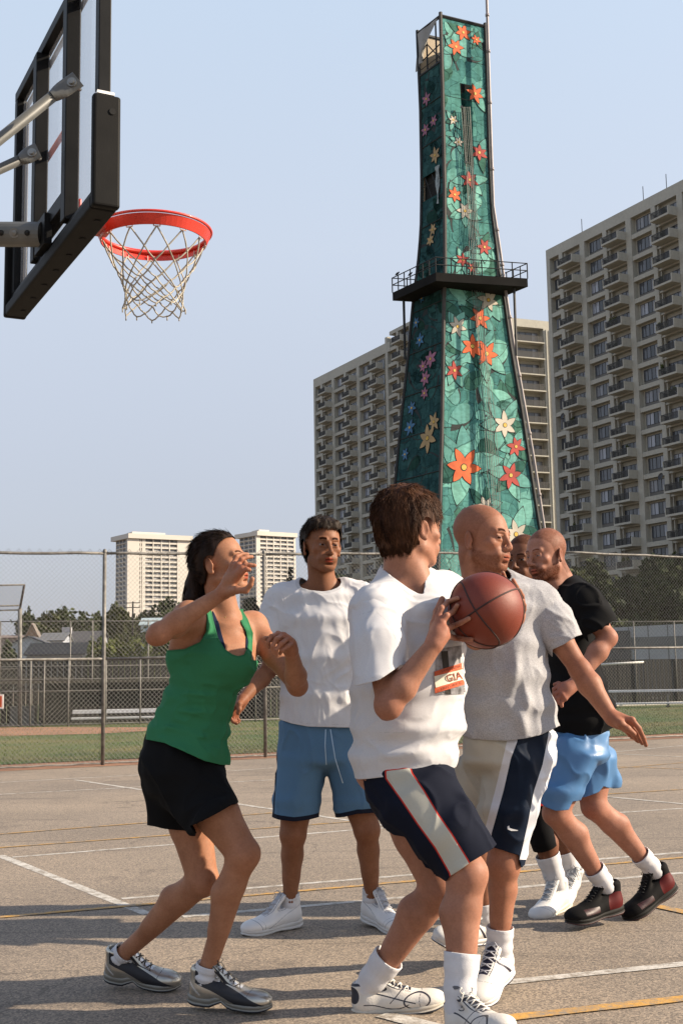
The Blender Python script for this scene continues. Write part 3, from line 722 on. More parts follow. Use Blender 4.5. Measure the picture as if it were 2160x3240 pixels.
# ------------------------------------------------------------------ apartment blocks
M['beige'] = mat('beige_concrete', (.42,.40,.335), .9, .06, .25, fine=.05, fscale=3, bump=.15, bscale=6)
M['beige_in'] = mat('beige_recess', (.34,.315,.25), .9, .06, .3)
M['winframe'] = mat('dark_frame', (.03,.028,.026), .5)
M['panelgrey'] = mat('grey_panel', (.13,.12,.105), .6, .1, .5)
def winglass(name, c):
    m = mat(name, c, .12, .25, .5, spec=.6, stretch=(3,3,.4)); return m
GL = [winglass('dark_glass', (.03,.035,.04)), winglass('curtained_glass', (.16,.16,.17)), winglass('dim_glass', (.07,.075,.085)), winglass('bright_curtain', (.26,.27,.30))]
RAIL = mat('bronze_railing', (.035,.032,.028), .6)
def pane_meshes(w, h, nm):
    """window: frame with 4 lights + lower transom; u right, z up, w=0 plane"""
    out = []
    for g in range(4):
        mb = MB(); X = np.array([1.,0,0]); Z = np.array([0,0,1.]); Yv = np.array([0,1.,0])
        k = 4; rs = random.Random(g)
        for i in range(k):
            mb.frame_box((0,0,0), X, Z, Yv, w*i/k+.03, w*(i+1)/k-.03, .04, h-.04, -.03, .0, mi=1+((g+rs.choice([0,0,1,2])) % 4))
        mb.frame_box((0,0,0), X, Z, Yv, 0, w, -.0, .05, -.07, .04, mi=0); mb.frame_box((0,0,0), X, Z, Yv, 0, w, h-.05, h, -.07, .04, mi=0)
        for i in range(k+1): mb.frame_box((0,0,0), X, Z, Yv, max(w*i/k-.035,0), min(w*i/k+.035,w), .05, h-.05, -.065, .04, mi=0)
        me = mb.build(nm, [M['winframe']]+GL); d = me.data; bpy.data.objects.remove(me); out.append(d)
    return out
def place(me, name, parent, loc, rz):
    o = bpy.data.objects.new(name, me); COL.objects.link(o); o.parent = parent; o.location = tuple(loc); o.rotation_euler = (0,0,rz); return o
def balcony_mesh(w, d):
    X = np.array([1.,0,0]); Z = np.array([0,0,1.]); N = np.array([0,-1.,0])
    a = MB(); a.frame_box((0,0,0), X, Z, N, 0, w, 0, .16, 0, d)                       # slab
    a.frame_box((0,0,0), X, Z, N, w-.14, w+.003, .163, 1.12, 0, d+.003)                # solid near end wall
    a.frame_box((0,0,0), X, Z, N, 0, w-.142, .163, .26, d-.1, d)                       # kerb
    a.frame_box((0,0,0), X, Z, N, -.003, .12, .163, 1.10, d-.12, d+.002)               # corner post
    s = a.build('balcony', M['beige']); sm = s.data; bpy.data.objects.remove(s)
    r = MB(); r.frame_box((0,0,0), X, Z, N, .125, w-.145, 1.04, 1.10, d-.06, d-.01)
    k = int((w-.3)/.13)
    for i in range(k): r.frame_box((0,0,0), X, Z, N, .16+i*.13, .225+i*.13, .262, 1.038, d-.05, d-.02)
    k2 = int((d-.2)/.13)
    for i in range(k2): r.frame_box((0,0,0), X, Z, N, .03, .06, .165, 1.04, .1+i*.13, .165+i*.13)
    r.frame_box((0,0,0), X, Z, N, .02, .07, 1.042, 1.10, .0, d-.13)
    s = r.build('railing', RAIL); rm = s.data; bpy.data.objects.remove(s); return sm, rm
BAL_W, BAL_D = 3.3, 1.45
bal_m, rail_m = balcony_mesh(BAL_W, BAL_D)
win_m = pane_meshes(2.9, 1.5, 'window'); bwin_m = pane_meshes(3.1, 2.05, 'balcony_window'); nwin_m = pane_meshes(1.3, 1.5, 'window')
class Facade:
    """plane with origin o (ground), eu horizontal (screen left->right), en outward normal"""
    def __init__(s, root, base, o, eu, en):
        s.root, s.base, s.o, s.eu, s.en = root, np.asarray(base), np.asarray(o, float), eu, en; s.rz = math.atan2(eu[1], eu[0]); s.z = np.array([0,0,1.]); s.umin = 0.0
    def at(s, u, z, w): return s.o+s.eu*u+s.en*w+s.z*z
    def bar(s, mb, u0, u1, z0, z1, w0, w1):
        u0 = max(u0, s.umin)
        if u1-u0 > .02: mb.frame_box(s.o, s.eu, s.z, s.en, u0, u1, z0, z1, w0, w1)
    def grid(s, mb, u0, u1, ztop, z0, sh, n, bays, H, lead=None, depth=.75):
        """bays: list of (uStart, width). z0: slab level of storey 0 (top), going down"""
        s.bar(mb, u0, u1, 0, H-1.2, -12, -depth)                                        # core
        s.bar(mb, u0-.0, u1+.0, z0+sh-.25, H, -12.01, .0)                               # parapet band
        for (b, w) in bays:
            for fu0, fu1 in ((-.07,.035), (.44,.52)):
                s.bar(mb, b+w*fu0, b+w*fu1, 0, z0+sh-.251, -depth+.001, -.002)
            s.bar(mb, b+w*.54, b+w*.56, 0, z0+sh-.252, -depth+.001, -.25)
            s.bar(mb, b+w*.935, b+w*.945, 0, z0+sh-.252, -depth+.001, -.3)
            for i in range(n):
                z = z0-i*sh
                s.bar(mb, b+w*.035+.001, b+w*.44-.001, z-.28, z+.30, -depth+.002, -.06)     # spandrel
                s.bar(mb, b+w*.520+.001, b+w*.93-.001, z-.25, z+.0, -depth+.002, -.10)
    def fill(s, z0, sh, n, bays, ncol=None, rs=random.Random(3)):
        for (b, w) in bays:
            for i in range(n):
                z = z0-i*sh
                ul = b+w*.05+.25
                if w*.4 > 3.0 and ul > .3: place(rs.choice(win_m), 'window', s.root, s.at(ul, z+.82, -.68)-s.base, s.rz)
                elif w*.4 > 3.0: place(rs.choice(nwin_m), 'window', s.root, s.at(ul+1.6, z+.82, -.68)-s.base, s.rz)
                g2 = place(rs.choice(bwin_m), 'balcony_window', s.root, s.at(b+w*.56, z+.02, -.68)-s.base, s.rz)
                bo = place(bal_m, 'balcony', s.root, s.at(b+w*.93-BAL_W, z-.05, -.02)-s.base, s.rz)
                ro = bpy.data.objects.new('railing', rail_m); COL.objects.link(ro); ro.parent = bo
    def panels(s, z0, sh, n, bays):
        mb = MB(); mb.box((1.45,.04,.245), (2.9,.08,.49)); o_ = mb.build('spandrel_panel', M['panelgrey']); me = o_.data; bpy.data.objects.remove(o_)
        for (b, w) in bays:
            if b+w*.05+.25 < .3: continue
            for i in range(n): place(me, 'spandrel_panel', s.root, s.at(b+w*.05+.25, z0-i*sh+.31, -.62)-s.base, s.rz)
def yfor(px0, py0, px1, py1, n, sh):
    y = 100.; d = (W(px0,py0,y)[2]-W(px1,py1,y)[2])/n; return y*sh/d
def right_block():
    SH = 2.85; Y0 = yfor(1760,846,1794,1741,14,SH)
    A = W(1725, 793, Y0*1.012); H = A[2]; B = G(2160, 567, H)
    eu = nrm((B-A)*[1,1,0]); en = np.array([eu[1], -eu[0], 0]);
    if en@(EYE-A) < 0: en = -en
    base = A*[1,1,0]; root = empty('apartment_tower', base, 'beige concrete apartment tower with balconies at the right edge', 'apartment building')
    f = Facade(root, base, base, eu, en)
    def uof(px, py, z): q = G(px, py, z); return (q-base)@eu
    def plane_u(px, py):
        d = ray(px, py); t = ((A-EYE)@en)/(d@en); q = EYE+d*t; return (q-base)@eu, q[2]
    # near end of each balcony row touches its pilaster
    u1, zA = plane_u(1700+.3146*425, 560+.3146*860); u2, _ = plane_u(1700+.3146*888, 560+.3146*640); u3, _ = plane_u(1700+.3146*1400, 560+.3146*400)
    w = (u3-u1)/2; bays = [(u1-.93*w+w*k, w) for k in range(-0, 4)]
    _, z0 = plane_u(1700+.3146*425, 560+.3146*850); z0 -= .1
    print('right block', Y0, H, u1, u2, u3, w, z0)
    n = int(z0/SH)+1
    U1 = bays[-1][0]+w*1.0
    mb = MB(); f.grid(mb, 0, U1, H, z0, SH, n, bays, H); f.bar(mb, 0, max(bays[0][0]+w*.03, .75), 0, z0+SH-.2525, -.74, -.0005)
    mb.build('wall', M['beige'], root, base)
    nv = 18; f.fill(z0, SH, nv, bays); f.panels(z0, SH, nv, bays)
    pb = MB(); pb.lathe((0,0,0), [(.0,0),(.14,0),(.19,.32),(.16,.32),(.15,.28),(0,.28)], 9); po_ = pb.build('pot', mat('terracotta', (.16,.07,.04), .9)); pm = po_.data; bpy.data.objects.remove(po_)
    Vp, Qp = crown([(0,0,.62,.28,.28,.34),(.12,.1,.85,.2,.2,.25),(-.1,0,.95,.18,.16,.3)], 260, .09); pl_ = np_mesh('foliage', Vp, Qp, LM[2], smooth=False); lm_ = pl_.data; bpy.data.objects.remove(pl_)
    rp = random.Random(12)
    for q in range(26):
        b_, w_ = bays[rp.randrange(3)]; i = rp.randrange(16); p = f.at(b_+w_*.93-BAL_W+rp.uniform(.3,2.6), z0-i*SH+.115, rp.uniform(.5,1.1))
        pr_ = empty('potted_plant', p, 'small potted plant standing on a balcony of the right tower', 'potted plant', 'potted plants on the balconies'); pr_.scale = (1,1,rp.uniform(.8,1.5)); place(pm, 'pot', pr_, (0,0,0), 0); place(lm_, 'foliage', pr_, (0,0,0), rp.random()*6)
    for px, py in ((1830,710),(1838+186,620),(2097,582)):
        u, z = plane_u(px, py); p = f.at(u, H-.1, -.5); MB().tube([p, p+[0,0,2.2]], .05, 5).build('roof_antenna', M['winframe'], root, base)
    for (px, py) in ((1780, 1317), (2090, 1508)):     # satellite dishes on balconies
        d = W(px, py, 1)-EYE; t = ((A+en*1.6-EYE)@en)/(d@en); c = EYE+d*t
        mb = MB(); mb.lathe(c, [(.0,0),(.25,.03),(.42,.12),(.44,.14),(.3,.02),(0,-.05)], 14, en+[0,0,.3]); mb.tube([c, c-[0,0,.8]], .03, 5)
        o = mb.build('satellite_dish', M['winframe'], None, c, smooth=True); tag(o, 'round dark satellite dish on the %s balcony of the right tower' % ('upper far' if px < 2000 else 'lower near'), 'satellite dish')
right_block()
def left_block():
    SH = 2.85; Y0 = yfor(1010,960+.34*855,1016,960+.34*1905,8,SH)
    A = W(991, 1201, Y0); H1 = A[2]; B = G(1230, 1080, H1); eu = nrm((B-A)*[1,1,0]); en = np.array([eu[1], -eu[0], 0])
    if en@(EYE-A) < 0: en = -en
    base = A*[1,1,0]; root = empty('apartment_tower', base, 'beige apartment tower with a stepped roof behind the flowered tower', 'apartment building')
    f = Facade(root, base, base, eu, en)
    def plane_u(px, py):
        d = ray(px, py); t = ((A-EYE)@en)/(d@en); q = EYE+d*t; return (q-base)@eu, q[2]
    us, zs = plane_u(1231, 1050); H2 = zs; uc, zc = plane_u(1366, 988)
    cx = [plane_u(960+.34*x, 960+.34*y)[0] for x, y in ((262,790),(488,690),(738,570),(890,430))]
    _, z0 = plane_u(960+.34*262, 960+.34*830)
    w = (cx[2]-cx[0])/2; bays = [(c-.93*w, w) for c in cx[:3]]+[(cx[2]+w*.14, w*.78)]
    print('left block', Y0, H1, H2, cx, w, z0, uc, us)
    n = int(z0/SH)+1; mb = MB()
    f.grid(mb, 0, us, H1, z0, SH, n, bays[:3], H1)
    f.bar(mb, 0, max(bays[0][0]+w*.03, .75), 0, z0+SH-.2525, -.74, -.0005)
    f.grid(mb, us, uc, H2, z0+SH, SH, n+1, [(bays[3][0], bays[3][1]), (bays[3][0]+w*.85, w)], H2)
    # end face, turned towards the sun
    C = f.at(uc, 0, 0); E = G(1740, 1018, H2)*[1,1,0]; e2 = nrm(E-C); n2 = np.array([e2[1], -e2[0], 0])
    if n2@(EYE-C) < 0: n2 = -n2
    g = Facade(root, base, C, e2, n2); LE = np.linalg.norm(E-C)
    def plane2(px, py):
        d = ray(px, py); t = ((C-EYE)@n2)/(d@n2); q = EYE+d*t; return (q-C)@e2, q[2]
    ua, _ = plane2(1200+.4252*1030, 1200); ub, zz = plane2(1200+.4252*1215, 800+.4252*670)
    print('end', LE, ua, ub, zz)
    g.bar(mb, 0, LE, 0, H2-.01, -11.5, -1.6); g.bar(mb, 0, LE, zz+SH-.3, H2+.01, -1.59, 0)
    g.bar(mb, 0, ua-.3, 0, zz+SH-.301, -1.59, -.001); g.bar(mb, ub+.15, LE, 0, zz+SH-.301, -1.59, -.001)
    g.bar(mb, ub+.55, ub+.8, 0, zz+SH-.5, -.0, .2); g.bar(mb, LE-.35, LE-.05, 0, zz+SH-.5, 0, .2)
    for i in range(int(zz/SH)+1): g.bar(mb, ua-.299, ub+.149, zz-i*SH-.2, zz-i*SH, -1.588, .25)
    mb.build('wall', M['beige'], root, base)
    f.fill(z0, SH, 17, bays[:3]); f.panels(z0, SH, 17, bays[:3]); f.fill(z0+SH, SH, 17, bays[3:])
    wm = pane_meshes(ub-ua-.4, 2.0, 'balcony_window')
    for i in range(19):
        z = zz-i*SH
        place(random.choice(wm), 'balcony_window', root, g.at(ua+.2, z+.05, -1.5)-base, g.rz)
        mb = MB(); k = int((ub-ua)/.2)
        for j in range(k): g.bar(mb, ua+.0+j*.2, ua+.11+j*.2, z+.01, z+.98, .15, .19)
        g.bar(mb, ua-.1, ub+.05, z+.981, z+1.05, .13, .21)
        mb.build('balcony_railing', RAIL, root, base)
        mb = MB(); g.bar(mb, ua-.35, ua-.1, z+.001, z+1.06, -1.2, .252); mb.build('balcony_wall', M['beige'], root, base)
left_block()

# ------------------------------------------------------------------ far white towers
M['cream'] = mat('cream_concrete', (.56,.52,.46), .8, .04, .1); M['cream2'] = mat('cream_balcony', (.58,.54,.48), .8, .05, .2)
def white_tower(label, pxl, pxc, pxr, pyt, pyb_top, Y, blanks, n=17, pent=None, pyl=None):
    """pxl..pxc shaded side, pxc..pxr sunlit front; pyt top of overhang at the corner"""
    C = W(pxc, pyt, Y); H = C[2]; Rr = W(pxr, pyb_top, Y*1.0); Rt = G(pxr, pyb_top, H); Lt = G(pxl, pyl, H)
    base = C*[1,1,0]; root = empty('apartment_tower', base, label, 'apartment building', 'pair of distant white towers')
    eR = nrm((Rt-C)*[1,1,0]); LR = np.linalg.norm((Rt-C)[:2]); nR = np.array([eR[1],-eR[0],0]); nR = nR if nR@(EYE-C) > 0 else -nR
    eL = nrm((Lt-C)*[1,1,0]); LL = np.linalg.norm((Lt-C)[:2]); nL = np.array([eL[1],-eL[0],0]); nL = nL if nL@(EYE-C) > 0 else -nL
    z_ = np.array([0,0,1.]); c0 = C*[1,1,0]-nR*2-nL*2
    e1 = eR*(LR-4); e2 = eL*(LL-4); q = c0
    def prism(mb, o, a, b, z0, z1):
        P = [o, o+a, o+a+b, o+b]; mb.add([p*[1,1,0]+z_*z0 for p in P]+[p*[1,1,0]+z_*z1 for p in P], [(0,1,2,3),(7,6,5,4),(0,4,5,1),(1,5,6,2),(2,6,7,3),(3,7,4,0)])
    mb = MB(); prism(mb, q, e1, e2, 0, H-2.2); o = C*[1,1,0]; prism(mb, o, eR*LR, eL*LL, H-2.19, H)
    for (f0, f1) in blanks:
        mb.frame_box(C*[1,1,0], eR, z_, nR, LR*f0, LR*f1, 0, H-2.2, -2.5, -1.2)
    mb.build('wall', M['cream'], root, base)
    if pent:
        mb = MB(); a = G(pent[0], pent[2], H)*[1,1,0]; hh = W(pent[0], pent[3], a[1])[2]; b = G(pent[1], pent[2], H)*[1,1,0]
        mb.frame_box(C*[1,1,0]+(a-C*[1,1,0])*1.0-nR*5, eR, z_, -nR, 0, np.linalg.norm(b-a), H, hh, 0, 8); mb.build('penthouse', M['cream2'], root, base)
    sh = 2.2; dark = mat('tower_window', (.085,.09,.10), .3, .5, .35, stretch=(1,1,.25)); lite = mat('tower_blind', (.3,.3,.31), .5, .3, .4)
    segs = []; prev = 0.02
    for (f0, f1) in blanks+[(.985, 1)]:
        if f0-prev > .03: segs.append((prev, f0))
        prev = f1
    for i in range(n):
        z1 = H-2.2-i*sh
        for (s0, s1) in segs:
            w = MB(); u0, u1 = LR*s0+.2, LR*s1-.2
            w.frame_box(C*[1,1,0], eR, z_, nR, u0, u1, z1-sh*.47, z1-sh*.08, -2.2, -1.95)
            k = max(2, int((u1-u0)/4))
            wo = w.build('window_band', dark, root, base)
            b = MB()
            b.frame_box(C*[1,1,0], eR, z_, nR, u0, u1, z1-sh*.95, z1-sh*.62, -2.3, -1.3); b.frame_box(C*[1,1,0], eR, z_, nR, u0, u1, z1-sh*.56, z1-sh*.50, -2.3, -1.3)
            for j in range(k+1): uu = u0+(u1-u0)*j/k; b.frame_box(C*[1,1,0], eR, z_, nR, uu-.22, uu+.22, z1-sh, z1, -2.25, -1.2)
            b.build('balcony_band', M['cream2'], root, base)
            bl = MB()
            for j in range(k*2):
                if random.random() < .22: bl = MB(); uu = u0+(u1-u0)*j/k/2; bl.frame_box(C*[1,1,0], eR, z_, nR, uu+.2, uu+(u1-u0)/k/2-.1, z1-sh*.46, z1-sh*.09, -1.94, -1.9); bl.build('blind', lite, wo, base)
        w = MB(); w.frame_box(C*[1,1,0], eL, z_, nL, 2.3, LL-2.3, z1-sh*.62, z1-sh*.1, -2.2, -1.9); w.build('window_band', dark, root, base)
        b = MB()
        for j in range(5): uu = 2.3+(LL-4.6)*j/4; b.frame_box(C*[1,1,0], eL, z_, nL, uu-.25, uu+.25, z1-sh, z1, -2.2, -1.7)
        b.frame_box(C*[1,1,0], eL, z_, nL, 2.3, LL-2.3, z1-sh*.85, z1-sh*.66, -2.2, -1.6); b.build('balcony_band', M['cream2'], root, base)
white_tower('wide white tower left of the ponytailed woman, the nearer of two', 351, 407, 611, 1687, 1696, 560, [(.0,.17),(.235,.26),(.78,.98)], n=19, pent=(430,543,1690,1678), pyl=1700)
white_tower('narrower white tower between the woman and the young man', 742, 814, 941, 1680, 1687, 620, [(.0,.08),(.95,.98)], n=20, pent=(834,870,1681,1672), pyl=1692)
# =================================================================== FLOWERED TOWER
def flower_tower():
    YT = 85.0
    cy = [50,300,574,872,949,1353,1693,2140]; cxp = [1393,1400,1406,1408,1404,1398,1389,1377]
    ry = [73,268,497,670,765,861,911,1072,1183,1310,1480,1650,2150]; rx = [1533,1540,1546,1554,1567,1577,1589,1610,1629,1651,1676,1702,1790]
    ly = [111,344,574,727,842,940,1115,1344,1523,2150]; lx = [1320,1330,1334,1332,1322,1308,1293,1268,1251,1196]
    ys = np.linspace(50, 2163, 61); zs = []; Cs = []
    for y in ys:
        p = W(np.interp(y, cy, cxp), y, YT); Cs.append(p); zs.append(p[2])
    zs = np.array(zs)[::-1]; Cs = np.array(Cs)[::-1]; H = zs[-1]
    def Cz(z): return np.array([np.interp(z, zs, Cs[:,0]), np.interp(z, zs, Cs[:,1]), z])
    dr = np.array([math.cos(R_(25)), math.sin(R_(25)), 0]); dl = np.array([math.cos(R_(122)), math.sin(R_(122)), 0])
    nr = np.array([dr[1], -dr[0], 0]); nl = np.array([-dl[1], dl[0], 0])
    def wid(z, d, xs, ys_):
        lo, hi = 0, 16.; sg = 1 if d[0] > 0 else -1
        for _ in range(40):
            m_ = (lo+hi)/2; x, y = proj(Cz(z)+d*m_)
            if sg*(x-np.interp(y, ys_, xs)) > 0: hi = m_
            else: lo = m_
        return lo
    wr_t = np.array([wid(z, dr, rx, ry) for z in zs]); wl_t = np.array([wid(z, dl, lx, ly) for z in zs])
    wr = lambda z: float(np.interp(z, zs, wr_t)); wl = lambda z: float(np.interp(z, zs, wl_t))
    SRf = lambda s_, z, o=0.0: Cz(z)+dr*s_+nr*o
    SLf = lambda s_, z, o=0.0: Cz(z)+dl*s_+nl*o
    base = Cz(0.01)*[1,1,0]; root = empty('derrick_tower', base, 'tall tapering tower wrapped in teal panels painted with big flowers', 'tower')
    def solve(S, px, py, s0, z0):
        x = np.array([s0, z0])
        for _ in range(12):
            p = np.array(proj(S(x[0], x[1]))); e = .05
            J = np.stack([(np.array(proj(S(x[0]+e, x[1])))-p)/e, (np.array(proj(S(x[0], x[1]+e)))-p)/e], 1)
            x = x-np.linalg.solve(J, p-np.array([px, py])); x[1] = np.clip(x[1], 0, H)
        return x
    def tealmat(nm, c1, c2, vs=1.15):
        m_ = mat(nm, c1, .9, .1, .5, col2=c2, fine=.12, fscale=2.5, bump=.5, bscale=3.0, stretch=(1,1,2.2), spec=.05)
        N = m_.node_tree.nodes; L = m_.node_tree.links; b = N['Principled BSDF']; src = b.inputs['Base Color'].links[0].from_socket
        tc = N.new('ShaderNodeTexCoord'); wn = N.new('ShaderNodeTexNoise'); wn.inputs['Scale'].default_value = .7; L.new(tc.outputs['Object'], wn.inputs['Vector'])
        wa = N.new('ShaderNodeMix'); wa.data_type = 'RGBA'; wa.blend_type = 'ADD'; wa.inputs[0].default_value = .9; L.new(tc.outputs['Object'], wa.inputs[6]); L.new(wn.outputs[1], wa.inputs[7])
        cur = src
        for (scl, ft) in ((vs, 'F1'), (vs, 'DISTANCE_TO_EDGE')):
            vo = N.new('ShaderNodeTexVoronoi'); vo.feature = ft; vo.inputs['Scale'].default_value = scl; L.new(wa.outputs[2], vo.inputs['Vector'])
            rr = N.new('ShaderNodeValToRGB'); e = rr.color_ramp.elements
            if ft == 'F1': e[0].color = (.72,.76,.80,1); e[1].color = (1.22,1.18,1.14,1); sx = N.new('ShaderNodeSeparateColor'); L.new(vo.outputs['Color'], sx.inputs[0]); L.new(sx.outputs[0], rr.inputs[0])
            else: e[0].position = .016; e[0].color = (.48,.50,.50,1); e[1].position = .024; e[1].color = (1,1,1,1); L.new(vo.outputs['Distance'], rr.inputs[0])
            mx = N.new('ShaderNodeMix'); mx.data_type = 'RGBA'; mx.blend_type = 'MULTIPLY'; mx.inputs[0].default_value = 1; L.new(cur, mx.inputs[6]); L.new(rr.outputs[0], mx.inputs[7]); cur = mx.outputs[2]
        # grime running down the sheets
        st_ = N.new('ShaderNodeTexNoise'); st_.inputs['Scale'].default_value = 2.0; st_.inputs['Detail'].default_value = 6; mp = N.new('ShaderNodeMapping'); mp.inputs['Scale'].default_value = (1.6,1.6,.12); L.new(tc.outputs['Object'], mp.inputs[0]); L.new(mp.outputs[0], st_.inputs['Vector'])
        rr = N.new('ShaderNodeValToRGB'); rr.color_ramp.elements[0].position = .35; rr.color_ramp.elements[0].color = (.78,.77,.74,1); rr.color_ramp.elements[1].position = .62; rr.color_ramp.elements[1].color = (1.05,1.05,1.05,1); L.new(st_.outputs[0], rr.inputs[0])
        mx = N.new('ShaderNodeMix'); mx.data_type = 'RGBA'; mx.blend_type = 'MULTIPLY'; mx.inputs[0].default_value = 1; L.new(cur, mx.inputs[6]); L.new(rr.outputs[0], mx.inputs[7]); L.new(mx.outputs[2], b.inputs['Base Color'])
        return m_
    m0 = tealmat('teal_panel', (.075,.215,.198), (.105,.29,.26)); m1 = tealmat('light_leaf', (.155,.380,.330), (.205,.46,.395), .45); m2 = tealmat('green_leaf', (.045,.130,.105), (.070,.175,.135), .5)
    d0 = tealmat('shade_toned_teal_panel', (.024,.068,.070), (.038,.100,.100), 1.4); d1 = tealmat('shade_toned_leaf', (.034,.105,.100), (.050,.13,.12), .8); d2 = tealmat('shade_toned_green_leaf', (.014,.045,.038), (.024,.065,.052), .5)  # darker copies of the sunlit teals, shade of the left face painted in
    mk = mat('outline_and_slot_shade', (.012,.018,.018), .8); mo = mat('orange_petal', (.68,.125,.035), .8, .25, 1.5); mr = mat('red_petal', (.42,.06,.045), .8, .25, .8); mw = mat('white_petal', (.52,.47,.38), .8, .15, .8)
    mc = mat('yellow_centre', (.62,.38,.05), .6); mp_ = mat('mauve_petal', (.27,.09,.15), .6, .3, .8); mb_ = mat('blue_petal', (.02,.12,.24), .6, .3, .8); my = mat('ochre_petal', (.38,.25,.10), .6, .2, .8)
    MT = [m0, m1, m2, mk, mo, mr, mw, mc, mp_, mb_, my]; code = dict(o=4, r=5, w=6, p=8, b=9, y=10)
    # slot in the sunlit face
    zs0 = solve(SRf, 1470, 266, 1.5, 44)[1]; zs1 = solve(SRf, 1484, 530, 1.5, 38)[1]
    def slot(z): t = (zs0-z)/(zs0-zs1); return (solve(SRf, 1454+14*t, 266+264*t, 1.4, z)[0], solve(SRf, 1490+9*t, 266+264*t, 2.2, z)[0])
    s_a, s_b = slot(zs0), slot(zs1)
    zg = sorted(set(list(np.linspace(0, H, 80))+[zs0, zs1]))
    pr = MB()
    def sl(z): t = (zs0-z)/(zs0-zs1); return (s_a[0]+(s_b[0]-s_a[0])*t, s_a[1]+(s_b[1]-s_a[1])*t)
    for z0, z1 in zip(zg[:-1], zg[1:]):
        if z1 <= zs0+1e-6 and z0 >= zs1-1e-6:
            a0, b0 = sl(z0); a1, b1 = sl(z1)
            pr.add([SRf(0,z0), SRf(a0,z0), SRf(a1,z1), SRf(0,z1)], [(0,1,2,3)], 0)
            pr.add([SRf(b0,z0), SRf(wr(z0),z0), SRf(wr(z1),z1), SRf(b1,z1)], [(0,1,2,3)], 0)
            D = lambda z: -1.5*min(1, 3.5*(z-zs1)/(zs0-zs1))
            pr.add([SRf(a0,z0,D(z0)), SRf(b0,z0,D(z0)), SRf(b1,z1,D(z1)), SRf(a1,z1,D(z1))], [(0,1,2,3)], 3 if z0 > zs1+.5*(zs0-zs1) else 2)  # slot back coloured dark, near black above: painted shade of the recess
            pr.add([SRf(a0,z0), SRf(a0,z0,D(z0)), SRf(a1,z1,D(z1)), SRf(a1,z1)], [(0,1,2,3)], 0)
            pr.add([SRf(b0,z0,D(z0)), SRf(b0,z0), SRf(b1,z1), SRf(b1,z1,D(z1))], [(0,1,2,3)], 0)
        else: pr.add([SRf(0,z0), SRf(wr(z0),z0), SRf(wr(z1),z1), SRf(0,z1)], [(0,1,2,3)], 0)
    o_hi = solve(SLf, 1340, 562, 1.5, 36)[1]; o_lo = solve(SLf, 1338, 640, 1.5, 34)[1]
    def blocked(S, s_, z):
        if S is SRf: return zs1 < z < zs0+.1 and sl(z)[0]-.05 < s_ < sl(z)[1]+.05
        return o_lo < z < o_hi and s_ > .4
    def poly(mb, S, pts, off, mi, wf):
        if off < .055 and any(blocked(S, a_, b_) for a_, b_ in pts): return
        P3 = []
        for (s_, z) in pts:
            z = min(max(z, .1), H-.4); P3.append(S(min(max(s_, .17), wf(z)-.17), z, off))
        c = S(np.clip(np.mean([p[0] for p in pts]), .17, wf(np.clip(pts[0][1],.1,H))-.17), np.clip(np.mean([p[1] for p in pts]), .1, H-.4), off)
        k = len(P3); mb.add(P3+[c], [(i, (i+1) % k, k) for i in range(k)], mi)
    def petal(c, ang, r0, L, w, bend=0., grow=0.):
        ca, sa = math.cos(ang), math.sin(ang); out = []
        ts = [i/9 for i in range(10)]
        for sd in (1, -1):
            for t in (ts if sd > 0 else ts[::-1][1:-1]):
                hw = w*(math.sin(math.pi*min(t,1)**.75)**.8 if 0 < t < 1 else 0)+grow*(1 if 0 < t < 1 else 0)
                u = r0+(L+(grow*3 if t == 1 else 0))*t; v = sd*hw+bend*L*t*t
                out.append((c[0]+ca*u-sa*v, c[1]+sa*u+ca*v))
        return out
    def flower(mb, S, wf, px, py, rp, kind, s0, z0, n=6, leaves=True, rs=random):
        c = solve(S, px, py, s0, z0); R = rp/42.5; a0 = rs.random()*1.0; lvl = rs.random()*.008
        if leaves:
            for k in range(n):
                a = a0+k*2*math.pi/n+.5; b = rs.uniform(-.25,.25); L = R*rs.uniform(1.7,2.3); mi = 1 if rs.random() < .8 else 2
                poly(mb, S, petal(c, a, .1*R, L, R*.52, b, .045), .022+lvl+.0004*k, 3, wf); poly(mb, S, petal(c, a, .1*R, L, R*.52, b), .040+lvl+.0004*k, mi, wf)
        for k in range(n):
            a = a0+k*2*math.pi/n+rs.uniform(-.1,.1); L = R*rs.uniform(.85,1.1)
            poly(mb, S, petal(c, a, .08*R, L, R*.235, .1, .04), .062+.0005*k, 3, wf); poly(mb, S, petal(c, a, .08*R, L, R*.235, .1), .078+.0005*k, code[kind], wf)
        for (rr, mi, of) in ((.2*R, 3, .09), (.14*R+.02, 7, .10)): poly(mb, S, [(c[0]+rr*math.cos(i*.628), c[1]+rr*math.sin(i*.628)) for i in range(10)], of, mi, wf)
    rs = random.Random(5)
    # filler foliage
    for i in range(150):
        z = rs.random()**1.15*(H-1); s_ = rs.random()*wr(z); r = .6+rs.random()*(.9+1.1*(1-z/H)); a = rs.random()*6.28
        lv = rs.random()*.004
        poly(pr, SRf, petal((s_, z), a, 0, r*1.6, r*.45, rs.uniform(-.3,.3), .032), .008+lv, 3, wr); poly(pr, SRf, petal((s_, z), a, 0, r*1.6, r*.45, 0), .0165+lv, rs.choice([1,1,2,0]), wr)
    F2 = [(687,272,72,'o'),(627,390,70,'o'),(795,332,42,'o'),(785,778,75,'o'),(605,995,40,'w'),(648,1178,42,'w'),(820,1265,70,'r'),(743,1490,75,'r'),(617,1612,62,'o'),(702,1747,72,'w'),(862,2045,65,'r'),(685,2150,55,'r'),(757,2215,40,'r')]
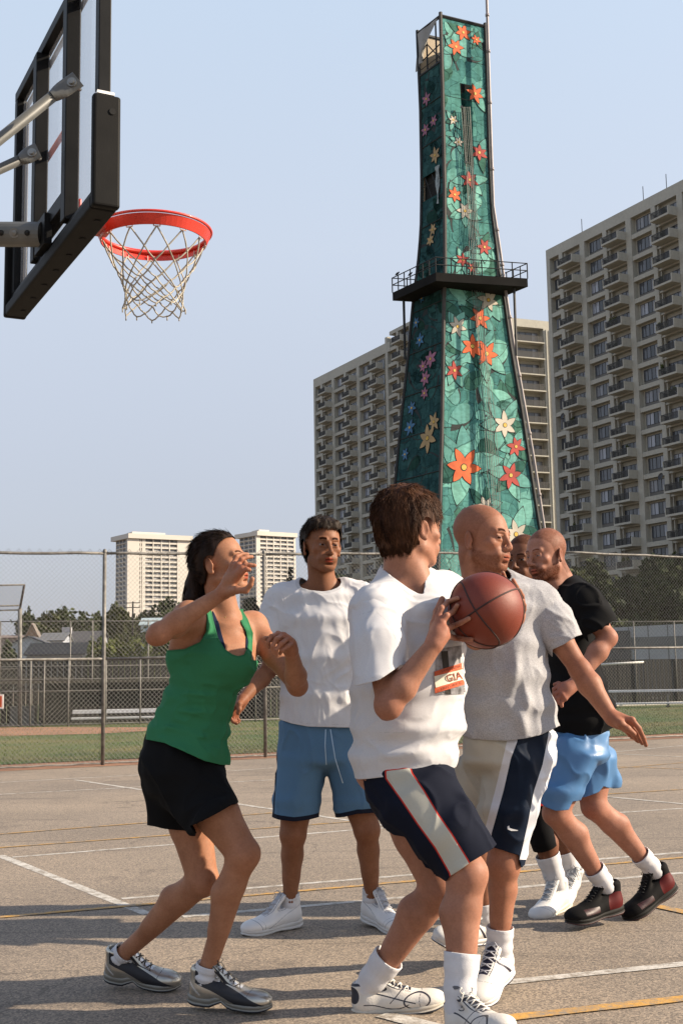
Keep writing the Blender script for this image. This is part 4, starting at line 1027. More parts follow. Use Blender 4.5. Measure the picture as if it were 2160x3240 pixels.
    F3 = [(805,353,85,'w'),(743,488,80,'o'),(577,550,70,'w'),(687,698,90,'o'),(792,753,95,'o'),(553,877,62,'r'),(928,1283,95,'w'),(1010,1443,70,'r'),(623,1597,140,'o'),(972,1657,90,'r'),(780,1890,75,'w'),(1010,2095,100,'w')]
    L1_ = [(1200+x/2.613, y/2.613, r/2.613, c) for x, y, r, c in F2]+[(1200+x/2.3517, 800+y/2.3517, r/2.3517, c) for x, y, r, c in F3]
    for x, y, r, c in L1_: flower(pr, SRf, wr, x, y, r, c, 1.5, W(x, y, YT)[2], rs=rs)
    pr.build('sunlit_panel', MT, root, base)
    # shaded face with two openings
    pl = MB(); zt0 = solve(SLf, 1330, 240, 3, 44)[1]; o1 = solve(SLf, 1340, 562, 1.5, 36)[1]; o0 = solve(SLf, 1338, 640, 1.5, 34)[1]
    zg = sorted(set(list(np.linspace(0, zt0, 70))+[o0, o1, zt0]))
    for z0, z1 in zip(zg[:-1], zg[1:]):
        if z0 >= o0-1e-6 and z1 <= o1+1e-6:
            f = .18
            pl.add([SLf(wl(z0)*.93,z0), SLf(wl(z0),z0), SLf(wl(z1),z1), SLf(wl(z1)*.93,z1)], [(3,2,1,0)], 0)
            pl.add([SLf(0,z0), SLf(wl(z0)*f,z0), SLf(wl(z1)*f,z1), SLf(0,z1)], [(3,2,1,0)], 0)
        else: pl.add([SLf(0,z0), SLf(wl(z0),z0), SLf(wl(z1),z1), SLf(0,z1)], [(3,2,1,0)], 0)
    for i in range(130):
        z = rs.random()*(zt0-1.5); s_ = rs.random()*wl(z); r = .7+rs.random()*.9; a = rs.random()*6.28
        if o0-1 < z < o1+.6: continue
        poly(pl, SLf, petal((s_, z), a, 0, r*1.6, r*.4, rs.uniform(-.3,.3), .05), .010, 3, wl); poly(pl, SLf, petal((s_, z), a, 0, r*1.6, r*.4, 0), .02, rs.choice([1,0,2,0,0]), wl)
    G3 = [(305,650,50,'b'),(278,520,40,'b'),(385,790,68,'p'),(330,845,48,'p'),(345,935,58,'p'),(340,1045,48,'p'),(245,1155,50,'b'),(230,1300,60,'b'),(362,1380,100,'y'),(410,1258,66,'y'),(195,1500,44,'b'),(320,340,36,'b')]
    G2 = [(393,820,56,'p'),(452,1000,48,'p'),(385,1075,52,'p'),(465,1285,66,'y'),(445,1900,50,'y'),(425,1985,50,'y')]
    for x, y, r, c in [(1200+x/2.613, y/2.613, r/2.613, c) for x, y, r, c in G2]+[(1200+x/2.3517, 800+y/2.3517, r/2.3517, c) for x, y, r, c in G3]:
        flower(pl, SLf, wl, x, y, r, c, 2, W(x, y, YT)[2], leaves=False, rs=rs)
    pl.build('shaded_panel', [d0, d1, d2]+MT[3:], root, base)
    # back faces (seen through the openings)
    bk = MB(); mcr = mat('cream_backing', (.45,.36,.25), .8, .15, .6)
    def corner4(z): c = Cz(z); return c, c+dr*wr(z), c+dr*wr(z)+dl*wl(z), c+dl*wl(z)
    zz = np.linspace(0, H, 24)
    for z0, z1 in zip(zz[:-1], zz[1:]):
        a = corner4(z0); b = corner4(z1); bk.add([a[1], a[2], b[2], b[1]], [(0,1,2,3)]); bk.add([a[2], a[3], b[3], b[2]], [(0,1,2,3)])
    bk.build('rear_panel', mcr, root, base)
    steel = mat('dark_steel', (.020,.020,.020), .7, .3, 1.0); st2 = mat('weathered_corner_post', (.065,.058,.052), .8, .3, .6)
    for k, nm in ((0,'corner_post'),(1,'corner_post'),(2,'corner_post'),(3,'corner_post')):
        mb = MB(); pts = []
        for z in np.linspace(0, H+.25, 40):
            c = corner4(min(z, H)); p = c[k].copy(); p[2] = z; pts.append(p+(nr+nl)*(.02 if k == 0 else 0)+(nr*.02 if k == 1 else 0))
        mb.tube(pts, .15, 6); mb.build(nm, st2 if k == 0 else steel, root, base)
    for z in list(np.linspace(3, H, 16)):
        a = corner4(min(z, H)); mb = MB()
        if z > H-.1:
            for i in range(4): mb.tube([a[i], a[(i+1) % 4]], .13, 5)
        else:
            mb.tube([a[0]+nl*.04, a[3]+nl*.04], .035, 4); mb.tube([a[0]+nr*.0, a[1]+nr*.0], .022, 4)
        mb.build('cross_beam', steel, root, base)
    # opening at the top left: lattice bars and a torn tarpaulin
    mb = MB(); zA = zt0; zB = H
    for f in (.22, .62): mb.tube([SLf(wl(zA)*f, zA), SLf(wl(zB)*f, zB)], .07, 5)
    mb.tube([SLf(0, zA), SLf(wl(zA), zA)], .09, 5); mb.tube([SLf(0, zA+1.4), SLf(wl(zA), zA+1.0)], .05, 5); mb.tube([SLf(0, zA), SLf(wl(zB), zB)], .05, 5)
    mb.build('lattice_bars', steel, root, base)
    mb = MB()
    for f in (.3,.6): mb.tube([SLf(wl(o1)*f, o0, -.1), SLf(wl(o1)*(f+.3), o1, -.1)], .04, 4)
    mb.build('lattice_bars', steel, root, base)
    mb = MB(); K = 12; V = []
    for i in range(K+1):
        for j in range(K+1):
            t = i/K; q = j/K; s1 = wl(H)*(1-t*.0); s0 = wl(H)*(.08+.66*min(t*1.25,1)**1.1); s_ = s0+(s1-s0)*q; z = H-.1-(zB-zA)*.88*t*(.75+.25*q)
            V.append(SLf(s_, z, .12+.12*math.sin(q*11+t*3)*(.3+t)))
    mb.add(V, [(i*(K+1)+j, i*(K+1)+j+1, (i+1)*(K+1)+j+1, (i+1)*(K+1)+j) for i in range(K) for j in range(K)])
    mb.build('torn_tarpaulin', mat('grey_tarp', (.30,.29,.27), .8, .2, .8), root, base, smooth=True)
    mb = MB(); dk = mat('shade_black', (.012,.012,.011), .9)
    mb.add([SLf(0,o0-1,-.3), SLf(wl(o0),o0-1,-.3), SLf(wl(o1),o1+1,-.3), SLf(0,o1+1,-.3)], [(0,1,2,3)]); mb.build('shade_black', dk, root, base)  # near-black sheet just behind the opening, painted in place of inner shade
    mb = MB(); V = []
    for i in range(9):
        for j in range(4): V.append(SLf(wl(o1)*(.16+.07*j+.02*i*(.5-j/3)), o1+.2-i*.36, .10+.06*math.sin(i*1.3+j)))
    mb.add(V, [(i*4+j, i*4+j+1, (i+1)*4+j+1, (i+1)*4+j) for i in range(8) for j in range(3)])
    mb.build('hanging_rag', mat('pale_rag', (.28,.32,.32), .8, .5, 2.5), root, base, smooth=True)
    # pipe on the right edge and cables down the front
    pipe = [(1539,-120),(1539,0),(1542,96),(1546,230),(1552,421),(1560,651),(1583,804),(1592,872),(1598,915),(1625,1093),(1659,1285),(1689,1459),(1721,1672),(1800,2120)]
    mb = MB(); pts = []
    for x, y in pipe: pts.append(W(x, y, YT+.9))
    mb.tube(pts, .105, 8)
    for a, b in zip(pts[:-1], pts[1:]): mb.lathe((a+b)/2, [(.0,-.1),(.15,-.1),(.15,.1),(0,.1)], 8, b-a)
    mb.build('riser_pipe', mat('grey_pipe', (.26,.22,.21), .5, .15, 2), root, base, smooth=True)
    cb = [(1464,344),(1480,560),(1498,885),(1517,1098),(1540,1310),(1553,1523),(1561,1640),(1585,2120)]
    mb = MB()
    for i in range(7):
        o = (i-3)*5.0; mb.tube([SRf(*solve(SRf, x+o*(1+.4*math.sin(i+y*.01)), y, 2, W(x,y,YT)[2]), .32) for x, y in cb], .018, 4)
    for k in range(26):
        t = k/26*7; i = int(t); x = cb[i][0]+(cb[i+1][0]-cb[i][0])*(t-i); y = cb[i][1]+(cb[i+1][1]-cb[i][1])*(t-i)
        a = SRf(*solve(SRf, x-12, y, 2, W(x,y,YT)[2]), .32); mb.tube([a, SRf(*solve(SRf, x+12, y+3, 2, W(x,y,YT)[2]), .32)], .016, 4)
        if k % 3 == 0: mb.box(a, (.16,.1,.16))
    mb.build('hanging_cables', mat('cable_grey', (.16,.17,.15), .7), root, base)
    # balcony platform
    P0 = W(1378, 862, YT-1.6); zd = P0[2]; PL = G(1241, 926, zd); PR = G(1668, 881, zd); P3 = PL+(PR-P0); th = .62
    V = [P0, PR, P3, PL]; mb = MB(); mb.add([p-[0,0,th] for p in V]+V, [(0,3,2,1),(4,5,6,7),(0,1,5,4),(1,2,6,5),(2,3,7,6),(3,0,4,7)])
    plat = mb.build('walkway_deck', mat('deck_steel', (.014,.013,.012), .8, .3, .6, spec=.1), root, base)
    mb = MB(); ring = [PL, P0, PR]
    for q in (1.12, .58):
        for a, b in ((PL, P0), (P0, PR), (PR, P3), (P3, PL)): mb.tube([a+[0,0,q], b+[0,0,q]], .04, 5)
    for a, b, n in ((PL, P0, 7), (P0, PR, 6), (PR, P3, 7), (P3, PL, 6)):
        for i in range(n): p = a+(b-a)*i/n; mb.tube([p, p+[0,0,1.15]], .045, 5)
    mb.build('walkway_railing', steel, root, base)
    for p, q in ((PL+(P0-PL)*.05+(P3-PL)*.1, 4.5), (PR-(PR-P0)*.1+(P3-PR)*.1, 5)): MB().tube([p, p-[0,0,q+th]], .10, 5).build('hanger_pole', steel, root, base)
    mb = MB(); p = G(1735, 1680, Cz(0)[2]+0)*0
    # birds on the railing
    for (a, t, l) in ((PL, .12, 'small dark bird perched on the left walkway railing of the tower'), (PL, .42, 'small dark bird sitting lower on the walkway railing')):
        c = PL+(P0-PL)*t+[0,0,1.15 if t < .3 else .65]; fb = MB()
        fb.lathe(c+[0,0,.12], [(0,-.22),(.05,-.12),(.09,.0),(.075,.1),(.045,.16),(.05,.2),(0,.26)], 8, (.7,.1,.6)); fb.tube([c+[.13,0,.25], c+[.2,0,.25]], [.02,.002], 5); fb.tube([c-[.02,0,.0], c+[0,0,.1]], .012, 4)
        o = fb.build('bird', dk, None, c, smooth=True); tag(o, l, 'bird')
flower_tower()

# =================================================================== BASKETBALL HOOP
def hoop():
    A = W(382, 657, 4.53); B = W(30, 1008, 5.95); zb = (A[2]+B[2])/2; A[2] = zb; B[2] = zb
    _e = nrm(B-A); _w = np.array([-_e[1], _e[0], 0]); _w = _w if _w[0] > 0 else -_w
    A = A+_e*.055-_w*.030+[0,0,.062]; B = B-_e*.03+_w*.045+[0,0,.062]; zb = A[2]
    eu = nrm(B-A); L = np.linalg.norm(B-A); w = np.array([-eu[1], eu[0], 0]);
    if w[0] < 0: w = -w
    z = np.array([0,0,1.]); Hb = 1.07; o = A
    ring_c = W(487, 740, 5.23); zr = 3.05
    ring_c = G(487, 742, zr)
    mid = A+eu*L*.5; base = mid*[1,1,0]+np.array([-2.4,.2,0])
    root = empty('basketball_hoop', base, 'basketball hoop with glass backboard, red rim and worn net, seen from behind at top left', 'basketball hoop')
    blk = mat('black_frame_paint', (.008,.008,.008), .5, .3, 8, bump=.15, bscale=90, spec=.15); pad = mat('black_rubber_pad', (.0085,.008,.0075), .6, .2, 10, bump=.2, bscale=200, spec=.12)
    gr = mat('grey_paint', (.13,.13,.12), .45, .12, 14, bump=.1, bscale=120); wh = mat('white_metal', (.75,.74,.72), .5)
    print('hoop', A, B, L, ring_c, (ring_c-mid)@w, (ring_c-mid)@eu)
    bx = lambda mb, u0,u1,v0,v1,w0,w1: mb.frame_box(o, eu, z, w, u0,u1,v0,v1,w0,w1)
    # frame of channels round the glass
    d = -.045
    for (u0,u1,v0,v1,n) in ((-.0,.052,.05,Hb,'frame_side'),(L-.052,L,.05,Hb,'frame_side'),(.0,L,-.0,.048,'frame_rail'),(0,L,Hb-.0,Hb+.05,'frame_rail')):
        mb = MB(); bx(mb, u0,u1,v0,v1,d,.006); bevel(mb.build(n, blk, root, base), .004)
    for u in (L*.295, L*.655):
        mb = MB(); bx(mb, u-.032,u+.032,.05,Hb,d-.022,-.004); bevel(mb.build('inner_brace', blk, root, base), .004)
    mb = MB(); bx(mb, L*.295+.034, L*.655-.034, .12, .19, d-.02, -.006); bevel(mb.build('inner_crossbar', blk, root, base), .004)
    g = bpy.data.materials.new('backboard_glass'); g.use_nodes = True; N = g.node_tree.nodes; Lk = g.node_tree.links; b = N['Principled BSDF']
    b.inputs['Base Color'].default_value = (.55,.56,.58,1); b.inputs['Roughness'].default_value = .08; b.inputs['Alpha'].default_value = .20
    mb = MB(); bx(mb, .053, L-.053, .05, Hb-.003, -.012, .0); mb.build('glass_pane', g, root, base)
    # white border and orange target square on the front face
    mt = mat('white_board_paint', (.62,.62,.62), .5); mo = mat('orange_board_paint', (.62,.13,.06), .5)
    mb = MB()
    for (u0,u1,v0,v1) in ((.055,.105,.055,Hb-.01),(L-.105,L-.055,.055,Hb-.01),(.106,L-.106,Hb-.06,Hb-.01),(.106,L-.106,.055,.10)): bx(mb, u0,u1,v0,v1,.0045,.0055)
    mb.build('border_stripe', mt, root, base)
    mb = MB(); m_ = L/2
    for (u0,u1,v0,v1) in ((m_-.305,m_-.255,.16,.60),(m_+.255,m_+.305,.16,.60),(m_-.254,m_+.254,.55,.60),(m_-.254,m_+.254,.16,.21)): bx(mb, u0,u1,v0,v1,.0045,.0058)
    mb.build('target_square', mo, root, base)
    # rubber padding along the bottom and up both corners
    mb = MB(); bx(mb, -.002, L+.002, -.06, -.002, d-.028, .034); p1 = bevel(mb.build('bottom_padding', pad, root, base), .012, 3)
    for u0, u1 in ((-.042,-.002), (L+.002, L+.042)):
        mb = MB(); bx(mb, u0, u1, -.0605, .40, d-.030, .036); bevel(mb.build('corner_padding', pad, root, base), .012, 3)
    mb = MB(); bx(mb, -.036, .0, .33, .34, -.02, .0)
    for i in range(7):
        u = .12+(L-.24)*i/6; mb.lathe(o+eu*u+z*-.0625+w*-.01, [(.0,-.001),(.014,-.001),(.014,.001),(0,.001)], 8, z)
    mb.lathe(o+eu*-.044+z*.33-w*.0, [(.0,-.002),(.013,-.002),(.013,.001),(0,.001)], 10, eu)
    mb.build('padding_holes', mat('hole_black', (.003,.003,.003), .9), p1, base)
    for v in (.405, Hb-.12):
        mb = MB(); bx(mb, -.03, .02, v, v+(.012 if v < .5 else .2), d-.012, .012); mb.build('edge_clip', wh, root, base)
    # main arm
    arm = W(60, 742, 5.24); v_arm = W(140, 745, 5.22)
    a1 = mid+z*.17-w*.05; a1 = W(148, 744, 5.1); a1 = mid+z*(a1[2]-zb)*1.0-w*.06
    dirr = nrm(np.array([-1,.0,.0])+z*.0); far = W(-700, 742, 5.35)
    arm_end = W(-900, 738, 5.4)
    mb = MB(); print('mid px', proj(mid), proj(A), proj(B)); end = mid+z*(W(200,742,mid[1]-.03)[2]-zb)-w*.075; s0 = end; ad = nrm(W(-900,738,5.4)-end)
    mb.tube([end, s0+ad*2.6], .049, 20); mb.build('support_arm', gr, root, base, smooth=True)
    mb = MB(); mb.tube([end+ad*.0, end+ad*.24], .0555, 20, caps=True); slv = mb.build('arm_sleeve', gr, root, base, smooth=False)
    for t, r in ((.06,.010),(.12,.017),(.18,.010)):
        c = end+ad*t+nrm(np.array([.1,-1,-.25]))*.055; mb = MB(); mb.lathe(c, [(0,-.01),(r*1.3,-.01),(r*1.3,.004),(r*.7,.004),(r*.7,.014),(0,.016)], 12, (.1,-1,-.25)); mb.build('bolt', mat('bolt_steel', (.2,.2,.19) if r > .012 else (.02,.02,.02), .4, metal=.6), slv, base)
    mb = MB(); cpl = end-ad*.01
    mb.frame_box(mid+z*(cpl[2]-zb)-w*.075, eu, z, w, -.09, .09, -.07, .07, -.012, .022); mb.build('mounting_plate', blk, root, base)
    mb = MB(); mb.tube([cpl, mid+z*(cpl[2]-zb)-w*.05], .03, 8); mb.build('plate_neck', blk, root, base)
    # two tubular braces with flattened ends
    def brace(p_end, p_mid, p_far, nm):
        dd = nrm(p_far-p_mid); m1 = p_mid; mb = MB(); mb.tube([m1, m1+dd*2.4], .023, 14)
        f = nrm(np.cross(dd, [0,1,0])); k = 8; pv = None
        for i in range(k+1):
            t = i/k; c = m1+(p_end-m1)*t; wd = .023+.016*math.sin(min(t*2.2,1)*1.57); th = .023*(1-min(t*1.8,1))+.005
            rg = [c+f*wd*math.cos(a)+np.array([0,1,0])*th*math.sin(a) for a in np.linspace(0, 2*math.pi, 14, endpoint=False)]
            if pv is not None: mb.add(pv+rg, [(j, (j+1) % 14, 14+(j+1) % 14, 14+j) for j in range(14)])
            pv = rg
        mb.add(pv, [tuple(range(14))]); ob = mb.build('brace_tube', gr, root, base, smooth=True)
        c = p_end-nrm(p_end-m1)*.03+np.array([0,-.012,0]); mb = MB(); mb.lathe(c, [(0,-.02),(.02,-.02),(.02,.0),(.012,.0),(.012,.012),(0,.013)], 12, (0,-1,0)); mb.tube([c, c+[.02,.07,0]], .009, 8); mb.build('bolt', mat('zinc_bolt', (.25,.25,.24), .35, metal=.6), ob, base)
    brace(W(248, 250, 4.78), W(168, 305, 4.78), W(0, 440, 4.80), 'u')
    brace(W(122, 475, 5.22), W(66, 505, 5.22), W(0, 535, 5.22), 'l')
    # rim
    red = mat('red_rim_paint', (.55,.028,.012), .42, .12, 14, bump=.1, bscale=60, coat=.2)
    Rr = .2286; c = ring_c; th = [2*math.pi*i/64 for i in range(64)]
    fw = nrm(w*1.0); fs = eu
    P3 = lambda a, r, dz=0: c+fw*math.cos(a)*r+fs*math.sin(a)*r+z*dz
    rim = MB(); rim.tube([P3(a, Rr+.009, -.0) for a in th], .0095, 10, closed=True); rim.tube([P3(a, Rr+.026, .012) for a in th], .0065, 8, closed=True)
    ro = rim.build('rim', red, root, base, smooth=True)
    fl = MB(); V = []; n = 64
    for a in th: V += [P3(a, Rr+.000, -.040), P3(a, Rr+.016, .004), P3(a, Rr+.024, .004), P3(a, Rr+.006, -.040)]
    fl.add(V, [(4*i+j, 4*((i+1) % n)+j, 4*((i+1) % n)+(j+1) % 4, 4*i+(j+1) % 4) for i in range(n) for j in range(4)]); fl.build('rim_flange', red, root, base, smooth=False)
    mb = MB(); dist = (c-mid)@w-Rr; bz = c[2]-zb
    q0 = c-w*(dist+Rr); mb.frame_box(q0, eu, z, w, -.06, .06, -.028, -.004, .02, dist+.03); mb.frame_box(q0, eu, z, w, -.08, .08, -.06, .08, .008, .022)
    bevel(mb.build('rim_bracket', red, root, base), .006)
    hk = MB()
    for i in range(12):
        a = 2*math.pi*(i+.5)/12; t_ = (P3(a+.01, Rr)-P3(a-.01, Rr)); t_ = nrm(t_); q = P3(a, Rr+.0, -.034)
        for sd in (-1, 1): hk.tube([q+t_*sd*.014+z*.014, q+t_*sd*.014-z*.012], .0028, 5)
        hk.tube([q-t_*.014-z*.012, q+t_*.014-z*.012], .0028, 5)
    hk.build('net_hooks', mat('pale_hook', (.5,.35,.3), .5), root, base)
    # net: 12 cords crossing in diamonds
    net = MB(); K = 24; rows = 8; rs = random.Random(9)
    prof = [(0,.222),(.10,.192),(.17,.160),(.225,.142),(.27,.132),(.31,.126),(.35,.124),(.39,.128),(.425,.138)]
    nodes = {}
    for j in range(rows+1):
        dz, r = prof[j]
        for i in range(12):
            a = 2*math.pi*(i+.5+(.5 if j % 2 else 0))/12; jt = 0 if j == 0 else 1
            nodes[(j, i)] = P3(a+jt*rs.uniform(-.03,.03), r+jt*rs.uniform(-.004,.004), -.042-dz*.735+jt*rs.uniform(-.006,.006)+(.012 if j == rows and i % 2 else 0))
    for j in range(rows):
        for i in range(12):
            tg = [(j+1, i), (j+1, (i-1) % 12)] if j % 2 == 0 else [(j+1, i), (j+1, (i+1) % 12)]
            for t in tg:
                a, b = nodes[(j, i)], nodes[t]; m_ = (a+b)/2; m_ = m_+(m_-c)*[1,1,0]*.015-[0,0,.004*(j > 0)]
                net.tube([a, m_, b], .0034 if j else .0037, 5, caps=False)
            if j: net.lathe(nodes[(j, i)], [(0,-.007),(.0055,-.003),(.0055,.003),(0,.007)], 6)
    for i in range(12): net.tube([nodes[(rows, i)]+[0,0,.004], nodes[(rows, i)]-[0,0,.012+rs.random()*.01]], .003, 5)
    net.build('net', mat('net_cord', (.36,.33,.27), .9, .25, 25), root, base, smooth=True)
    # pole standing outside the frame
    pt = s0+ad*2.55; MB().tube([(pt[0], pt[1], 0), (pt[0], pt[1], pt[2]+.25)], .084, 18).build('pole', gr, root, base, smooth=True)
hoop()
# =================================================================== PEOPLE
def projv(V):
    q = V-EYE; w = q@_F; return CX+FPX*(q@_Rt)/w, CY-FPX*(q@_Up)/w
def polysd(x, y, poly):
    """signed distance, >0 inside"""
    p = np.array(poly, float); n = len(p); d = np.full(len(x), 1e9); ins = np.zeros(len(x), bool)
    for i in range(n):
        a, b = p[i], p[(i+1) % n]; ex, ey = b-a; t = np.clip(((x-a[0])*ex+(y-a[1])*ey)/(ex*ex+ey*ey+1e-9), 0, 1)
        d = np.minimum(d, (x-a[0]-t*ex)**2+(y-a[1]-t*ey)**2)
        c = ((a[1] > y) != (b[1] > y)) & (x < (b[0]-a[0])*(y-a[1])/(b[1]-a[1]+1e-12)+a[0]); ins ^= c
    d = np.sqrt(d); return np.where(ins, d, -d)
def pxpoly(poly, Yc=None, near=None):
    """outline given by where it falls on the garment; Yc: hem level kept horizontal at that depth"""
    def f(V):
        x, y = projv(V)
        if Yc is not None:
            U = V.copy(); U[:,0] *= Yc/U[:,1]; U[:,1] = Yc; _, y = projv(U)
        d = polysd(x, y, poly)
        if near is not None: d = np.minimum(d, (near-V[:,1])*900)
        return d
    return f
def st(xl, xr, y, Y, hd, ax=.05):
    a = W(xl, y, Y); b = W(xr, y, Y); return ((a+b)/2, (np.linalg.norm(b-a)/2, hd, ax))
def loft(sts, k=.03, R=None, tag=None):
    R = np.eye(3) if R is None else R; out = []
    for (c0, r0), (c1, r1) in zip(sts[:-1], sts[1:]): out.append(P(c0, c1, r0, r2=r1, R=R, k=k, tag=tag))
    return out
def frame(fwd, up):
    f = nrm(fwd); u = np.asarray(up, float); u = nrm(u-f*(u@f)); r = np.cross(f, u); return np.stack([r, f, u])

def head_prims(o, R, s=1.0, nose=1.0, jaw=1.0, ear=1.0):
    o = np.asarray(o, float); q = []
    H = lambda x, y, z: o+s*(x*R[0]+y*R[1]+z*R[2])
    def E(c, r, c2=None, r2=None, k=.012, op='add', Rm=R):
        q.append(P(H(*c), None if c2 is None else H(*c2), np.array(r)*s if not np.isscalar(r) else r*s, r2=None if r2 is None else (np.array(r2)*s if not np.isscalar(r2) else r2*s), R=None if np.isscalar(r) else Rm, k=k*s, tag='head', op=op))
    E((0,-.018,.036), (.074,.090,.084), k=.0)
    E((0,.020,.020), (.066,.070,.080), k=.02)
    E((0,.028,-.030), (.058*jaw,.058,.072), k=.02)
    E((0,.040,-.070), (.044*jaw,.044,.040), k=.022)
    E((0,.076,-.098), (.018*jaw,.014,.015), k=.02)
    for x in (-1, 1):
        E((x*.047*jaw,.004,-.062), .020, (x*.020,.068,-.098), .014, k=.022)
        E((x*.043,.062,-.022), (.019,.016,.014), k=.02)          # cheekbone
        E((x*.024,.078,-.060), (.018,.014,.018), k=.02)
        E((x*.014,.088,.018), .0085, (x*.040,.076,.020), .0085, k=.014)   # brow
        E((x*.031,.098,-.001), (.0165,.013,.0095), k=.014, op='sub')
        E((x*.030,.0758,-.002), .0134, k=.0015)                    # eyeball
        E((x*.019,.0870,.0062), .0030, (x*.041,.0815,.0055), .0030, k=.004) # upper lid
        E((x*.020,.0855,-.0105), .0026, (x*.040,.0800,-.0098), .0026, k=.005)
        E((x*.0115,.100*nose**.3,-.039), (.0078,.010,.0075), k=.007)    # nostril wing
    E((0,.088,.010), .0080, (0,.113*nose,-.031), .0088, k=.010)
    E((0,.111*nose,-.036), (.0098,.0088,.0082), k=.007)
    for x in (-1, 1): E((x*.006,.106,-.0465), (.0032,.006,.003), k=.003, op='sub')
    E((0,.084,-.062), (.022,.014,.018), k=.012)
    E((-.014,.0900,-.0625), .0040, (.0,.0955,-.0605), .0048, k=.005); E((.014,.0900,-.0625), .0040, (.0,.0955,-.0605), .0048, k=.005)
    E((-.012,.0890,-.0735), .0045, (.012,.0890,-.0735), .0045, k=.005); E((0,.0925,-.0738), (.010,.005,.0052), k=.005)
    E((-.018,.094,-.068), .0017, (.018,.094,-.068), .0017, k=.0015, op='sub')
    E((0,.088,-.085), (.016,.008,.004), k=.006, op='sub')
    for x in (-1, 1):   # ears
        Re = frame(R[1]*1.0+R[0]*x*.35, R[2]-R[1]*.18)
        c = (x*.0775,-.010,-.012)
        q.append(P(H(*c), None, np.array([.0062,.0175,.0305])*s*ear, R=Re, k=.006*s, tag='head'))
        q.append(P(H(x*.0850,-.007,-.010), None, np.array([.0045,.0100,.0190])*s*ear, R=Re, k=.004*s, op='sub', tag='head'))
        q.append(P(H(x*.080,.004,-.012), None, np.array([.004,.004,.008])*s, R=R, k=.004*s, tag='head'))
        q.append(P(H(x*.076,-.002,-.038), None, .007*s, k=.006*s, tag='head'))
    return q, H
def arm_prims(sh, el, wr, s=1.0, k=.02, muscle=1.0):
    sh, el, wr = map(np.asarray, (sh, el, wr)); d = wr-el
    return [P(sh, None, .056*s*muscle, k=.035, tag='upperarm'), P(sh, sh+(el-sh)*.5, .050*s*muscle, r2=.046*s*muscle, k=k, tag='upperarm'),
            P(sh+(el-sh)*.5, el, .045*s*muscle, r2=.033*s, k=k, tag='upperarm'), P(el, None, .033*s, k=k, tag='forearm'), P(el, el+(nrm(el-sh)+nrm(el-wr))*.011, .022*s, r2=.014*s, k=.012, tag='elbow'),
            P(el, el+d*.30, .033*s, r2=.0395*s*muscle, k=k, tag='forearm'), P(el+d*.30, el+d*.97, .0395*s*muscle, r2=.0255*s, k=k, tag='forearm')]
def hand_prims(wr, fingers, thumb, s=1.0, palm=None):
    out = []; wr = np.asarray(wr); bases = [np.asarray(f[0]) for f in fingers]
    for i, f in enumerate(fingers):
        f = [np.asarray(p) for p in f]
        out.append(P(wr+(f[0]-wr)*.12, f[0], .0175*s, r2=.0108*s, k=.016, tag='hand'))
        rr = [.0092, .0084, .0074, .0066]
        for j in range(len(f)-1): out.append(P(f[j], f[j+1], rr[j]*s, r2=rr[j+1]*s, k=.0035, tag='hand'))
    for a, b in zip(bases[:-1], bases[1:]): out.append(P(a, b, .0095*s, k=.006, tag='hand'))
    c = np.mean(bases, 0)*.5+wr*.5; out.append(P(c, None, .022*s, k=.02, tag='hand'))
    t = [np.asarray(p) for p in thumb]; out.append(P(wr+(t[0]-wr)*.2, t[0], .018*s, r2=.0145*s, k=.014, tag='hand'))
    rr = [.0125, .0105, .0085]
    for j in range(len(t)-1): out.append(P(t[j], t[j+1], rr[min(j,2)]*s, r2=rr[min(j+1,2)]*s, k=.005, tag='hand'))
    return out
def leg_prims(hip, kn, an, toe, s=1.0, back=(0,0,0), thigh=1.0, c=.90):
    hip, kn, an, toe, back = map(np.asarray, (hip, kn, an, toe, back)); d = an-kn
    return [P(hip, hip+(kn-hip)*.5, .088*s*thigh, r2=.073*s*thigh, k=.03, tag='thigh'), P(hip+(kn-hip)*.5, kn, .073*s*thigh, r2=.053*s, k=.02, tag='thigh'),
            P(kn, None, .0520*s, k=.015, tag='knee'), P(kn, kn+d*.25, .047*s, r2=.044*s*c, k=.02, tag='calf'),
            P(kn+d*.25, an, .044*s*c, r2=.0315*s*c, k=.02, tag='calf'),
            P(kn+d*.10+back*.018, kn+d*.30+back*.028, .038*s*c, r2=.045*s*c, k=.025, tag='calf'), P(kn+d*.30+back*.028, kn+d*.60+back*.008, .045*s*c, r2=.034*s*c, k=.025, tag='calf'),
            P(kn-back*.020+d*.00, kn-back*.012+d*.06, .030*s, r2=.026*s, k=.014, tag='calf'), P(kn-back*.026*c+d*.12, an-back*.012, .020*s, r2=.016*s, k=.02, tag='calf'),
            P(an, an+nrm(toe-an)*.02, .024*s, r2=.020*s, k=.02, tag='foot')]
SKM = {}
def skin(name, c, c2):
    m = mat(name, c, .56, .1, 14, col2=c2, fine=.07, fscale=160, bump=.12, bscale=420, attr=True, sss=.12, spec=.22, bdist=.001); m['c'] = [(a+b)/2 for a, b in zip(c, c2)]; return m
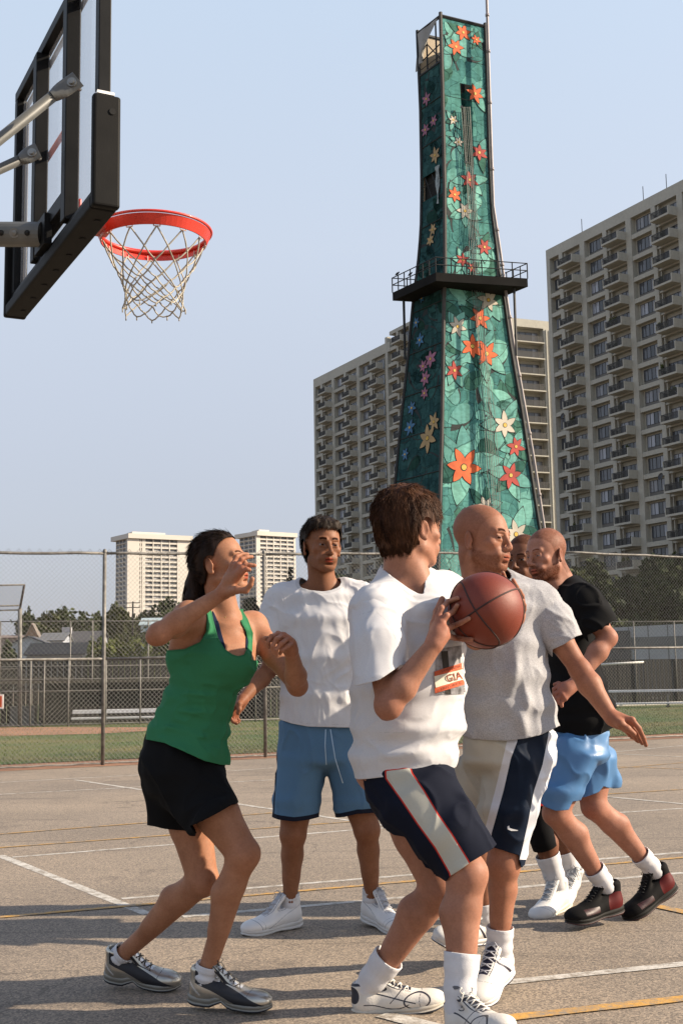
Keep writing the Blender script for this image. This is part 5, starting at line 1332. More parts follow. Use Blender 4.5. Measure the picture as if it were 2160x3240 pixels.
def make_body(prims, skinmat, label, base, fine, colf=None, h=.0058, group=None):
    lo, hi = bounds(prims, .02); f = Field(lo, hi, h, fine)
    for p in prims: f.put(p)
    V, Q = f.mesh(); V = laplace(V, tri(Q), 1, .4)
    col = np.ones((len(V), 3), np.float32); mo = (fbm(V*16+3, 3)-.5)*.30+(fbm(V*70, 2)-.5)*.16; col += (mo[:,None]*np.array([.8,1.0,1.1])).astype(np.float32)
    for p in prims:
        if p.get('tag') in ('knee', 'hand') or (p.get('tag') == 'forearm' and np.allclose(p['a'], p['b'])):
            d = np.linalg.norm(V-p['a'], axis=1)/(.055 if p['tag'] != 'hand' else .03); col *= 1-(np.exp(-d*d)*(.07 if p['tag'] != 'hand' else .03))[:,None]*np.array([.4,1.6,1.6])
    if colf: colf(V, col)
    o = np_mesh('person', V, Q, skinmat, None, None, base, True, col); tag(o, label, 'person', group)
    return o
def evalP(prims, V, grow=0.0):
    best = np.full(len(V), 9.)
    for pr in prims:
        a, b = pr['a'], pr['b']; ab = b-a; L2 = ab@ab
        t = np.clip((V-a)@ab/L2, 0, 1) if L2 > 1e-10 else np.zeros(len(V)); q = V-a-t[:,None]*ab; r = pr['ra']+(pr['rb']-pr['ra'])*t[:,None]+grow
        if pr['R'] is None: d = np.linalg.norm(q, axis=1)-r[:,0]
        else:
            l = q@pr['R'].T; k0 = np.linalg.norm(l/r, axis=1); k1 = np.linalg.norm(l/r**2, axis=1)+1e-6; d = k0*(k0-1)/k1
        best = np.minimum(best, d)
    return best
def sparing(cut, torso, tol=.012):
    """a sleeve cut that leaves the body of the shirt alone"""
    return lambda V: np.minimum(cut(V), (evalP(torso, V)-tol)*1000.)
def cloth(name, prims, mats, parent, base, cuts=(), splits=(), under=(), ug=.010, h=.0065, grow=0.0, fold=(), fine=(), th=.003, smooth=2, bumps=(), label=None, sleeves=()):
    lo, hi = bounds(prims, .03+grow); f = Field(lo, hi, h, fine)
    for p in prims: f.put(p, grow=p.get('grow', grow))
    for p in under: f.put(p, grow=ug, k=.015)
    V, Q = f.mesh(); T = tri(Q); V = laplace(V, T, smooth, .5); N = vnormals(V, T)
    for b in bumps:    # hand placed creases: (a, b, radius, amplitude)
        b = (b[0], b[1], b[2], max(b[3], -.0035))
        d, t = segdist(V, np.asarray(b[0]), np.asarray(b[1])); V = V+N*(b[3]*np.exp(-(d/b[2])**2)*np.clip(np.sin(np.pi*np.clip(t,.06,.94)), .0, 1))[:,None]
    for k in fold: V = folds(V, N, **k)
    for c in cuts: V, T, _ = cutaway(V, T, c(V))
    for (sp, scut, sund) in sleeves:      # sleeves are sewn on at the shoulder
        lo, hi = bounds(sp, .03); f = Field(lo, hi, h)
        for p in sp: f.put(p)
        for p in sund: f.put(p, grow=.008, k=.015)
        Vs, Q = f.mesh(); Ts = tri(Q); Vs = laplace(Vs, Ts, smooth, .5); Ns = vnormals(Vs, Ts)
        for b in bumps:
            d, t = segdist(Vs, np.asarray(b[0]), np.asarray(b[1])); Vs = Vs+Ns*(b[3]*np.exp(-(d/b[2])**2)*np.clip(np.sin(np.pi*np.clip(t,.06,.94)), .0, 1))[:,None]
        ax = nrm(sp[-1]['b']-sp[0]['a'])
        for k in fold: Vs = folds(Vs, Ns, **{**k, 'd': ax})
        Vs, Ts, _ = cutaway(Vs, Ts, scut(Vs)); T = np.concatenate([T, Ts+len(V)]); V = np.concatenate([V, Vs])
    M_ = np.zeros(len(T), int)
    for (c, mi) in splits:
        V, T, s_, M_ = split(V, T, c(V), M_); M_ = np.where(s_, mi, M_)
    o = np_mesh(name, V, T, mats, M_, parent, base, True)
    if th: solid(o, th)
    if label: o['label'] = label
    return o
def sock(parent, base, a, b, ra, rb, name='sock', rib=.0016, m=None):
    a = np.asarray(a); b = np.asarray(b); n = 40; k = 14; ax = nrm(b-a); u = nrm(np.cross(ax, [0,1,.1])); w = np.cross(ax, u)
    a = a-nrm(b-a)*.02
    mb = MB(); V = []
    for i in range(k+1):
        t = i/k; c = a+(b-a)*t; r = float(np.interp(t, [0,.10,.22,1], [ra*.74,ra*.86,ra*.95,rb]))+.0022*math.sin(t*17)*(.25 < t < .8)
        for j in range(n): q = 2*math.pi*j/n; V.append(c+(u*math.cos(q)+w*math.sin(q))*(r+(rib if j % 2 else 0)*(1 if t > .35 else .3)))
    for rr in (.0, -.004): 
        for j in range(n): q = 2*math.pi*j/n; V.append(b+ax*(.002 if rr == 0 else -.012)+(u*math.cos(q)+w*math.sin(q))*(rb+rr-.001))
    mb.add(V, [(i*n+j, i*n+(j+1) % n, (i+1)*n+(j+1) % n, (i+1)*n+j) for i in range(k+2) for j in range(n)])
    return mb.build(name, m or M['sock'], parent, base, smooth=True)
M['sock'] = mat('white_sock_cotton', (.58,.57,.58), .9, .06, 30, bump=.4, bscale=300)
def shoe(parent, base, ankle, toe, mats, style, side=1, width=1.0, label=None, L=.30, up=(0,0,1)):
    """ankle: ankle joint; toe: where the tip of the sole points. mats: [upper, sole, accent, accent2, lace]"""
    toe, ankle = map(lambda v: np.asarray(v, float), (toe, ankle))
    s = L/.29; u = nrm(up)
    for _ in range(6):
        R = frame(toe-(ankle-u*.088*s), u); u = R[2]
    heel = ankle-s*(.050*R[1]+.088*R[2])
    X = lambda x, y, z: heel+s*(x*R[0]+y*R[1]+z*R[2]); q = []
    def E(c, r, c2=None, r2=None, k=.012, op='add'):
        r = r if np.isscalar(r) else np.array(r)*[width,1,1]; r2 = r2 if (r2 is None or np.isscalar(r2)) else np.array(r2)*[width,1,1]
        q.append(P(X(*c), None if c2 is None else X(*c2), r*s, r2=None if r2 is None else r2*s, R=None if np.isscalar(r) else R, k=k*s, op=op))
    E((0,.046,.048), (.037,.046,.046), k=0); E((0,.08,.048), (.035,.05,.044), (0,.15,.044), (.039,.06,.034), k=.02)
    E((side*-.004,.205,.034), (.045,.080,.028), k=.025); E((side*-.006,.235,.030), (.040,.052,.025), k=.02)
    hi = .022 if style in ('high', 'boot') else .016 if style == 'wave' else 0
    E((0,.042,.06), (.034,.034,.03), (0,.040,.098+hi), (.036,.036,.022), k=.02)
    E((0,.155,.066), (.022,.02,.014), (0,.090,.112+hi), (.026,.012,.014), k=.015)      # tongue
    wv = .010 if style == 'wave' else .0
    lo, hi_ = bounds(q, .015); f = Field(lo, hi_, .0034)
    for p in q: f.put(p)
    f.halfspace(X(0,0,.014), -R[2], .003)
    # collar opening
    f.put(P(X(0,.048,.095+hi), X(0,.046,.16+hi), np.array([.026,.028,.02])*s, r2=np.array([.030,.032,.02])*s, R=R, k=.006), op='sub')
    V, Q = f.mesh(); T = tri(Q); V = laplace(V, T, 1, .4)
    loc = lambda V: ((V-heel)@R.T)/s
    M_ = np.zeros(len(T), int)
    sp = []
    if style == 'wave':
        sp.insert(0, (lambda V: (lambda l: np.minimum(.021-np.abs(l[:,2]-(.112-.40*l[:,1])), l[:,1]-.030))(loc(V)), 2))
        sp.append((lambda V: (lambda l: np.minimum(.0045-np.abs(l[:,2]-(.085-.9*l[:,1])), np.minimum(l[:,1]-.003, .05-l[:,1])))(loc(V)), 3))
    elif style == 'boot':
        sp.insert(0, (lambda V: (lambda l: np.minimum(.050-np.hypot((l[:,1]-.045), (l[:,2]-.050)*1.1), .2))(loc(V)), 3))
        sp.insert(1, (lambda V: (lambda l: np.minimum(.011-np.abs(l[:,2]-.045), np.minimum(l[:,1]-.15, .23-l[:,1])))(loc(V)), 2))
    elif style == 'run':
        Lf = lambda g: (lambda V: g(loc(V)))
        sp.insert(0, (Lf(lambda l: np.minimum(.0020-np.abs((l[:,2]-.062)+(l[:,1]-.12)*.35), np.minimum(l[:,1]-.07, .2-l[:,1]))), 2))
        sp.insert(1, (Lf(lambda l: np.minimum(.020-np.hypot(l[:,1]-.010, (l[:,2]-.078)*.8), .1)), 2))
        sp.insert(2, (Lf(lambda l: .0035-np.abs(l[:,2]-(.108-.0*l[:,1]))), 2))
        sp.insert(3, (Lf(lambda l: .0020-np.abs((l[:,2]-.05)-(l[:,1]-.13)*.8)-np.clip(np.abs(l[:,1]-.15)-.03,0,1)), 2))
        sp.insert(4, (Lf(lambda l: .0016-np.abs(np.hypot((l[:,1]-.205)*.55, l[:,2]-.040)-.022)), 2))
        sp.insert(5, (Lf(lambda l: .0018-np.abs((l[:,2]-.036)-.012*np.sin(l[:,1]*34))-np.clip(np.abs(l[:,1]-.11)-.07,0,1)), 2))
    elif style == 'court':
        sp.insert(0, (lambda V: (lambda l: np.minimum(.006-np.abs((l[:,2]-.055)-(l[:,1]-.09)*.9), np.minimum(l[:,1]-.05, .14-l[:,1])))(loc(V)), 2))
        sp.append((lambda V: (lambda l: np.minimum(.022-l[:,1], .052-l[:,2]))(loc(V)), 2))
    elif style in ('plain', 'high'):
        sp.insert(0, (lambda V: (lambda l: .0016-np.abs(np.hypot(l[:,1]-.30, l[:,2]-.0)-.085))(loc(V)), 2))
        sp.insert(1, (lambda V: (lambda l: .0014-np.abs((l[:,2]-.06)+(l[:,1]-.10)*.45))(loc(V)), 2))
    for (c, mi) in sp:
        V, T, s_, M_ = split(V, T, c(V), M_); M_ = np.where(s_, mi, M_)
    th_ = 5 if len(mats) > 4 else 3
    def throat(V): l = loc(V); return np.minimum(.0165-np.abs(l[:,0]), np.minimum(np.minimum(l[:,1]-.080, .190-l[:,1]), l[:,2]-.050))
    def eyestay(V): l = loc(V); return .0011-np.abs(np.abs(l[:,0])-.0225)-np.clip(np.abs(l[:,1]-.135)-.055, 0, 1)-np.clip(.045-l[:,2], 0, 1)
    def toecap(V): l = loc(V); return .0012-np.abs(l[:,1]-(.222-6*l[:,0]**2))
    for c, mi in ((throat, 0 if style == 'boot' else 3), (eyestay, 0 if style == 'boot' else 2), (toecap, 0 if style == 'boot' else 2)):
        V, T, s_, M_ = split(V, T, c(V), M_); M_ = np.where(s_, mi, M_)
    o = np_mesh('shoe', V, T, mats, M_, parent, base, True)
    if label: o['label'] = label
    # sole: a flared slab with a dark tread
    K = 44; ty = lambda u: .5-.5*math.cos(u)
    def outline(z, infl):
        pts = []
        for i in range(K):
            u = 2*math.pi*i/K; yy = (.5-.5*math.cos(u)); sg = 1 if u < math.pi else -1
            hw = float(np.interp(yy, [0,.03,.10,.25,.45,.62,.75,.88,.96,1], [.0,.020,.032,.036,.032,.040,.046,.038,.022,.0]))*width
            pts.append((sg*(hw+infl)*(1 if 0 < hw else 0)+side*-.006*max(0, yy-.4)*2, -.004-infl+yy*(.294+2*infl), z))
        return pts
    top = lambda y: float(np.interp(y, [0,.04,.10,.20,.29], [.036,.033,.026,.022,.028]))+(.016*math.exp(-((y-.115)/.022)**2) if wv else 0)
    bot = lambda y: .010*max(0, (y-.235)/.055)**2+.004*max(0, (.03-y)/.03)+(.020*math.exp(-((y-.118)/.020)**2) if wv else (.003*math.exp(-((y-.13)/.03)**2)))
    for nm, lv, mm in (('sole', [(.26,.0035),(.50,.0015),(.52,.0024),(.75,.0024),(.95,.0010),(1.0,-.003)], mats[1]), ('tread', [(0,-.004),(.02,.0015),(.24,.0040),(.258,.0028)], mats[2] if style != 'high' else mats[1])):
        sb_ = MB(); Vv = []
        for (f_, infl) in lv:
            for (x, y, z) in outline(0, infl): zb_, zt_ = bot(y), top(y); Vv.append(X(x, y, zb_+(zt_-zb_)*f_))
        n_ = len(lv); Fq = [(i*K+j, i*K+(j+1) % K, (i+1)*K+(j+1) % K, (i+1)*K+j) for i in range(n_-1) for j in range(K)]
        for i0, rv in ((0, 1), ((n_-1)*K, 0)):
            for j in range(1, K//2):
                a_, b_, c_, d_ = i0+j, i0+(j+1) % K, i0+(K-j-1) % K, i0+(K-j) % K; Fq.append((a_, b_, c_, d_) if rv else (d_, c_, b_, a_))
        sb_.add(Vv, Fq); so3 = sb_.build(nm, mm, o, base, smooth=True)
    # laces
    lb = MB(); lm = mats[-1]
    for i in range(5):
        y = .182-.020*i; z = .074+.0125*i+hi*.16*i; w_ = .021-.001*i
        for sd in (-1, 1):
            lb.tube([X(-sd*w_,y,z-.006), X(0,y-.003,z+.005), X(sd*w_,y-.012,z+.003)], .0021*s, 5)
    kn = X(0,.096,.130+hi*.8)
    for sd in (-1, 1):
        lb.tube([kn, kn+s*(R[0]*sd*.014+R[2]*.010+R[1]*.006), kn+s*(R[0]*sd*.026+R[1]*.014+R[2]*.002), kn+s*(R[0]*sd*.018+R[1]*.010-R[2]*.006), kn], .0016*s, 5)
        lb.tube([kn, kn+s*(R[0]*sd*.014+R[1]*.012-R[2]*.006), kn+s*(R[0]*sd*.030+R[1]*.018-R[2]*.026)], .0016*s, 5)
    lb.build('laces', lm, o, base, smooth=True)
    return o
def hairmat(name, c, c2):
    m = mat(name, c, .60, .2, 55, col2=c2, stretch=(1,1,.12), bump=.6, bscale=260, spec=.14); return m
ZL_Y = [-.13,-.05,-.020,.012,.032,.055,.10]
def hairline(l, zl, jag=.006, s=1.0):
    y = l[:,1]; return np.interp(y, ZL_Y, zl)+jag*(vnoise(l*90)-.5)*2
def strands(cap, flow, n, L, r, m, parent, base, name='hair_strands', lift=.004, region=None, curl=.0, jitter=.16):
    V, T = cap; N = vnormals(V, T); idx = RNG.choice(len(V), n*2); idx = idx[region(V[idx])][:n] if region else idx[:n]
    Vv = []; F = []; k = 5
    for i in idx:
        p = V[i].copy(); nn = N[i]; pts = [p-nn*.002]; d = flow(p, nn); ln = L*random.uniform(.6,1.25); jit = nrm(np.random.default_rng(int(i)).normal(size=3))*jitter
        for j in range(1, k):
            t = j/(k-1); dd = nrm(d+jit*(.4+t*curl*3)); pts.append(pts[-1]+dd*ln/(k-1)+nn*lift*(1-t)*.8)
        tng = nrm(d); a = nrm(np.cross(tng, nn)); b = nn; m0 = len(Vv)
        for j, q in enumerate(pts):
            w = r*(1-.75*j/(k-1))
            for c in range(3): g = c*2.094; Vv.append(q+(a*math.cos(g)+b*math.sin(g))*w)
        for j in range(k-1):
            for c in range(3): F.append((m0+j*3+c, m0+j*3+(c+1) % 3, m0+j*3+3+(c+1) % 3, m0+j*3+3+c))
    return np_mesh(name, np.array(Vv), np.array(F), m, None, parent, base, True)
def hair_cap(o, R, s, zl, grow, thick, name, m, parent, base, flow, n=2600, L=.035, extra=(), jag=.006, r=.0011, curl=.0, lift=.004, disp=.004):
    H = lambda x, y, z: np.asarray(o)+s*(x*R[0]+y*R[1]+z*R[2])
    q = [P(H(0,-.018,.036), None, (np.array([.074,.090,.084])+grow)*s, R=R, k=0), P(H(0,.020,.024), None, (np.array([.067,.068,.078])+grow*.8)*s, R=R, k=.02)]
    q.append(P(H(0,-.045,-.02), H(0,-.052,-.055), (np.array([.058,.045,.04])+grow*.7)*s, r2=(np.array([.050,.030,.03])+grow*.6)*s, R=R, k=.03))
    for e in extra: q.append(P(H(*e[0]), H(*e[1]), np.array(e[2])*s, r2=np.array(e[3])*s, R=R, k=.03))
    lo, hi = bounds(q, .02); f = Field(lo, hi, .0034)
    for p in q: f.put(p)
    V, Q = f.mesh(); T = tri(Q); N = vnormals(V, T)
    l = ((V-o)@R.T)/s; V = V+N*((fbm(l*np.array([60,60,14])+3, 3)-.5)*disp*2+(fbm(l*22, 2)-.5)*disp*1.5)[:,None]
    loc = lambda V: ((V-o)@R.T)/s
    V, T, _ = cutaway(V, T, (lambda l: hairline(l, zl, jag)-l[:,2])(loc(V)))
    ear = (lambda l: np.maximum(.029-np.hypot(l[:,1]+.006, (l[:,2]+.012)*.75), -1)); V, T, _ = cutaway(V, T, ear(loc(V)))
    ob = np_mesh(name, V, T, m, None, parent, base, True)
    if n: strands((V, T), flow, n, L*s, r, m, ob, base, lift=lift, curl=curl, region=lambda Q: (lambda l: np.hypot(l[:,1]+.004, (l[:,2]-.006)*.6) > .034)(loc(Q)))
    return ob, (V, T)
def head_color(o, R, s, col, V, sk=(.3,.14,.08), lips=(.95,.50,.48), brow=(.16,.12,.10), stub=None, buzz=None, iris=(.10,.06,.04), gaze=(0,1,0), eo=.0046, browth=.0042):
    l = ((V-o)@R.T)/s; hd = np.linalg.norm(l, axis=1) < .17
    def mixc(mask, c): m_ = np.clip(mask, 0, 1)[:,None]*hd[:,None]; col[:] = col*(1-m_)+np.array(c)*m_*1.0
    if buzz is not None:
        zl = np.interp(l[:,1], ZL_Y, buzz[1]); mixc(np.clip((l[:,2]-zl)/.010, 0, 1)*(.55+.5*vnoise(l*220))*buzz[2], buzz[0])
    if stub is not None:
        c_, a_ = stub; m_ = np.clip((-.040-l[:,2]+np.clip(.02-l[:,1],0,.04)*.5)/.012, 0, 1)*np.clip((l[:,1]+.012)/.015, 0, 1)*np.clip((l[:,2]+.125)/.01,0,1)
        ck = np.clip((np.abs(l[:,0])-.024)/.012, 0, 1)*np.clip((l[:,1]-.03)/.02,0,1)*np.clip((l[:,2]+.066)/.012, 0, 1); m_ = m_*(1-ck)
        mixc(m_*a_*(.6+.6*vnoise(l*260)), c_)
    # warm cheeks, nose and ears
    for c, r in (((.044,.065,-.03),.024), ((-.044,.065,-.03),.024), ((0,.115,-.034),.014), ((.079,-.01,-.012),.03), ((-.079,-.01,-.012),.03)):
        mixc(np.exp(-(np.linalg.norm(l-np.array(c), axis=1)/r)**2)*.30, (1.05,.86,.82))
    ax = np.abs(l[:,0])
    by = .0215+.004*np.sin(np.clip((ax-.010)/.036, 0, 1)*math.pi)
    mixc(np.clip((browth-np.abs(l[:,2]-by))/.0022, 0, 1)*np.clip((ax-.010)/.003, 0, 1)*np.clip((.045-ax)/.005, 0, 1)*(l[:,1] > .05), brow)
    for (z0, hz) in ((-.0620,.0058), (-.0738,.0062)):
        w_ = 1-(l[:,0]/.0235)**2; mixc(np.clip((hz*np.clip(w_,0,1)-np.abs(l[:,2]-z0))/.0018, 0, 1)*(l[:,1] > .07), lips)
    mixc(np.clip((.0026-np.abs(l[:,2]+.068))/.0012, 0, 1)*np.clip((.017-ax)/.003, 0, 1)*(l[:,1] > .07), (.10,.03,.03))
    g = nrm(gaze)
    for x in (-1, 1):
        c = np.array([x*.030,.0758,-.002]); v = l-c; rr = np.linalg.norm(v, axis=1); on = (rr < .0142) & (v[:,1] > .004)
        mixc(on*1.0*np.clip((eo-np.abs(l[:,2]+.0025))/.0010, 0, 1)*np.clip((.0115-np.abs(l[:,0]-x*.030))/.001, 0, 1), tuple(.19/np.array(sk)*np.array([1,.95,.92])))
        cs = (v@g)/(rr+1e-9); mixc(on*np.clip((cs-.84)/.03, 0, 1)*np.clip((eo-np.abs(l[:,2]+.0025))/.001, 0, 1), iris)
        mixc(np.clip((.0018-np.abs(l[:,2]-.0046))/.0010, 0, 1)*(np.abs(l[:,0]-x*.030) < .0125)*(l[:,1] > .06)*.6, (.30,.22,.2))
def decal(name, polys, target, m, parent, base, off=.0016):
    """polys: lists of photo positions; dropped along the line of sight onto the garment's surface"""
    dg = bpy.context.evaluated_depsgraph_get(); dg.update(); bvh = BVHTree.FromObject(target, dg)
    org = Vector(EYE)-Vector(base); mb = MB(); ok = False
    for pl in polys:
        P3 = []
        for (x, y) in pl:
            d = Vector(nrm(ray(x, y))); h = bvh.ray_cast(org, d)
            if h[0] is None: P3 = None; break
            P3.append(np.array(h[0])-np.array(d)*off)
        if P3: mb.add(P3, [tuple(range(len(P3)))]); ok = True
    return mb.build(name, m, parent, (0,0,0)) if ok else None
def decal_grid(name, a, b, c, d, nu, nv, target, m, parent, base, off):
    a, b, c, d = map(np.array, (a, b, c, d)); g = lambda u, v: tuple((a+(b-a)*u)*(1-v)+(d+(c-d)*u)*v); pl = []
    for i in range(nu):
        for j in range(nv): pl.append([g(i/nu, j/nv), g((i+1)/nu, j/nv), g((i+1)/nu, (j+1)/nv), g(i/nu, (j+1)/nv)])
    return decal(name, pl, target, m, parent, base, off)
def densify(pl, step=6):
    out = []
    for a, b in zip(pl, pl[1:]+pl[:1]):
        a = np.array(a, float); b = np.array(b, float); k = max(1, int(np.linalg.norm(b-a)/step))
        out += [tuple(a+(b-a)*i/k) for i in range(k)]
    return out
def letter_polys(txt, A, B, hgt, track=None):
    """font outlines laid between photo positions A and B (baseline)"""
    cu = bpy.data.curves.new('t', 'FONT'); cu.body = txt; cu.resolution_u = 2; cu.offset = .012; ob = bpy.data.objects.new('t', cu); COL.objects.link(ob)
    dg = bpy.context.evaluated_depsgraph_get(); dg.update(); me = bpy.data.meshes.new_from_object(ob.evaluated_get(dg))
    bm = bmesh.new(); bm.from_mesh(me); bmesh.ops.triangulate(bm, faces=bm.faces)
    xs = [v.co.x for v in bm.verts]; x0, x1 = min(xs), max(xs); A = np.array(A, float); B = np.array(B, float); e = (B-A)/(x1-x0); n = np.array([e[1], -e[0]]); n = n/np.linalg.norm(n)*hgt/.72
    out = [[tuple(A+e*(v.co.x-x0)+n*v.co.y) for v in f.verts] for f in bm.faces]
    bm.free(); bpy.data.objects.remove(ob); bpy.data.curves.remove(cu); bpy.data.meshes.remove(me); return out
def pxline(pts, w=1.2):
    def f(V):
        x, y = projv(V); d = np.full(len(V), 1e9)
        for a, b in zip(pts[:-1], pts[1:]):
            ex, ey = b[0]-a[0], b[1]-a[1]; t = np.clip(((x-a[0])*ex+(y-a[1])*ey)/(ex*ex+ey*ey), 0, 1); d = np.minimum(d, np.hypot(x-a[0]-t*ex, y-a[1]-t*ey))
        return w-d
    return f
edge = lambda f, w, t=1.0: (lambda V: t-np.abs(np.abs(f(V))-w))
M['stitch'] = None
cloth_mat = lambda nm, c, **k: mat(nm, c, k.pop('rough', .88), k.pop('var', .05), 5, bump=k.pop('bump', .35), bscale=k.pop('bscale', 500), fine=k.pop('fine', .04), bdist=.0010, fscale=k.pop('fscale', 350), spec=k.pop('spec', .12), **k)
M['white_tee'] = cloth_mat('white_cotton', (.54,.53,.535))
M['hem'] = cloth_mat('white_hem', (.44,.435,.44))
gpeople = None
def V3(*a): return np.array(a, float)
# ------------------------------------------------------------------ young man in white shirt and blue shorts (standing)
def young_man():
    Y = 5.5; base = G(1040, 2935)*[1,1,0]
    hR = frame((.34,-.94,-.03), (0.03,0,1)); ho = W(1019, 1727, Y-.02); s = 1.04
    hp, H = head_prims(ho, hR, s, nose=1.05, jaw=.97)
    pr = [] + hp
    nb = W(1022, 1868, Y+.03); pr += [P(H(0,-.025,-.07), nb, .058, r2=.064, k=.02)]
    shR, shL = W(897, 1905, Y+.02), W(1140, 1900, Y+.02)
    pr += [P(W(980,1872,Y+.04), shR, .045, r2=.05, k=.03), P(W(1065,1870,Y+.04), shL, .045, r2=.05, k=.03)]
    pr += loft([st(915,1125,1930,Y,.10), st(905,1130,2020,Y,.115), st(915,1118,2180,Y,.105), st(900,1130,2330,Y,.12), st(900,1140,2400,Y,.12)])
    elR, wrR = W(850, 2120, Y-.02), W(769, 2212, Y-.16)
    elL, wrL = W(1190, 2110, Y+.05), W(1215, 2280, Y-.05)
    pr += arm_prims(shR, elR, wrR, .98)+arm_prims(shL, elL, wrL, .98)
    w = lambda x, y, dy: W(x, y, Y-.20+dy)
    pr += hand_prims(wrR, [[w(733,2250,0), w(727,2268,0), w(738,2284,.0), w(750,2288,.0)], [w(737,2257,.02), w(737,2275,.02), w(747,2288,.02), w(756,2285,.02)], [w(742,2262,.04), w(744,2280,.04), w(752,2286,.04)], [w(748,2262,.06), w(752,2276,.06), w(757,2280,.06)]],
                      [w(757,2228,-.01), w(757,2245,-.02), w(754,2257,-.02)], 1.0)
    pr += hand_prims(wrL, [[w(1215+6*i,2330,.15), w(1213+6*i,2352,.14), w(1210+6*i,2368,.12)] for i in range(4)], [w(1200,2305,.12), w(1193,2325,.12), w(1192,2340,.12)])
    hipR, hipL = W(955, 2400, Y), W(1095, 2400, Y)
    aR, aL = W(917, 2866, Y+.02), W(1177, 2850, Y+.05)
    tR, tL = G(850, 2935), G(1220, 2928)
    pr += leg_prims(hipR, W(927, 2640, Y-.03), aR, tR, 1.05, (0,1,0)); pr += leg_prims(hipL, W(1160, 2625, Y-.02), aL, tL, 1.05, (0,1,0))
    def colf(V, col): head_color(ho, hR, s, col, V, (.24,.10,.05), brow=(.10,.08,.07), lips=(1.0,.42,.40), stub=((.62,.58,.56), .35), gaze=(-.1,1,-.12), browth=.0064, eo=.0042)
    SK = skin('tan_skin', (.19,.078,.038), (.235,.100,.052))
    fine = [(ho-.14, ho+.15, .0023), (w(725,2290,-.03), w(800,2205,.1), .0028)]
    b = make_body(pr, SK, 'person with short dark hair in a plain white T-shirt and blue knee shorts', base, fine, colf)
    hm = hairmat('dark_brown_hair', (.012,.008,.006), (.035,.022,.014))
    fl = lambda p, n: nrm(hR[1]*.7-hR[2]*.5+hR[0]*.3-n*np.dot(hR[1]*.7-hR[2]*.5, n))
    hair_cap(ho, hR, s, [-.085,-.080,-.015,-.008,.040,.066,.078], .014, 0, 'hair', hm, b, base, fl, n=5200, L=.014, extra=[((-.03,.05,.088),(.04,.055,.084),(.03,.026,.022),(.03,.026,.022))], curl=.5, lift=.0022, disp=.006)
    # shirt
    _s = loft([st(950,1092,1858,Y+.02,.075,.03), st(893,1143,1890,Y+.01,.10,.04), st(882,1152,1960,Y,.128), st(885,1150,2080,Y,.135), st(889,1150,2200,Y,.14), st(883,1158,2330,Y,.148)], k=.03); sh = list(_s)
    sh += [P(shR, W(861,1985,Y), .083, r2=.082, k=.04), P(shL, W(1172,2030,Y+.03), .078, r2=.078, k=.04)]
    sR = [P(shR, W(858,2000,Y), .085, r2=.088, k=.04), P(W(858,2000,Y), W(850,2110,Y-.01), .088, r2=.090, k=.02)]; sL = [P(shL, W(1190,2130,Y+.03), .08, r2=.085, k=.04)]
    ua = [p for p in pr if p.get('tag') == 'upperarm']
    sh += [P(W(950,1868,Y+.04), shR, .055, r2=.07, k=.04), P(W(1090,1866,Y+.04), shL, .055, r2=.07, k=.04)]
    neck = lambda V: .0-(-(0)+np.maximum(np.linalg.norm((V-W(1012,1838,Y-.015))*[1,1,1.15], axis=1)-.094, -1))
    sl = nrm(elR-shR); sl2 = nrm(elL-shL)
    c1 = lambda V: np.minimum((V-W(850,2072,Y))@sl, .13-np.linalg.norm(V-W(848,2110,Y), axis=1)); c2 = lambda V: np.minimum((V-W(1185,2080,Y))@sl2, .16-np.linalg.norm(V-W(1190,2120,Y), axis=1))
    hem = pxpoly([(700,2274),(882,2278),(925,2290),(972,2298),(1103,2302),(1300,2300),(1300,2700),(700,2700)], Y-.12)
    B_ = lambda x0,y0,x1,y1,r,a,dy=-.13: (W(x0,y0,Y+dy), W(x1,y1,Y+dy), r*1.2, a*.38)
    bumps = [B_(945,1900,905,2010,.016,.012), B_(965,1905,930,2030,.014,-.010), B_(1000,2060,985,2290,.02,.012), B_(1045,2080,1050,2290,.018,-.010), B_(935,2090,925,2280,.022,.012), B_(1085,2050,1100,2290,.02,.010),
             B_(880,2150,960,2200,.015,.010), B_(885,2200,950,2215,.012,-.009), B_(1010,2000,980,2110,.016,.007), B_(1060,1930,1090,2060,.02,.009), B_(930,1990,985,2100,.015,-.008)]
    T_ = cloth('t_shirt', sh, [M['white_tee'], M['hem']], b, base, [neck, hem], [(edge(hem, 9), 1), (lambda V: neck(V)+.017, 1)], sleeves=[(sR, c1, ua[:3]), (sL, c2, ua[3:])], bumps=bumps, fold=[dict(amp=.0026, f=9, d=(0.1,0,1), el=.16, seed=2), dict(amp=.0010, f=24, d=(-.3,0,1), el=.25, seed=3)], h=.006)
    cb = MB(); cc = W(1012,1840,Y-.015)
    # shorts
    blue = cloth_mat('blue_cotton', (.085,.165,.26)); navy = cloth_mat('navy_trim', (.010,.012,.022))
    so = loft([st(882,1150,2290,Y,.13), st(876,1158,2400,Y,.14)], k=.03)
    so += loft([st(872,1045,2400,Y,.125), st(862,1012,2530,Y-.01,.12), st(856,1006,2640,Y-.02,.115)], k=.02)+loft([st(1020,1180,2400,Y,.12), st(1052,1208,2530,Y,.115), st(1064,1222,2640,Y,.11)], k=.02)
    hs_ = pxpoly([(700,2590),(856,2590),(930,2597),(1004,2590),(1034,2592),(1064,2592),(1130,2574),(1217,2571),(1300,2570),(1300,2800),(700,2800)], Y-.1)
    trim = pxpoly([(700,2576),(856,2576),(930,2583),(1004,2576),(1034,2578),(1064,2578),(1130,2560),(1217,2557),(1300,2556),(1300,2800),(700,2800)], Y-.1)
    seam = pxpoly([(846,2400),(858,2400),(864,2590),(859,2592),(846,2592)])
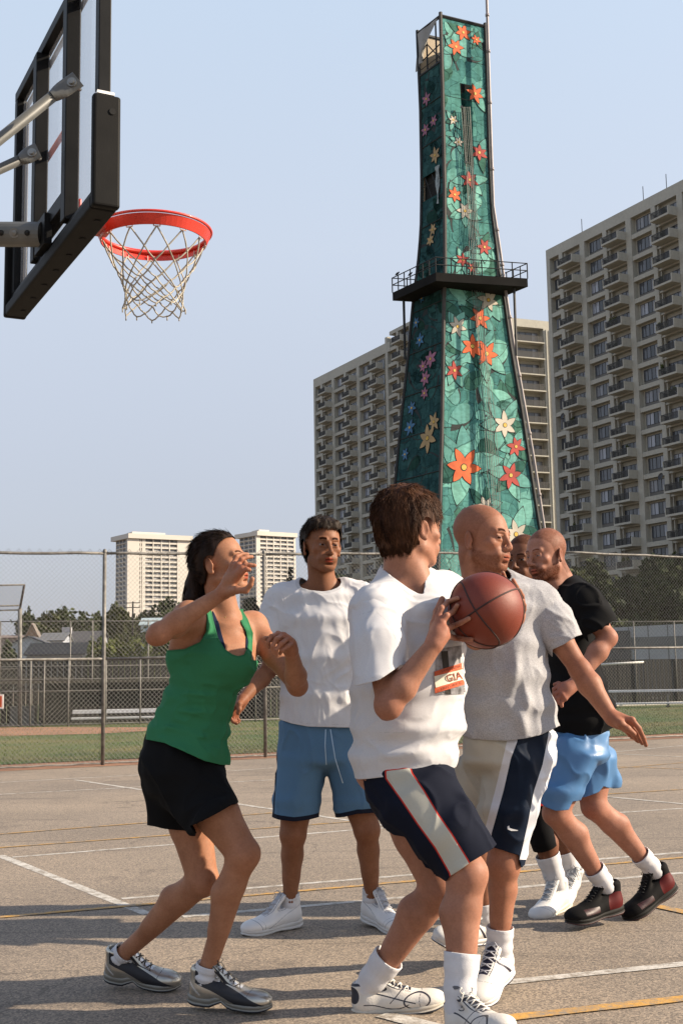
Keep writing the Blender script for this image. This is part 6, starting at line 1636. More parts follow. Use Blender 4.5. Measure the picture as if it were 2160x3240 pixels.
    side = pxpoly([(878,2290),(881,2290),(876,2440),(866,2592),(862,2592),(871,2440)], near=Y)
    S_ = cloth('shorts', so, [blue, navy], b, base, [hs_], [(trim, 1), (side, 1)], bumps=[B_(1000,2340,960,2420,.02,.010), B_(940,2380,930,2560,.02,.010), B_(985,2400,970,2560,.018,-.008), B_(1100,2400,1130,2540,.02,.010), B_(1075,2400,1085,2560,.016,-.009)],
               fold=[dict(amp=.003, f=12, d=(0,0,1), el=.3, seed=4)])
    dc = mat('pale_blue_cord', (.35,.45,.55), .8)
    for pl in ([(1030,2308),(1028,2360),(1032,2420)], [(1045,2308),(1060,2400),(1084,2478)]):
        mb = MB(); mb.tube([W(x,y,Y-.168) for x, y in pl], .0022, 5); mb.build('drawstring', dc, S_, base, smooth=True)
    wh = mat('white_leather', (.66,.65,.64), .45, .05, 8, bump=.1, bscale=40, spec=.5); sol = mat('off_white_sole', (.55,.54,.52), .6, .08, 10); gry = mat('grey_seam', (.25,.27,.30), .6)
    lace = mat('grey_lace', (.40,.40,.42), .8)
    z = np.array([0,0,1.])
    shoe(b, base, aR, G(838, 2950), [wh, sol, gry, lace], 'high', 1, 1.1); shoe(b, base, aL, G(1240, 2945), [wh, sol, gry, lace], 'high', -1, 1.1)
    sock(b, base, aR-[0,0,.02], aR+[0,0,.052], .040, .042, rib=.001); sock(b, base, aL-[0,0,.02], aL+[0,0,.052], .040, .042, rib=.001)
young_man()

# ------------------------------------------------------------------ woman in green tank top
def woman():
    Y = 4.25; base = G(600, 3165)*[1,1,0]
    hR = frame((.93,-.30,.16), (-.12,0,1)); ho = W(695, 1782, Y); s = .945
    hp, H = head_prims(ho, hR, s, nose=.93, jaw=.92)
    pr = [] + hp
    nb = W(712, 1962, Y+.02); pr += [P(H(0,-.02,-.07), nb, .049, r2=.056, k=.02)]
    shR, shL = W(598, 1952, 4.14), W(800, 1982, 4.38)
    pr += [P(W(680,1960,Y+.03), shR, .040, r2=.044, k=.03), P(W(735,1965,Y+.05), shL, .036, r2=.042, k=.03)]
    ts = [st(618,795,1995,Y+.02,.085,.04), st(568,797,2055,Y,.105), st(552,786,2095,Y,.112), st(548,775,2149,Y,.108), st(521,742,2210,Y,.098), st(503,722,2260,Y,.094), st(478,706,2320,Y,.10), st(462,698,2390,Y,.115), st(470,690,2440,Y,.115)]
    torso = loft(ts, k=.03)
    bust = [P(W(680,2090,Y-.085), None, (.062,.055,.060), k=.04, R=np.eye(3)), P(W(752,2098,Y-.05), None, (.056,.055,.058), k=.04, R=np.eye(3))]
    lat = [P(W(600,1975,4.17), W(575,2080,Y-.02), .055, r2=.05, k=.03), P(W(785,1990,4.36), W(768,2090,Y+.03), .045, r2=.045, k=.03)]
    pr += torso+bust+lat
    elR, wrR = W(503, 2006, 3.96), W(706, 1876, 3.96); elL, wrL = W(941, 2170, 4.22), W(921, 2060, 4.06)
    pr += arm_prims(shR, elR, wrR, .90, muscle=.98)+arm_prims(shL, elL, wrL, .90, muscle=.98)
    pr += [P(elR, W(486,2018,3.96), .030, r2=.022, k=.02)]
    w = lambda x, y, Y_=3.93: W(x, y, Y_)
    hand1 = hand_prims(wrR, [[w(738,1786,3.94), w(748,1762,3.95), w(766,1753,3.97), w(783,1754,3.98)], [w(752,1788,3.92), w(764,1770,3.92), w(780,1763,3.93), w(797,1762,3.94)], [w(766,1798,3.90), w(776,1788,3.90), w(792,1788,3.90), w(806,1789,3.90)], [w(762,1812,3.90), w(772,1804,3.895), w(782,1801,3.89), w(790,1803,3.89)]],
                       [w(750,1866,3.89), w(778,1868,3.875), w(793,1850,3.865), w(798,1832,3.86)], .96)
    hand2 = hand_prims(wrL, [[w(880,2006,4.02), w(858,2014,3.98), w(848,2032,3.97), w(851,2048,3.98)], [w(897,2010,4.0), w(874,2022,3.955), w(862,2045,3.95), w(864,2066,3.96)], [w(912,2020,4.0), w(890,2036,3.955), w(874,2056,3.95), w(874,2074,3.96)], [w(926,2032,4.01), w(910,2046,3.97), w(892,2058,3.96), w(886,2068,3.97)]],
                       [w(888,2030,4.05), w(860,2022,4.01), w(838,2020,3.99)], .93)
    pr += hand1+hand2
    hipN, hipF = W(606, 2450, 4.21), W(566, 2440, 4.33)
    kN, aN = W(770, 2702, 4.13), W(645, 3092, 4.21); kF, aF = W(642, 2785, 4.28), W(374, 3030, 4.50)
    bk = nrm(V3(-1,.1,.25))
    tN, tF = W(800,3195,4.02), G(540,3140)
    pr += leg_prims(hipN, kN, aN, tN, 1.0, nrm(V3(-1,.1,-.2)), .98, .80)+leg_prims(hipF, kF, aF, tF, .98, nrm(V3(-.6,.1,.8)), 1.0, .80)
    pr += [P(W(590,2420,Y+.02), None, (.120,.12,.10), R=np.eye(3), k=.05, tag='thigh'), P(W(530,2450,Y), None, (.07,.09,.09), R=np.eye(3), k=.05, tag='thigh')]
    def colf(V, col): head_color(ho, hR, s, col, V, (.36,.165,.09), brow=(.09,.06,.05), browth=.0046, lips=(.95,.45,.42), buzz=((.05,.03,.025), [-.085,-.078,-.010,.012,.052,.074,.088], .9))
    SK = skin('woman_skin', (.29,.130,.070), (.35,.165,.094))
    fine = [(ho-.13, ho+.15, .0024), (W(725,1885,3.85), W(812,1745,4.02), .0026), (W(832,2080,3.93), W(945,1995,4.07), .0028)]
    b = make_body(pr, SK, 'person with dark ponytail in a green tank top and black shorts raising one hand', base, fine, colf)
    hm = hairmat('near_black_hair', (.010,.006,.005), (.028,.015,.009))
    bun = H(0,-.098,.006)
    fl = lambda p, n: (lambda v: nrm(v-n*np.dot(v, n)))(bun-p+1e-6)
    ob, cap = hair_cap(ho, hR, s, [-.080,-.066,-.004,.022,.058,.080,.094], .0055, 0, 'hair', hm, b, base, fl, n=2600, L=.045, lift=.0002, disp=.0018, jag=.004)
    pt = [bun, W(622,1812,Y+.02), W(611,1850,Y+.02), W(604,1895,Y+.0), W(612,1915,Y+.0)]
    pp = [P(pt[i], pt[i+1], [.020,.024,.025,.020][i], r2=[.024,.025,.020,.008][i], k=.02) for i in range(4)]
    pp += [P(W(640,1812,Y+.05), W(628,1890,Y+.05), .026, r2=.022, k=.03)]
    f = Field(*bounds(pp, .02), .004)
    for p in pp: f.put(p)
    V, Q = f.mesh(); T = tri(Q); N = vnormals(V, T); V = V+N*((fbm(V*[120,120,10], 3)-.5)*.010)[:,None]
    po = np_mesh('ponytail', V, T, hm, None, b, base, True)
    strands((V, T), lambda p, n: nrm(V3(-.12,0,-1)+n*.02), 1500, .07, .0010, hm, po, base, lift=.002)
    MB().tube([bun+hR[0]*.024*math.cos(a)+hR[2]*.024*math.sin(a) for a in np.linspace(0,6.28,14)[:-1]], .007, 6, closed=True).build('hair_band', mat('black_band', (.01,.01,.01), .7), b, base, smooth=True)
    # tank top
    grn = cloth_mat('green_rib_knit', (.034,.165,.075), bump=.6, bscale=300, var=.06); gb = cloth_mat('green_binding', (.026,.13,.058)); nav = cloth_mat('navy_elastic', (.008,.014,.035))
    tp = [dict(p) for p in torso+bust+lat+[q for q in pr if q is pr[len(hp)+1] or q is pr[len(hp)+2]]]
    tp += loft([st(478,716,2320,Y,.112), st(460,714,2390,Y,.150), st(458,716,2450,Y,.156)], k=.03)
    poA = [(400,1500),(652,1500),(655,1960),(654,1999),(633,2031),(583,2054),(500,2060),(400,2062)]
    poN = [(668,1500),(669,1931),(676,1964),(690,2017),(711,2053),(735,2070),(754,2076),(772,2071),(783,2050),(786,2030),(779,1999),(761,1964),(747,1930),(745,1500)]
    poB = [(768,1500),(770,1935),(785,1960),(801,2003),(799,2040),(797,2088),(900,2100),(900,1500)]
    hem = pxpoly([(300,2338),(455,2338),(520,2350),(600,2385),(650,2408),(700,2420),(1300,2440),(1300,3100),(300,3100)])
    B_ = lambda x0,y0,x1,y1,r,a,dy=-.11: (W(x0,y0,Y+dy), W(x1,y1,Y+dy), r, a*1.9)
    bumps = [B_(500,2245,740,2262,.008,.007), B_(490,2270,700,2330,.009,-.007), B_(485,2290,690,2345,.009,.007), B_(470,2310,680,2380,.010,-.006), B_(475,2325,690,2400,.010,.006), B_(515,2190,740,2205,.009,.005),
             B_(560,2075,660,2065,.010,.004), B_(520,2225,700,2235,.008,-.006), B_(560,2110,640,2100,.010,-.004)]
    bind = lambda V: 5.5-np.minimum(np.minimum(np.abs(pxpoly(poA)(V)), np.abs(pxpoly(poN)(V))), np.abs(pxpoly(poB)(V)))
    cloth('tank_top', tp, [grn, gb], b, base, [pxpoly(poA), pxpoly(poN), pxpoly(poB), hem], [(bind, 1)], under=[dict(p) for p in pr if p.get('tag') == 'thigh'], ug=.009, grow=.0065, bumps=bumps, fold=[dict(amp=.0034, f=13, d=(1,0,-.35), el=.22, seed=6)], h=.0052, th=.0022)
    s1 = pxpoly([(671,1905),(684,1905),(690,1960),(700,2000),(713,2045),(716,2070),(700,2060),(688,2020),(674,1965)]); s2 = pxpoly([(747,1905),(758,1905),(770,1950),(786,2000),(788,2040),(783,2062),(778,2050),(779,2012),(768,1972),(752,1940)])
    cloth('sports_bra', [dict(p) for p in tp[:-3]], [nav], b, base, [lambda V: -np.maximum(s1(V), s2(V))], grow=.0025, h=.0052, th=.0008)
    # shorts
    bl = cloth_mat('black_cotton', (.006,.006,.0065), var=.1)
    so = loft([st(478,690,2312,Y,.100), st(468,690,2345,Y,.106), st(452,698,2400,Y,.126), st(450,702,2440,Y,.138), st(462,702,2490,Y,.135)], k=.03)
    so += [P(W(604,2485,4.2), W(672,2575,4.13), (.116,.112,.05), r2=(.098,.105,.05), R=frame((0,1,0), W(600,2460,4.2)-W(672,2575,4.13)), k=.03)]
    so += [P(W(545,2480,4.30), W(556,2640,4.33), (.105,.11,.05), r2=(.082,.10,.05), R=np.eye(3), k=.03), P(W(505,2600,4.3), W(500,2640,4.3), .03, r2=.035, k=.03)]
    un = [dict(p) for p in pr if p.get('tag') == 'thigh']
    cut = pxpoly([(300,2620),(487,2620),(520,2626),(561,2630),(622,2633),(600,2598),(731,2535),(900,2530),(900,3000),(300,3000)], 4.2)
    cloth('shorts', so, [bl], b, base, [cut], under=un+[dict(p) for p in torso[-3:]], ug=.006, fold=[dict(amp=.0035, f=11, d=(.5,0,-1), el=.3, seed=9)])
    MB().lathe(W(712,1953,Y-.056), [(0,-.003),(.003,0),(0,.003)], 6, (0,1,0)).build('pendant', mat('gold', (.6,.45,.2), .3, metal=.9), b, base)
    # shoes
    sil = mat('silver_leather', (.46,.43,.37), .28, .2, 9, metal=.8, bump=.2, bscale=30); sol = mat('grey_rubber', (.20,.19,.165), .45, .15, 9, metal=.2); blk = mat('black_suede', (.010,.010,.014), .6); chr_ = mat('bright_trim', (.75,.73,.70), .25, metal=.7); lc = mat('dark_lace', (.06,.055,.05), .8)
    shoe(b, base, aF, W(556,3130,4.465), [sil, sol, blk, chr_, lc], 'wave', 1, .95, L=.285, up=nrm(kF-aF)+V3(0,0,.6))
    shoe(b, base, aN, W(846,3195,4.17), [sil, sol, blk, chr_, lc], 'wave', -1, .95, L=.285, up=nrm(kN-aN)+V3(0,0,.5))
    sock(b, base, aN-[0,0,.01], aN+nrm(kN-aN)*.045, .038, .038, rib=.001); sock(b, base, aF, aF+nrm(kF-aF)*.04, .037, .037, rib=.001)
woman()
# ------------------------------------------------------------------ ball and the player holding it
BALL_C = W(1536, 1931, 3.87); BALL_R = .1205
def basketball():
    c = BALL_C; m = mat('orange_leather', (.135,.020,.009), .50, .18, 5, col2=(.19,.034,.014), bump=.7, bscale=900, spec=.4, bdist=.0008, fine=.10, fscale=500)
    V = []; Fc = []; n = 72; k = 36
    mb = MB(); mb.lathe(c, [(BALL_R*math.sin(math.pi*i/k), -BALL_R*math.cos(math.pi*i/k)) for i in range(k+1)], n, (.3,-.2,.9))
    o = mb.build('basketball', m, None, c, smooth=True); tag(o, 'worn orange brown basketball held up in both hands by the player', 'basketball')
    A = frame(np.cross((-.5,.15,.85),(.35,-.9,.3)), (-.5,.15,.85)); bk = mat('black_seam', (.030,.009,.006), .7); mb = MB(); base = c
    circ = lambda f: [c+(BALL_R+.0002)*nrm(f(a)) for a in np.linspace(0, 2*math.pi, 73)[:-1]]
    mb.tube(circ(lambda a: A[0]*math.cos(a)+A[1]*math.sin(a)), .0028, 6, closed=True)
    mb.tube(circ(lambda a: A[2]*math.cos(a)+A[1]*math.sin(a)), .0028, 6, closed=True)
    for sg in (-1, 1): mb.tube(circ(lambda a: A[0]*math.cos(a)*.75+A[1]*sg*(.55+.25*math.cos(2*a))+A[2]*math.sin(a)), .0028, 6, closed=True)
    mb.build('seam', bk, o, (0,0,0)) if False else mb.build('seam', bk, o, base, smooth=True)
basketball()
def ball_pt(px, py, out=.008):
    d = nrm(ray(px, py)); L = BALL_C-EYE; t = L@d; h2 = L@L-t*t; R = BALL_R+out
    q = math.sqrt(max(R*R-h2, 0)); return EYE+d*(t-q)
def ball_player():
    Y = 4.02; base = G(1330, 3240)*[1,1,0]
    hR = frame((.80,.59,-.02), (.02,0,1)); ho = W(1296, 1672, Y); s = 1.07
    hp, H = head_prims(ho, hR, s, nose=1.0)
    pr = []+hp
    nb = W(1278, 1880, Y+.01); pr += [P(H(0,-.030,-.06), nb, .060, r2=.072, k=.02), P(H(0,.0,-.09), W(1322,1862,Y-.02), .045, r2=.055, k=.02)]
    shR, shL = W(1192, 1940, 3.90), W(1405, 1885, 4.22)
    pr += [P(W(1262,1868,Y), shR, .05, r2=.055, k=.04), P(W(1320,1868,Y+.05), shL, .05, r2=.055, k=.04)]
    pr += loft([st(1175,1420,1925,Y+.02,.12), st(1145,1445,2050,Y+.02,.13), st(1135,1450,2200,Y+.02,.13), st(1125,1440,2340,Y+.02,.135), st(1145,1425,2440,Y+.02,.135)])
    elR, wrR = W(1228, 2232, 3.74), W(1372, 2040, 3.74); elL, wrL = W(1505, 2020, 4.20), W(1632, 1960, 4.03)
    pr += arm_prims(shR, elR, wrR, 1.06)+arm_prims(shL, elL, wrL, 1.0)
    pr += [P(elR, W(1222,2250,3.80), .036, r2=.030, k=.02)]
    bp = ball_pt
    pr += hand_prims(wrR, [[W(1388,1952,3.775), W(1396,1925,3.78), bp(1418,1903), bp(1446,1893)], [W(1396,1972,3.755), W(1412,1948,3.76), bp(1432,1936), bp(1445,1916)], [W(1405,1992,3.745), bp(1432,1982), bp(1458,1970), bp(1482,1957)], [W(1410,2012,3.75), bp(1438,2018), bp(1464,2022), bp(1490,2023)]],
                     [W(1375,1975,3.80), W(1382,1935,3.83), W(1398,1895,3.85)], 1.12)
    L_ = lambda x, y, Y_: W(x, y, Y_)
    pr += hand_prims(wrL, [[L_(1620,1905,4.02), L_(1612,1870,3.99), L_(1600,1840,3.945), L_(1590,1812,3.90)], [L_(1634,1915,4.01), L_(1640,1880,3.97), L_(1634,1858,3.93), L_(1622,1835,3.88)], [L_(1648,1930,3.99), L_(1652,1900,3.95), L_(1651,1885,3.91), L_(1643,1868,3.87)], [L_(1648,1950,3.98), L_(1656,1928,3.94), L_(1657,1915,3.91), L_(1652,1900,3.88)]],
                     [L_(1610,1960,3.99), L_(1600,1985,3.97), L_(1590,2000,3.96)], 1.0)
    hipN, hipF = W(1285, 2480, 4.0), W(1255, 2475, 4.13)
    kN, aN = W(1478, 2765, 3.86), W(1450, 3190, 3.80); kF, aF = W(1392, 2810, 4.06), W(1157, 3128, 4.18)
    pr += leg_prims(hipN, kN, aN, G(1560,3300), 1.14, nrm(V3(-1,.3,0)), 1.0)+leg_prims(hipF, kF, aF, G(1340,3200), 1.10, nrm(V3(-.5,.2,.8)), 1.0)
    pr += [P(W(1270,2430,Y+.02), None, (.15,.13,.11), R=np.eye(3), k=.05)]
    def colf(V, col): head_color(ho, hR, s, col, V, (.33,.15,.09), brow=(.3,.2,.15))
    SK = skin('fair_skin', (.28,.128,.078), (.34,.160,.102))
    fine = [(ho-.14, ho+.15, .0026), (W(1370,2045,3.72), W(1500,1880,3.86), .0028), (W(1575,1960,3.86), W(1665,1790,4.04), .003)]
    b = make_body(pr, SK, 'person with brown hair in a printed white T-shirt and navy shorts holding the ball', base, fine, colf)
    hm = hairmat('brown_hair', (.026,.010,.005), (.085,.036,.016))
    crownp = H(0.0,-.05,.13)
    fl = lambda p, n: (lambda v: nrm(v-n*np.dot(v, n)))((p-crownp)*[1,1,.2]+V3(0,0,-.12)+hR[1]*.02)
    hair_cap(ho, hR, s, [-.106,-.100,-.058,-.012,.020,.048,.066], .020, 0, 'hair', hm, b, base, fl, n=6500, L=.032, lift=.0022, disp=.005, curl=.12, extra=[((0,-.062,-.005),(0,-.058,-.055),(.066,.046,.05),(.054,.036,.03))])
    # shirt
    _s = loft([st(1215,1395,1838,Y+.02,.085,.03), st(1165,1432,1872,Y+.03,.12,.04), st(1128,1455,1940,Y+.02,.15), st(1118,1464,2050,Y+.02,.155), st(1112,1470,2180,Y+.02,.16), st(1106,1466,2300,Y+.02,.165), st(1107,1446,2390,Y+.02,.165), st(1126,1428,2490,Y+.02,.165)]); sh = list(_s)
    sh += [P(shR, W(1195,2020,3.85), .086, r2=.080, k=.04), P(shL, W(1440,1940,4.22), .078, r2=.075, k=.04)]
    sR = [P(shR, W(1196,2050,3.82), .088, r2=.088, k=.04), P(W(1196,2050,3.82), W(1203,2200,3.755), .088, r2=.080, k=.02)]; sL = [P(shL, W(1448,1950,4.22), .08, r2=.08, k=.04), P(W(1448,1950,4.22), W(1500,2020,4.20), .08, r2=.07, k=.02)]
    ua = [p for p in pr if p.get('tag') == 'upperarm']
    sh += [P(W(1262,1858,Y), shR, .068, r2=.072, k=.04), P(W(1320,1850,Y+.06), shL, .066, r2=.07, k=.04), P(W(1255,1830,Y+.08), None, .07, k=.04)]
    nk = pxpoly([(1206,1500),(1206,1796),(1240,1824),(1293,1862),(1322,1878),(1338,1880),(1342,1860),(1346,1830),(1356,1792),(1356,1500)])
    slR = nrm(elR-shR)
    cS = pxpoly([(1020,2173),(1131,2169),(1200,2150),(1266,2106),(1290,2100),(1290,2330),(1020,2330)])
    c1 = cS
    d2 = nrm(elL-shL); c2 = lambda V: (V-W(1478,2000,4.21))@d2
    hem = pxpoly([(900,2476),(1131,2476),(1240,2456),(1330,2434),(1392,2422),(1424,2440),(1600,2440),(1600,2900),(900,2900)], Y-.16)
    B_ = lambda x0,y0,x1,y1,r,a,dy=-.15: (W(x0,y0,Y+dy), W(x1,y1,Y+dy), r, a)
    bumps = [B_(1110,2330,1400,2300,.020,.010), B_(1120,2360,1380,2370,.016,-.008), B_(1130,2400,1440,2360,.018,.012), B_(1150,2440,1430,2410,.014,-.007), B_(1240,2270,1460,2240,.018,.009), B_(1290,2230,1465,2200,.014,-.007),
             B_(1125,2260,1180,2380,.018,.008), B_(1320,1900,1420,2000,.014,.009), B_(1300,1890,1400,2060,.014,-.008), B_(1360,1830,1430,1900,.012,.010,0), B_(1390,1850,1440,1960,.012,-.008,0), B_(1280,1990,1250,2100,.02,.010), B_(1230,1945,1270,2080,.014,.007,-.2), B_(1270,1980,1320,2090,.014,-.009)]
    tee = cloth('t_shirt', sh, [M['white_tee'], M['hem']], b, base, [nk, hem], [(edge(hem, 12), 1), (edge(cS, 12), 1), (edge(nk, 15), 1), (pxline([(1131,1946),(1186,1931),(1220,1963),(1250,2019),(1265,2065)]), 1)], sleeves=[(sR, c1, ua[:3]), (sL, c2, ua[3:])], bumps=bumps, fold=[dict(amp=.0026, f=8, d=(1,.2,.25), el=.2, seed=12), dict(amp=.0011, f=22, d=(1,0,.5), el=.25, seed=13)])
    # shorts
    navy = cloth_mat('navy_mesh', (.007,.009,.018), fine=.1); cream = cloth_mat('cream_stripe', (.42,.41,.35)); redt = cloth_mat('red_piping', (.45,.03,.02))
    so = loft([st(1135,1436,2440,Y,.15), st(1150,1440,2520,Y,.155)])
    so += [P(W(1312,2515,3.95), W(1400,2620,3.92), (.140,.13,.06), r2=(.112,.12,.06), R=frame((0,1,0), W(1312,2515,3.95)-W(1497,2740,3.9)), k=.03), P(W(1400,2620,3.92), W(1512,2765,3.88), (.112,.12,.06), r2=(.094,.10,.05), R=frame((0,1,0), W(1312,2515,3.95)-W(1497,2740,3.9)), k=.03)]
    so += [P(W(1270,2510,4.1), W(1395,2780,4.07), (.115,.12,.06), r2=(.068,.09,.05), R=frame((0,1,0), W(1270,2510,4.1)-W(1395,2760,4.07)), k=.03)]
    cut = pxpoly([(1000,3000),(1000,2640),(1280,2650),(1345,2766),(1352,2768),(1408,2787),(1424,2764),(1490,2716),(1566,2676),(1640,2620),(1900,2620),(1900,3000)], 3.86)
    SL = [(1221,2440),(1223,2463),(1272,2531),(1321,2604),(1378,2682),(1423,2761),(1430,2790)]; SR = [(1490,2745),(1476,2720),(1427,2641),(1382,2576),(1338,2502),(1301,2447),(1296,2430)]
    stripe = pxpoly(SL+SR, near=3.95)
    g = lambda V: stripe(V)+4.5
    S_ = cloth('shorts', so, [navy, cream, redt], b, base, [cut], [(g, 2), (stripe, 1)], under=[dict(p) for p in pr if p.get('tag') == 'thigh'], ug=.006, bumps=[B_(1440,2480,1500,2600,.02,.012), B_(1180,2480,1330,2640,.02,.010)], fold=[dict(amp=.003, f=10, d=(.5,0,-.7), el=.3, seed=15)])
    # chest print: picture panel with orange and cream lettered band
    gp = mat('print_grey', (.09,.085,.085), .85, .6, 40, col2=(.30,.29,.30)); og = mat('print_orange', (.52,.09,.03), .85, .15, 30); cr = mat('print_cream', (.62,.58,.46), .85); br = mat('print_brown', (.22,.05,.025), .85)
    X = lambda x, y: (1080+.4252*x, 1500+.4252*y)
    pan = densify([X(700,1310), X(870,1290), X(905,1640), X(760,1650), X(705,1630), X(690,1500)]); pan2 = [X(640,1120), X(690,1110), X(690,1170), X(660,1190)]
    q1 = lambda pts, m, off: decal('shirt_print', [densify(pts, 12)], tee, m, tee, base, off)
    def strip(a, b, c, d, n=14):
        a, b, c, d = map(np.array, (a, b, c, d)); return [[tuple(a+(b-a)*i/n), tuple(a+(b-a)*(i+1)/n), tuple(d+(c-d)*(i+1)/n), tuple(d+(c-d)*i/n)] for i in range(n)]
    decal_grid('printed_picture', X(700,1305), X(888,1275), X(922,1640), X(700,1640), 14, 18, tee, gp, tee, base, .0022)
    decal_grid('printed_figure', X(740,1320), X(790,1315), X(815,1640), X(775,1640), 4, 18, tee, mat('print_dark', (.03,.025,.02), .9), tee, base, .0034)
    decal_grid('orange_band', X(690,1470), X(905,1402), X(915,1565), X(695,1632), 14, 8, tee, og, tee, base, .0048)
    decal_grid('cream_band', X(688,1505), X(908,1450), X(912,1525), X(700,1590), 14, 5, tee, cr, tee, base, .0062)
    decal('lettering', letter_polys('GIA', X(785,1548), X(904,1522), 24), tee, br, tee, base, .0100)
    decal('small_lettering', letter_polys('SAN FRANC', X(742,1478), X(896,1432), 8), tee, br, tee, base, .0100); decal('small_lettering', letter_polys('CENTURY C', X(742,1606), X(900,1556), 8), tee, br, tee, base, .0100)
    # shoes and socks
    wh = mat('white_running_mesh', (.62,.58,.52), .6, .08, 12, bump=.4, bscale=160); sol = mat('cream_midsole', (.50,.45,.37), .6, .12, 12, bump=.3, bscale=60); nv = mat('dark_navy_overlay', (.02,.022,.035), .5); lc = mat('cream_lace', (.62,.58,.52), .8)
    shoe(b, base, aF, W(1352,3196,4.16), [wh, sol, nv, nv, lc], 'run', 1, 1.0, L=.305, up=V3(-.05,0,1)); shoe(b, base, aN, W(1585,3285,3.62), [wh, sol, nv, nv, lc], 'run', -1, 1.05, L=.305)
    sock(b, base, aF-nrm(kF-aF)*.02, aF+nrm(kF-aF)*.135, .043, .052, rib=.0018); sock(b, base, aN-nrm(kN-aN)*.02, aN+nrm(kN-aN)*.155, .045, .0535, rib=.0018)
    lg = mat('grey_logo', (.10,.10,.11), .8); so_ = [c for c in b.children if c.name.startswith('sock')]
    decal('sock_logo', [[(1430,3122),(1436,3119),(1448,3120),(1455,3124),(1448,3130),(1436,3131)]], so_[-1], lg, so_[-1], base, .002); 
ball_player()

# ------------------------------------------------------------------ bald man in grey shirt
def bald_man():
    Y = 4.42; base = G(1570, 3150)*[1,1,0]
    hR = frame((.80,-.60,-.04), (.03,0,1)); ho = W(1525, 1705, Y); s = 1.06
    hp, H = head_prims(ho, hR, s, nose=.95, jaw=1.03)
    pr = []+hp
    nb = W(1530, 1880, Y+.04); pr += [P(H(0,-.030,-.05), nb, .060, r2=.070, k=.02), P(H(0,.0,-.09), W(1560,1875,Y-.01), .048, r2=.055, k=.02)]
    shR, shL = W(1478, 1930, Y-.0), W(1698, 1915, Y+.02)
    pr += [P(W(1500,1880,Y+.02), shR, .05, r2=.055, k=.04), P(W(1580,1875,Y+.04), shL, .055, r2=.055, k=.04)]
    pr += loft([st(1475,1700,1935,Y+.02,.11), st(1470,1700,2040,Y+.02,.12), st(1475,1705,2200,Y+.02,.125), st(1475,1725,2330,Y+.02,.13), st(1480,1725,2400,Y+.02,.13)])
    elL, wrL = W(1834, 2120, Y-.05), W(1932, 2270, Y-.12); elR, wrR = W(1420, 2100, Y+.06), W(1425, 2260, Y+.05)
    pr += arm_prims(shL, elL, wrL, 1.02)+arm_prims(shR, elR, wrR, 1.0)
    w = lambda x, y, d=0: W(x, y, Y-.14+d)
    pr += hand_prims(wrL, [[w(1998,2278,-.02), w(2020,2305,-.02), w(2034,2335,-.01), w(2042,2358,0)], [w(1990,2290,.0), w(2012,2318,.01), w(2022,2340,.02), w(2030,2352,.02)], [w(1982,2300,.02), w(2002,2326,.03), w(2012,2340,.04), w(2018,2346,.04)], [w(1974,2305,.04), w(1992,2325,.05), w(2002,2334,.06)]],
                     [w(1962,2290,-.03), w(1984,2305,-.035), w(2004,2322,-.03)], 1.08)
    pr += hand_prims(wrR, [[w(1420+6*i,2320,.2), w(1420+6*i,2342,.2), w(1419+6*i,2358,.2)] for i in range(4)], [w(1435,2295,.2), w(1440,2315,.2), w(1440,2330,.2)])
    hipN, hipF = W(1640, 2420, Y-.03), W(1540, 2430, Y+.16)
    kN, aN = W(1592, 2735, Y-.07), W(1577, 3010, Y-.02); kF, aF = W(1508, 2690, Y+.25), W(1530, 2905, Y+.38)
    pr += leg_prims(hipN, kN, aN, G(1520,3170), 1.06, nrm(V3(.25,1,0)))+leg_prims(hipF, kF, aF, G(1460,3000), 1.04, nrm(V3(.8,.6,0)))
    def colf(V, col): head_color(ho, hR, s, col, V, (.31,.13,.073), brow=(.10,.07,.05), browth=.0058, eo=.0043, lips=(.92,.62,.58), stub=((.42,.34,.30), .75), buzz=((.72,.66,.62), [-.10,-.10,-.045,-.02,.030,.060,.085], .75), gaze=(.5,1,-.05))
    SK = skin('ruddy_skin', (.26,.112,.065), (.32,.145,.088))
    fine = [(ho-.14, ho+.15, .0023), (w(1940,2375,-.06), w(2060,2255,.08), .0030)]
    b = make_body(pr, SK, 'person with shaved head in a grey T-shirt and navy and white shorts facing right', base, fine, colf)
    grey = cloth_mat('heather_grey', (.33,.325,.335), fine=.16, fscale=260)
    _s = loft([st(1490,1640,1838,Y+.04,.09,.03), st(1460,1700,1872,Y+.03,.115,.04), st(1452,1728,1930,Y+.02,.13), st(1448,1722,2040,Y+.02,.145), st(1448,1732,2140,Y+.02,.15), st(1452,1752,2230,Y+.02,.155), st(1458,1762,2310,Y+.02,.16), st(1462,1764,2370,Y+.02,.16)]); sh = list(_s)
    sh += [P(shL, W(1730,1955,Y), .077, r2=.074, k=.04), P(shR, W(1447,2010,Y+.04), .074, r2=.068, k=.04)]
    sL = [P(shL, W(1742,1972,Y), .079, r2=.082, k=.04), P(W(1742,1972,Y), W(1804,2066,Y-.03), .082, r2=.058, k=.02)]; sR = [P(shR, W(1436,2090,Y+.05), .078, r2=.075, k=.04)]
    ua = [p for p in pr if p.get('tag') == 'upperarm']
    sh += [P(W(1500,1868,Y+.02), shR, .06, r2=.07, k=.04), P(W(1600,1858,Y+.05), shL, .064, r2=.07, k=.04)]
    nk = lambda V: .082-np.linalg.norm((V-W(1545,1835,Y+.0))*[1,1,1.1], axis=1)
    cS = pxpoly([(1745,2056),(1780,2040),(1822,2013),(1900,1990),(1900,2200),(1745,2120)]); c1 = cS; c2 = lambda V: (V-W(1437,2060,Y+.04))@nrm(elR-shR)
    hem = pxpoly([(1300,2328),(1467,2334),(1489,2341),(1600,2344),(1660,2336),(1710,2326),(1765,2302),(1900,2296),(1900,2800),(1300,2800)], Y-.14)
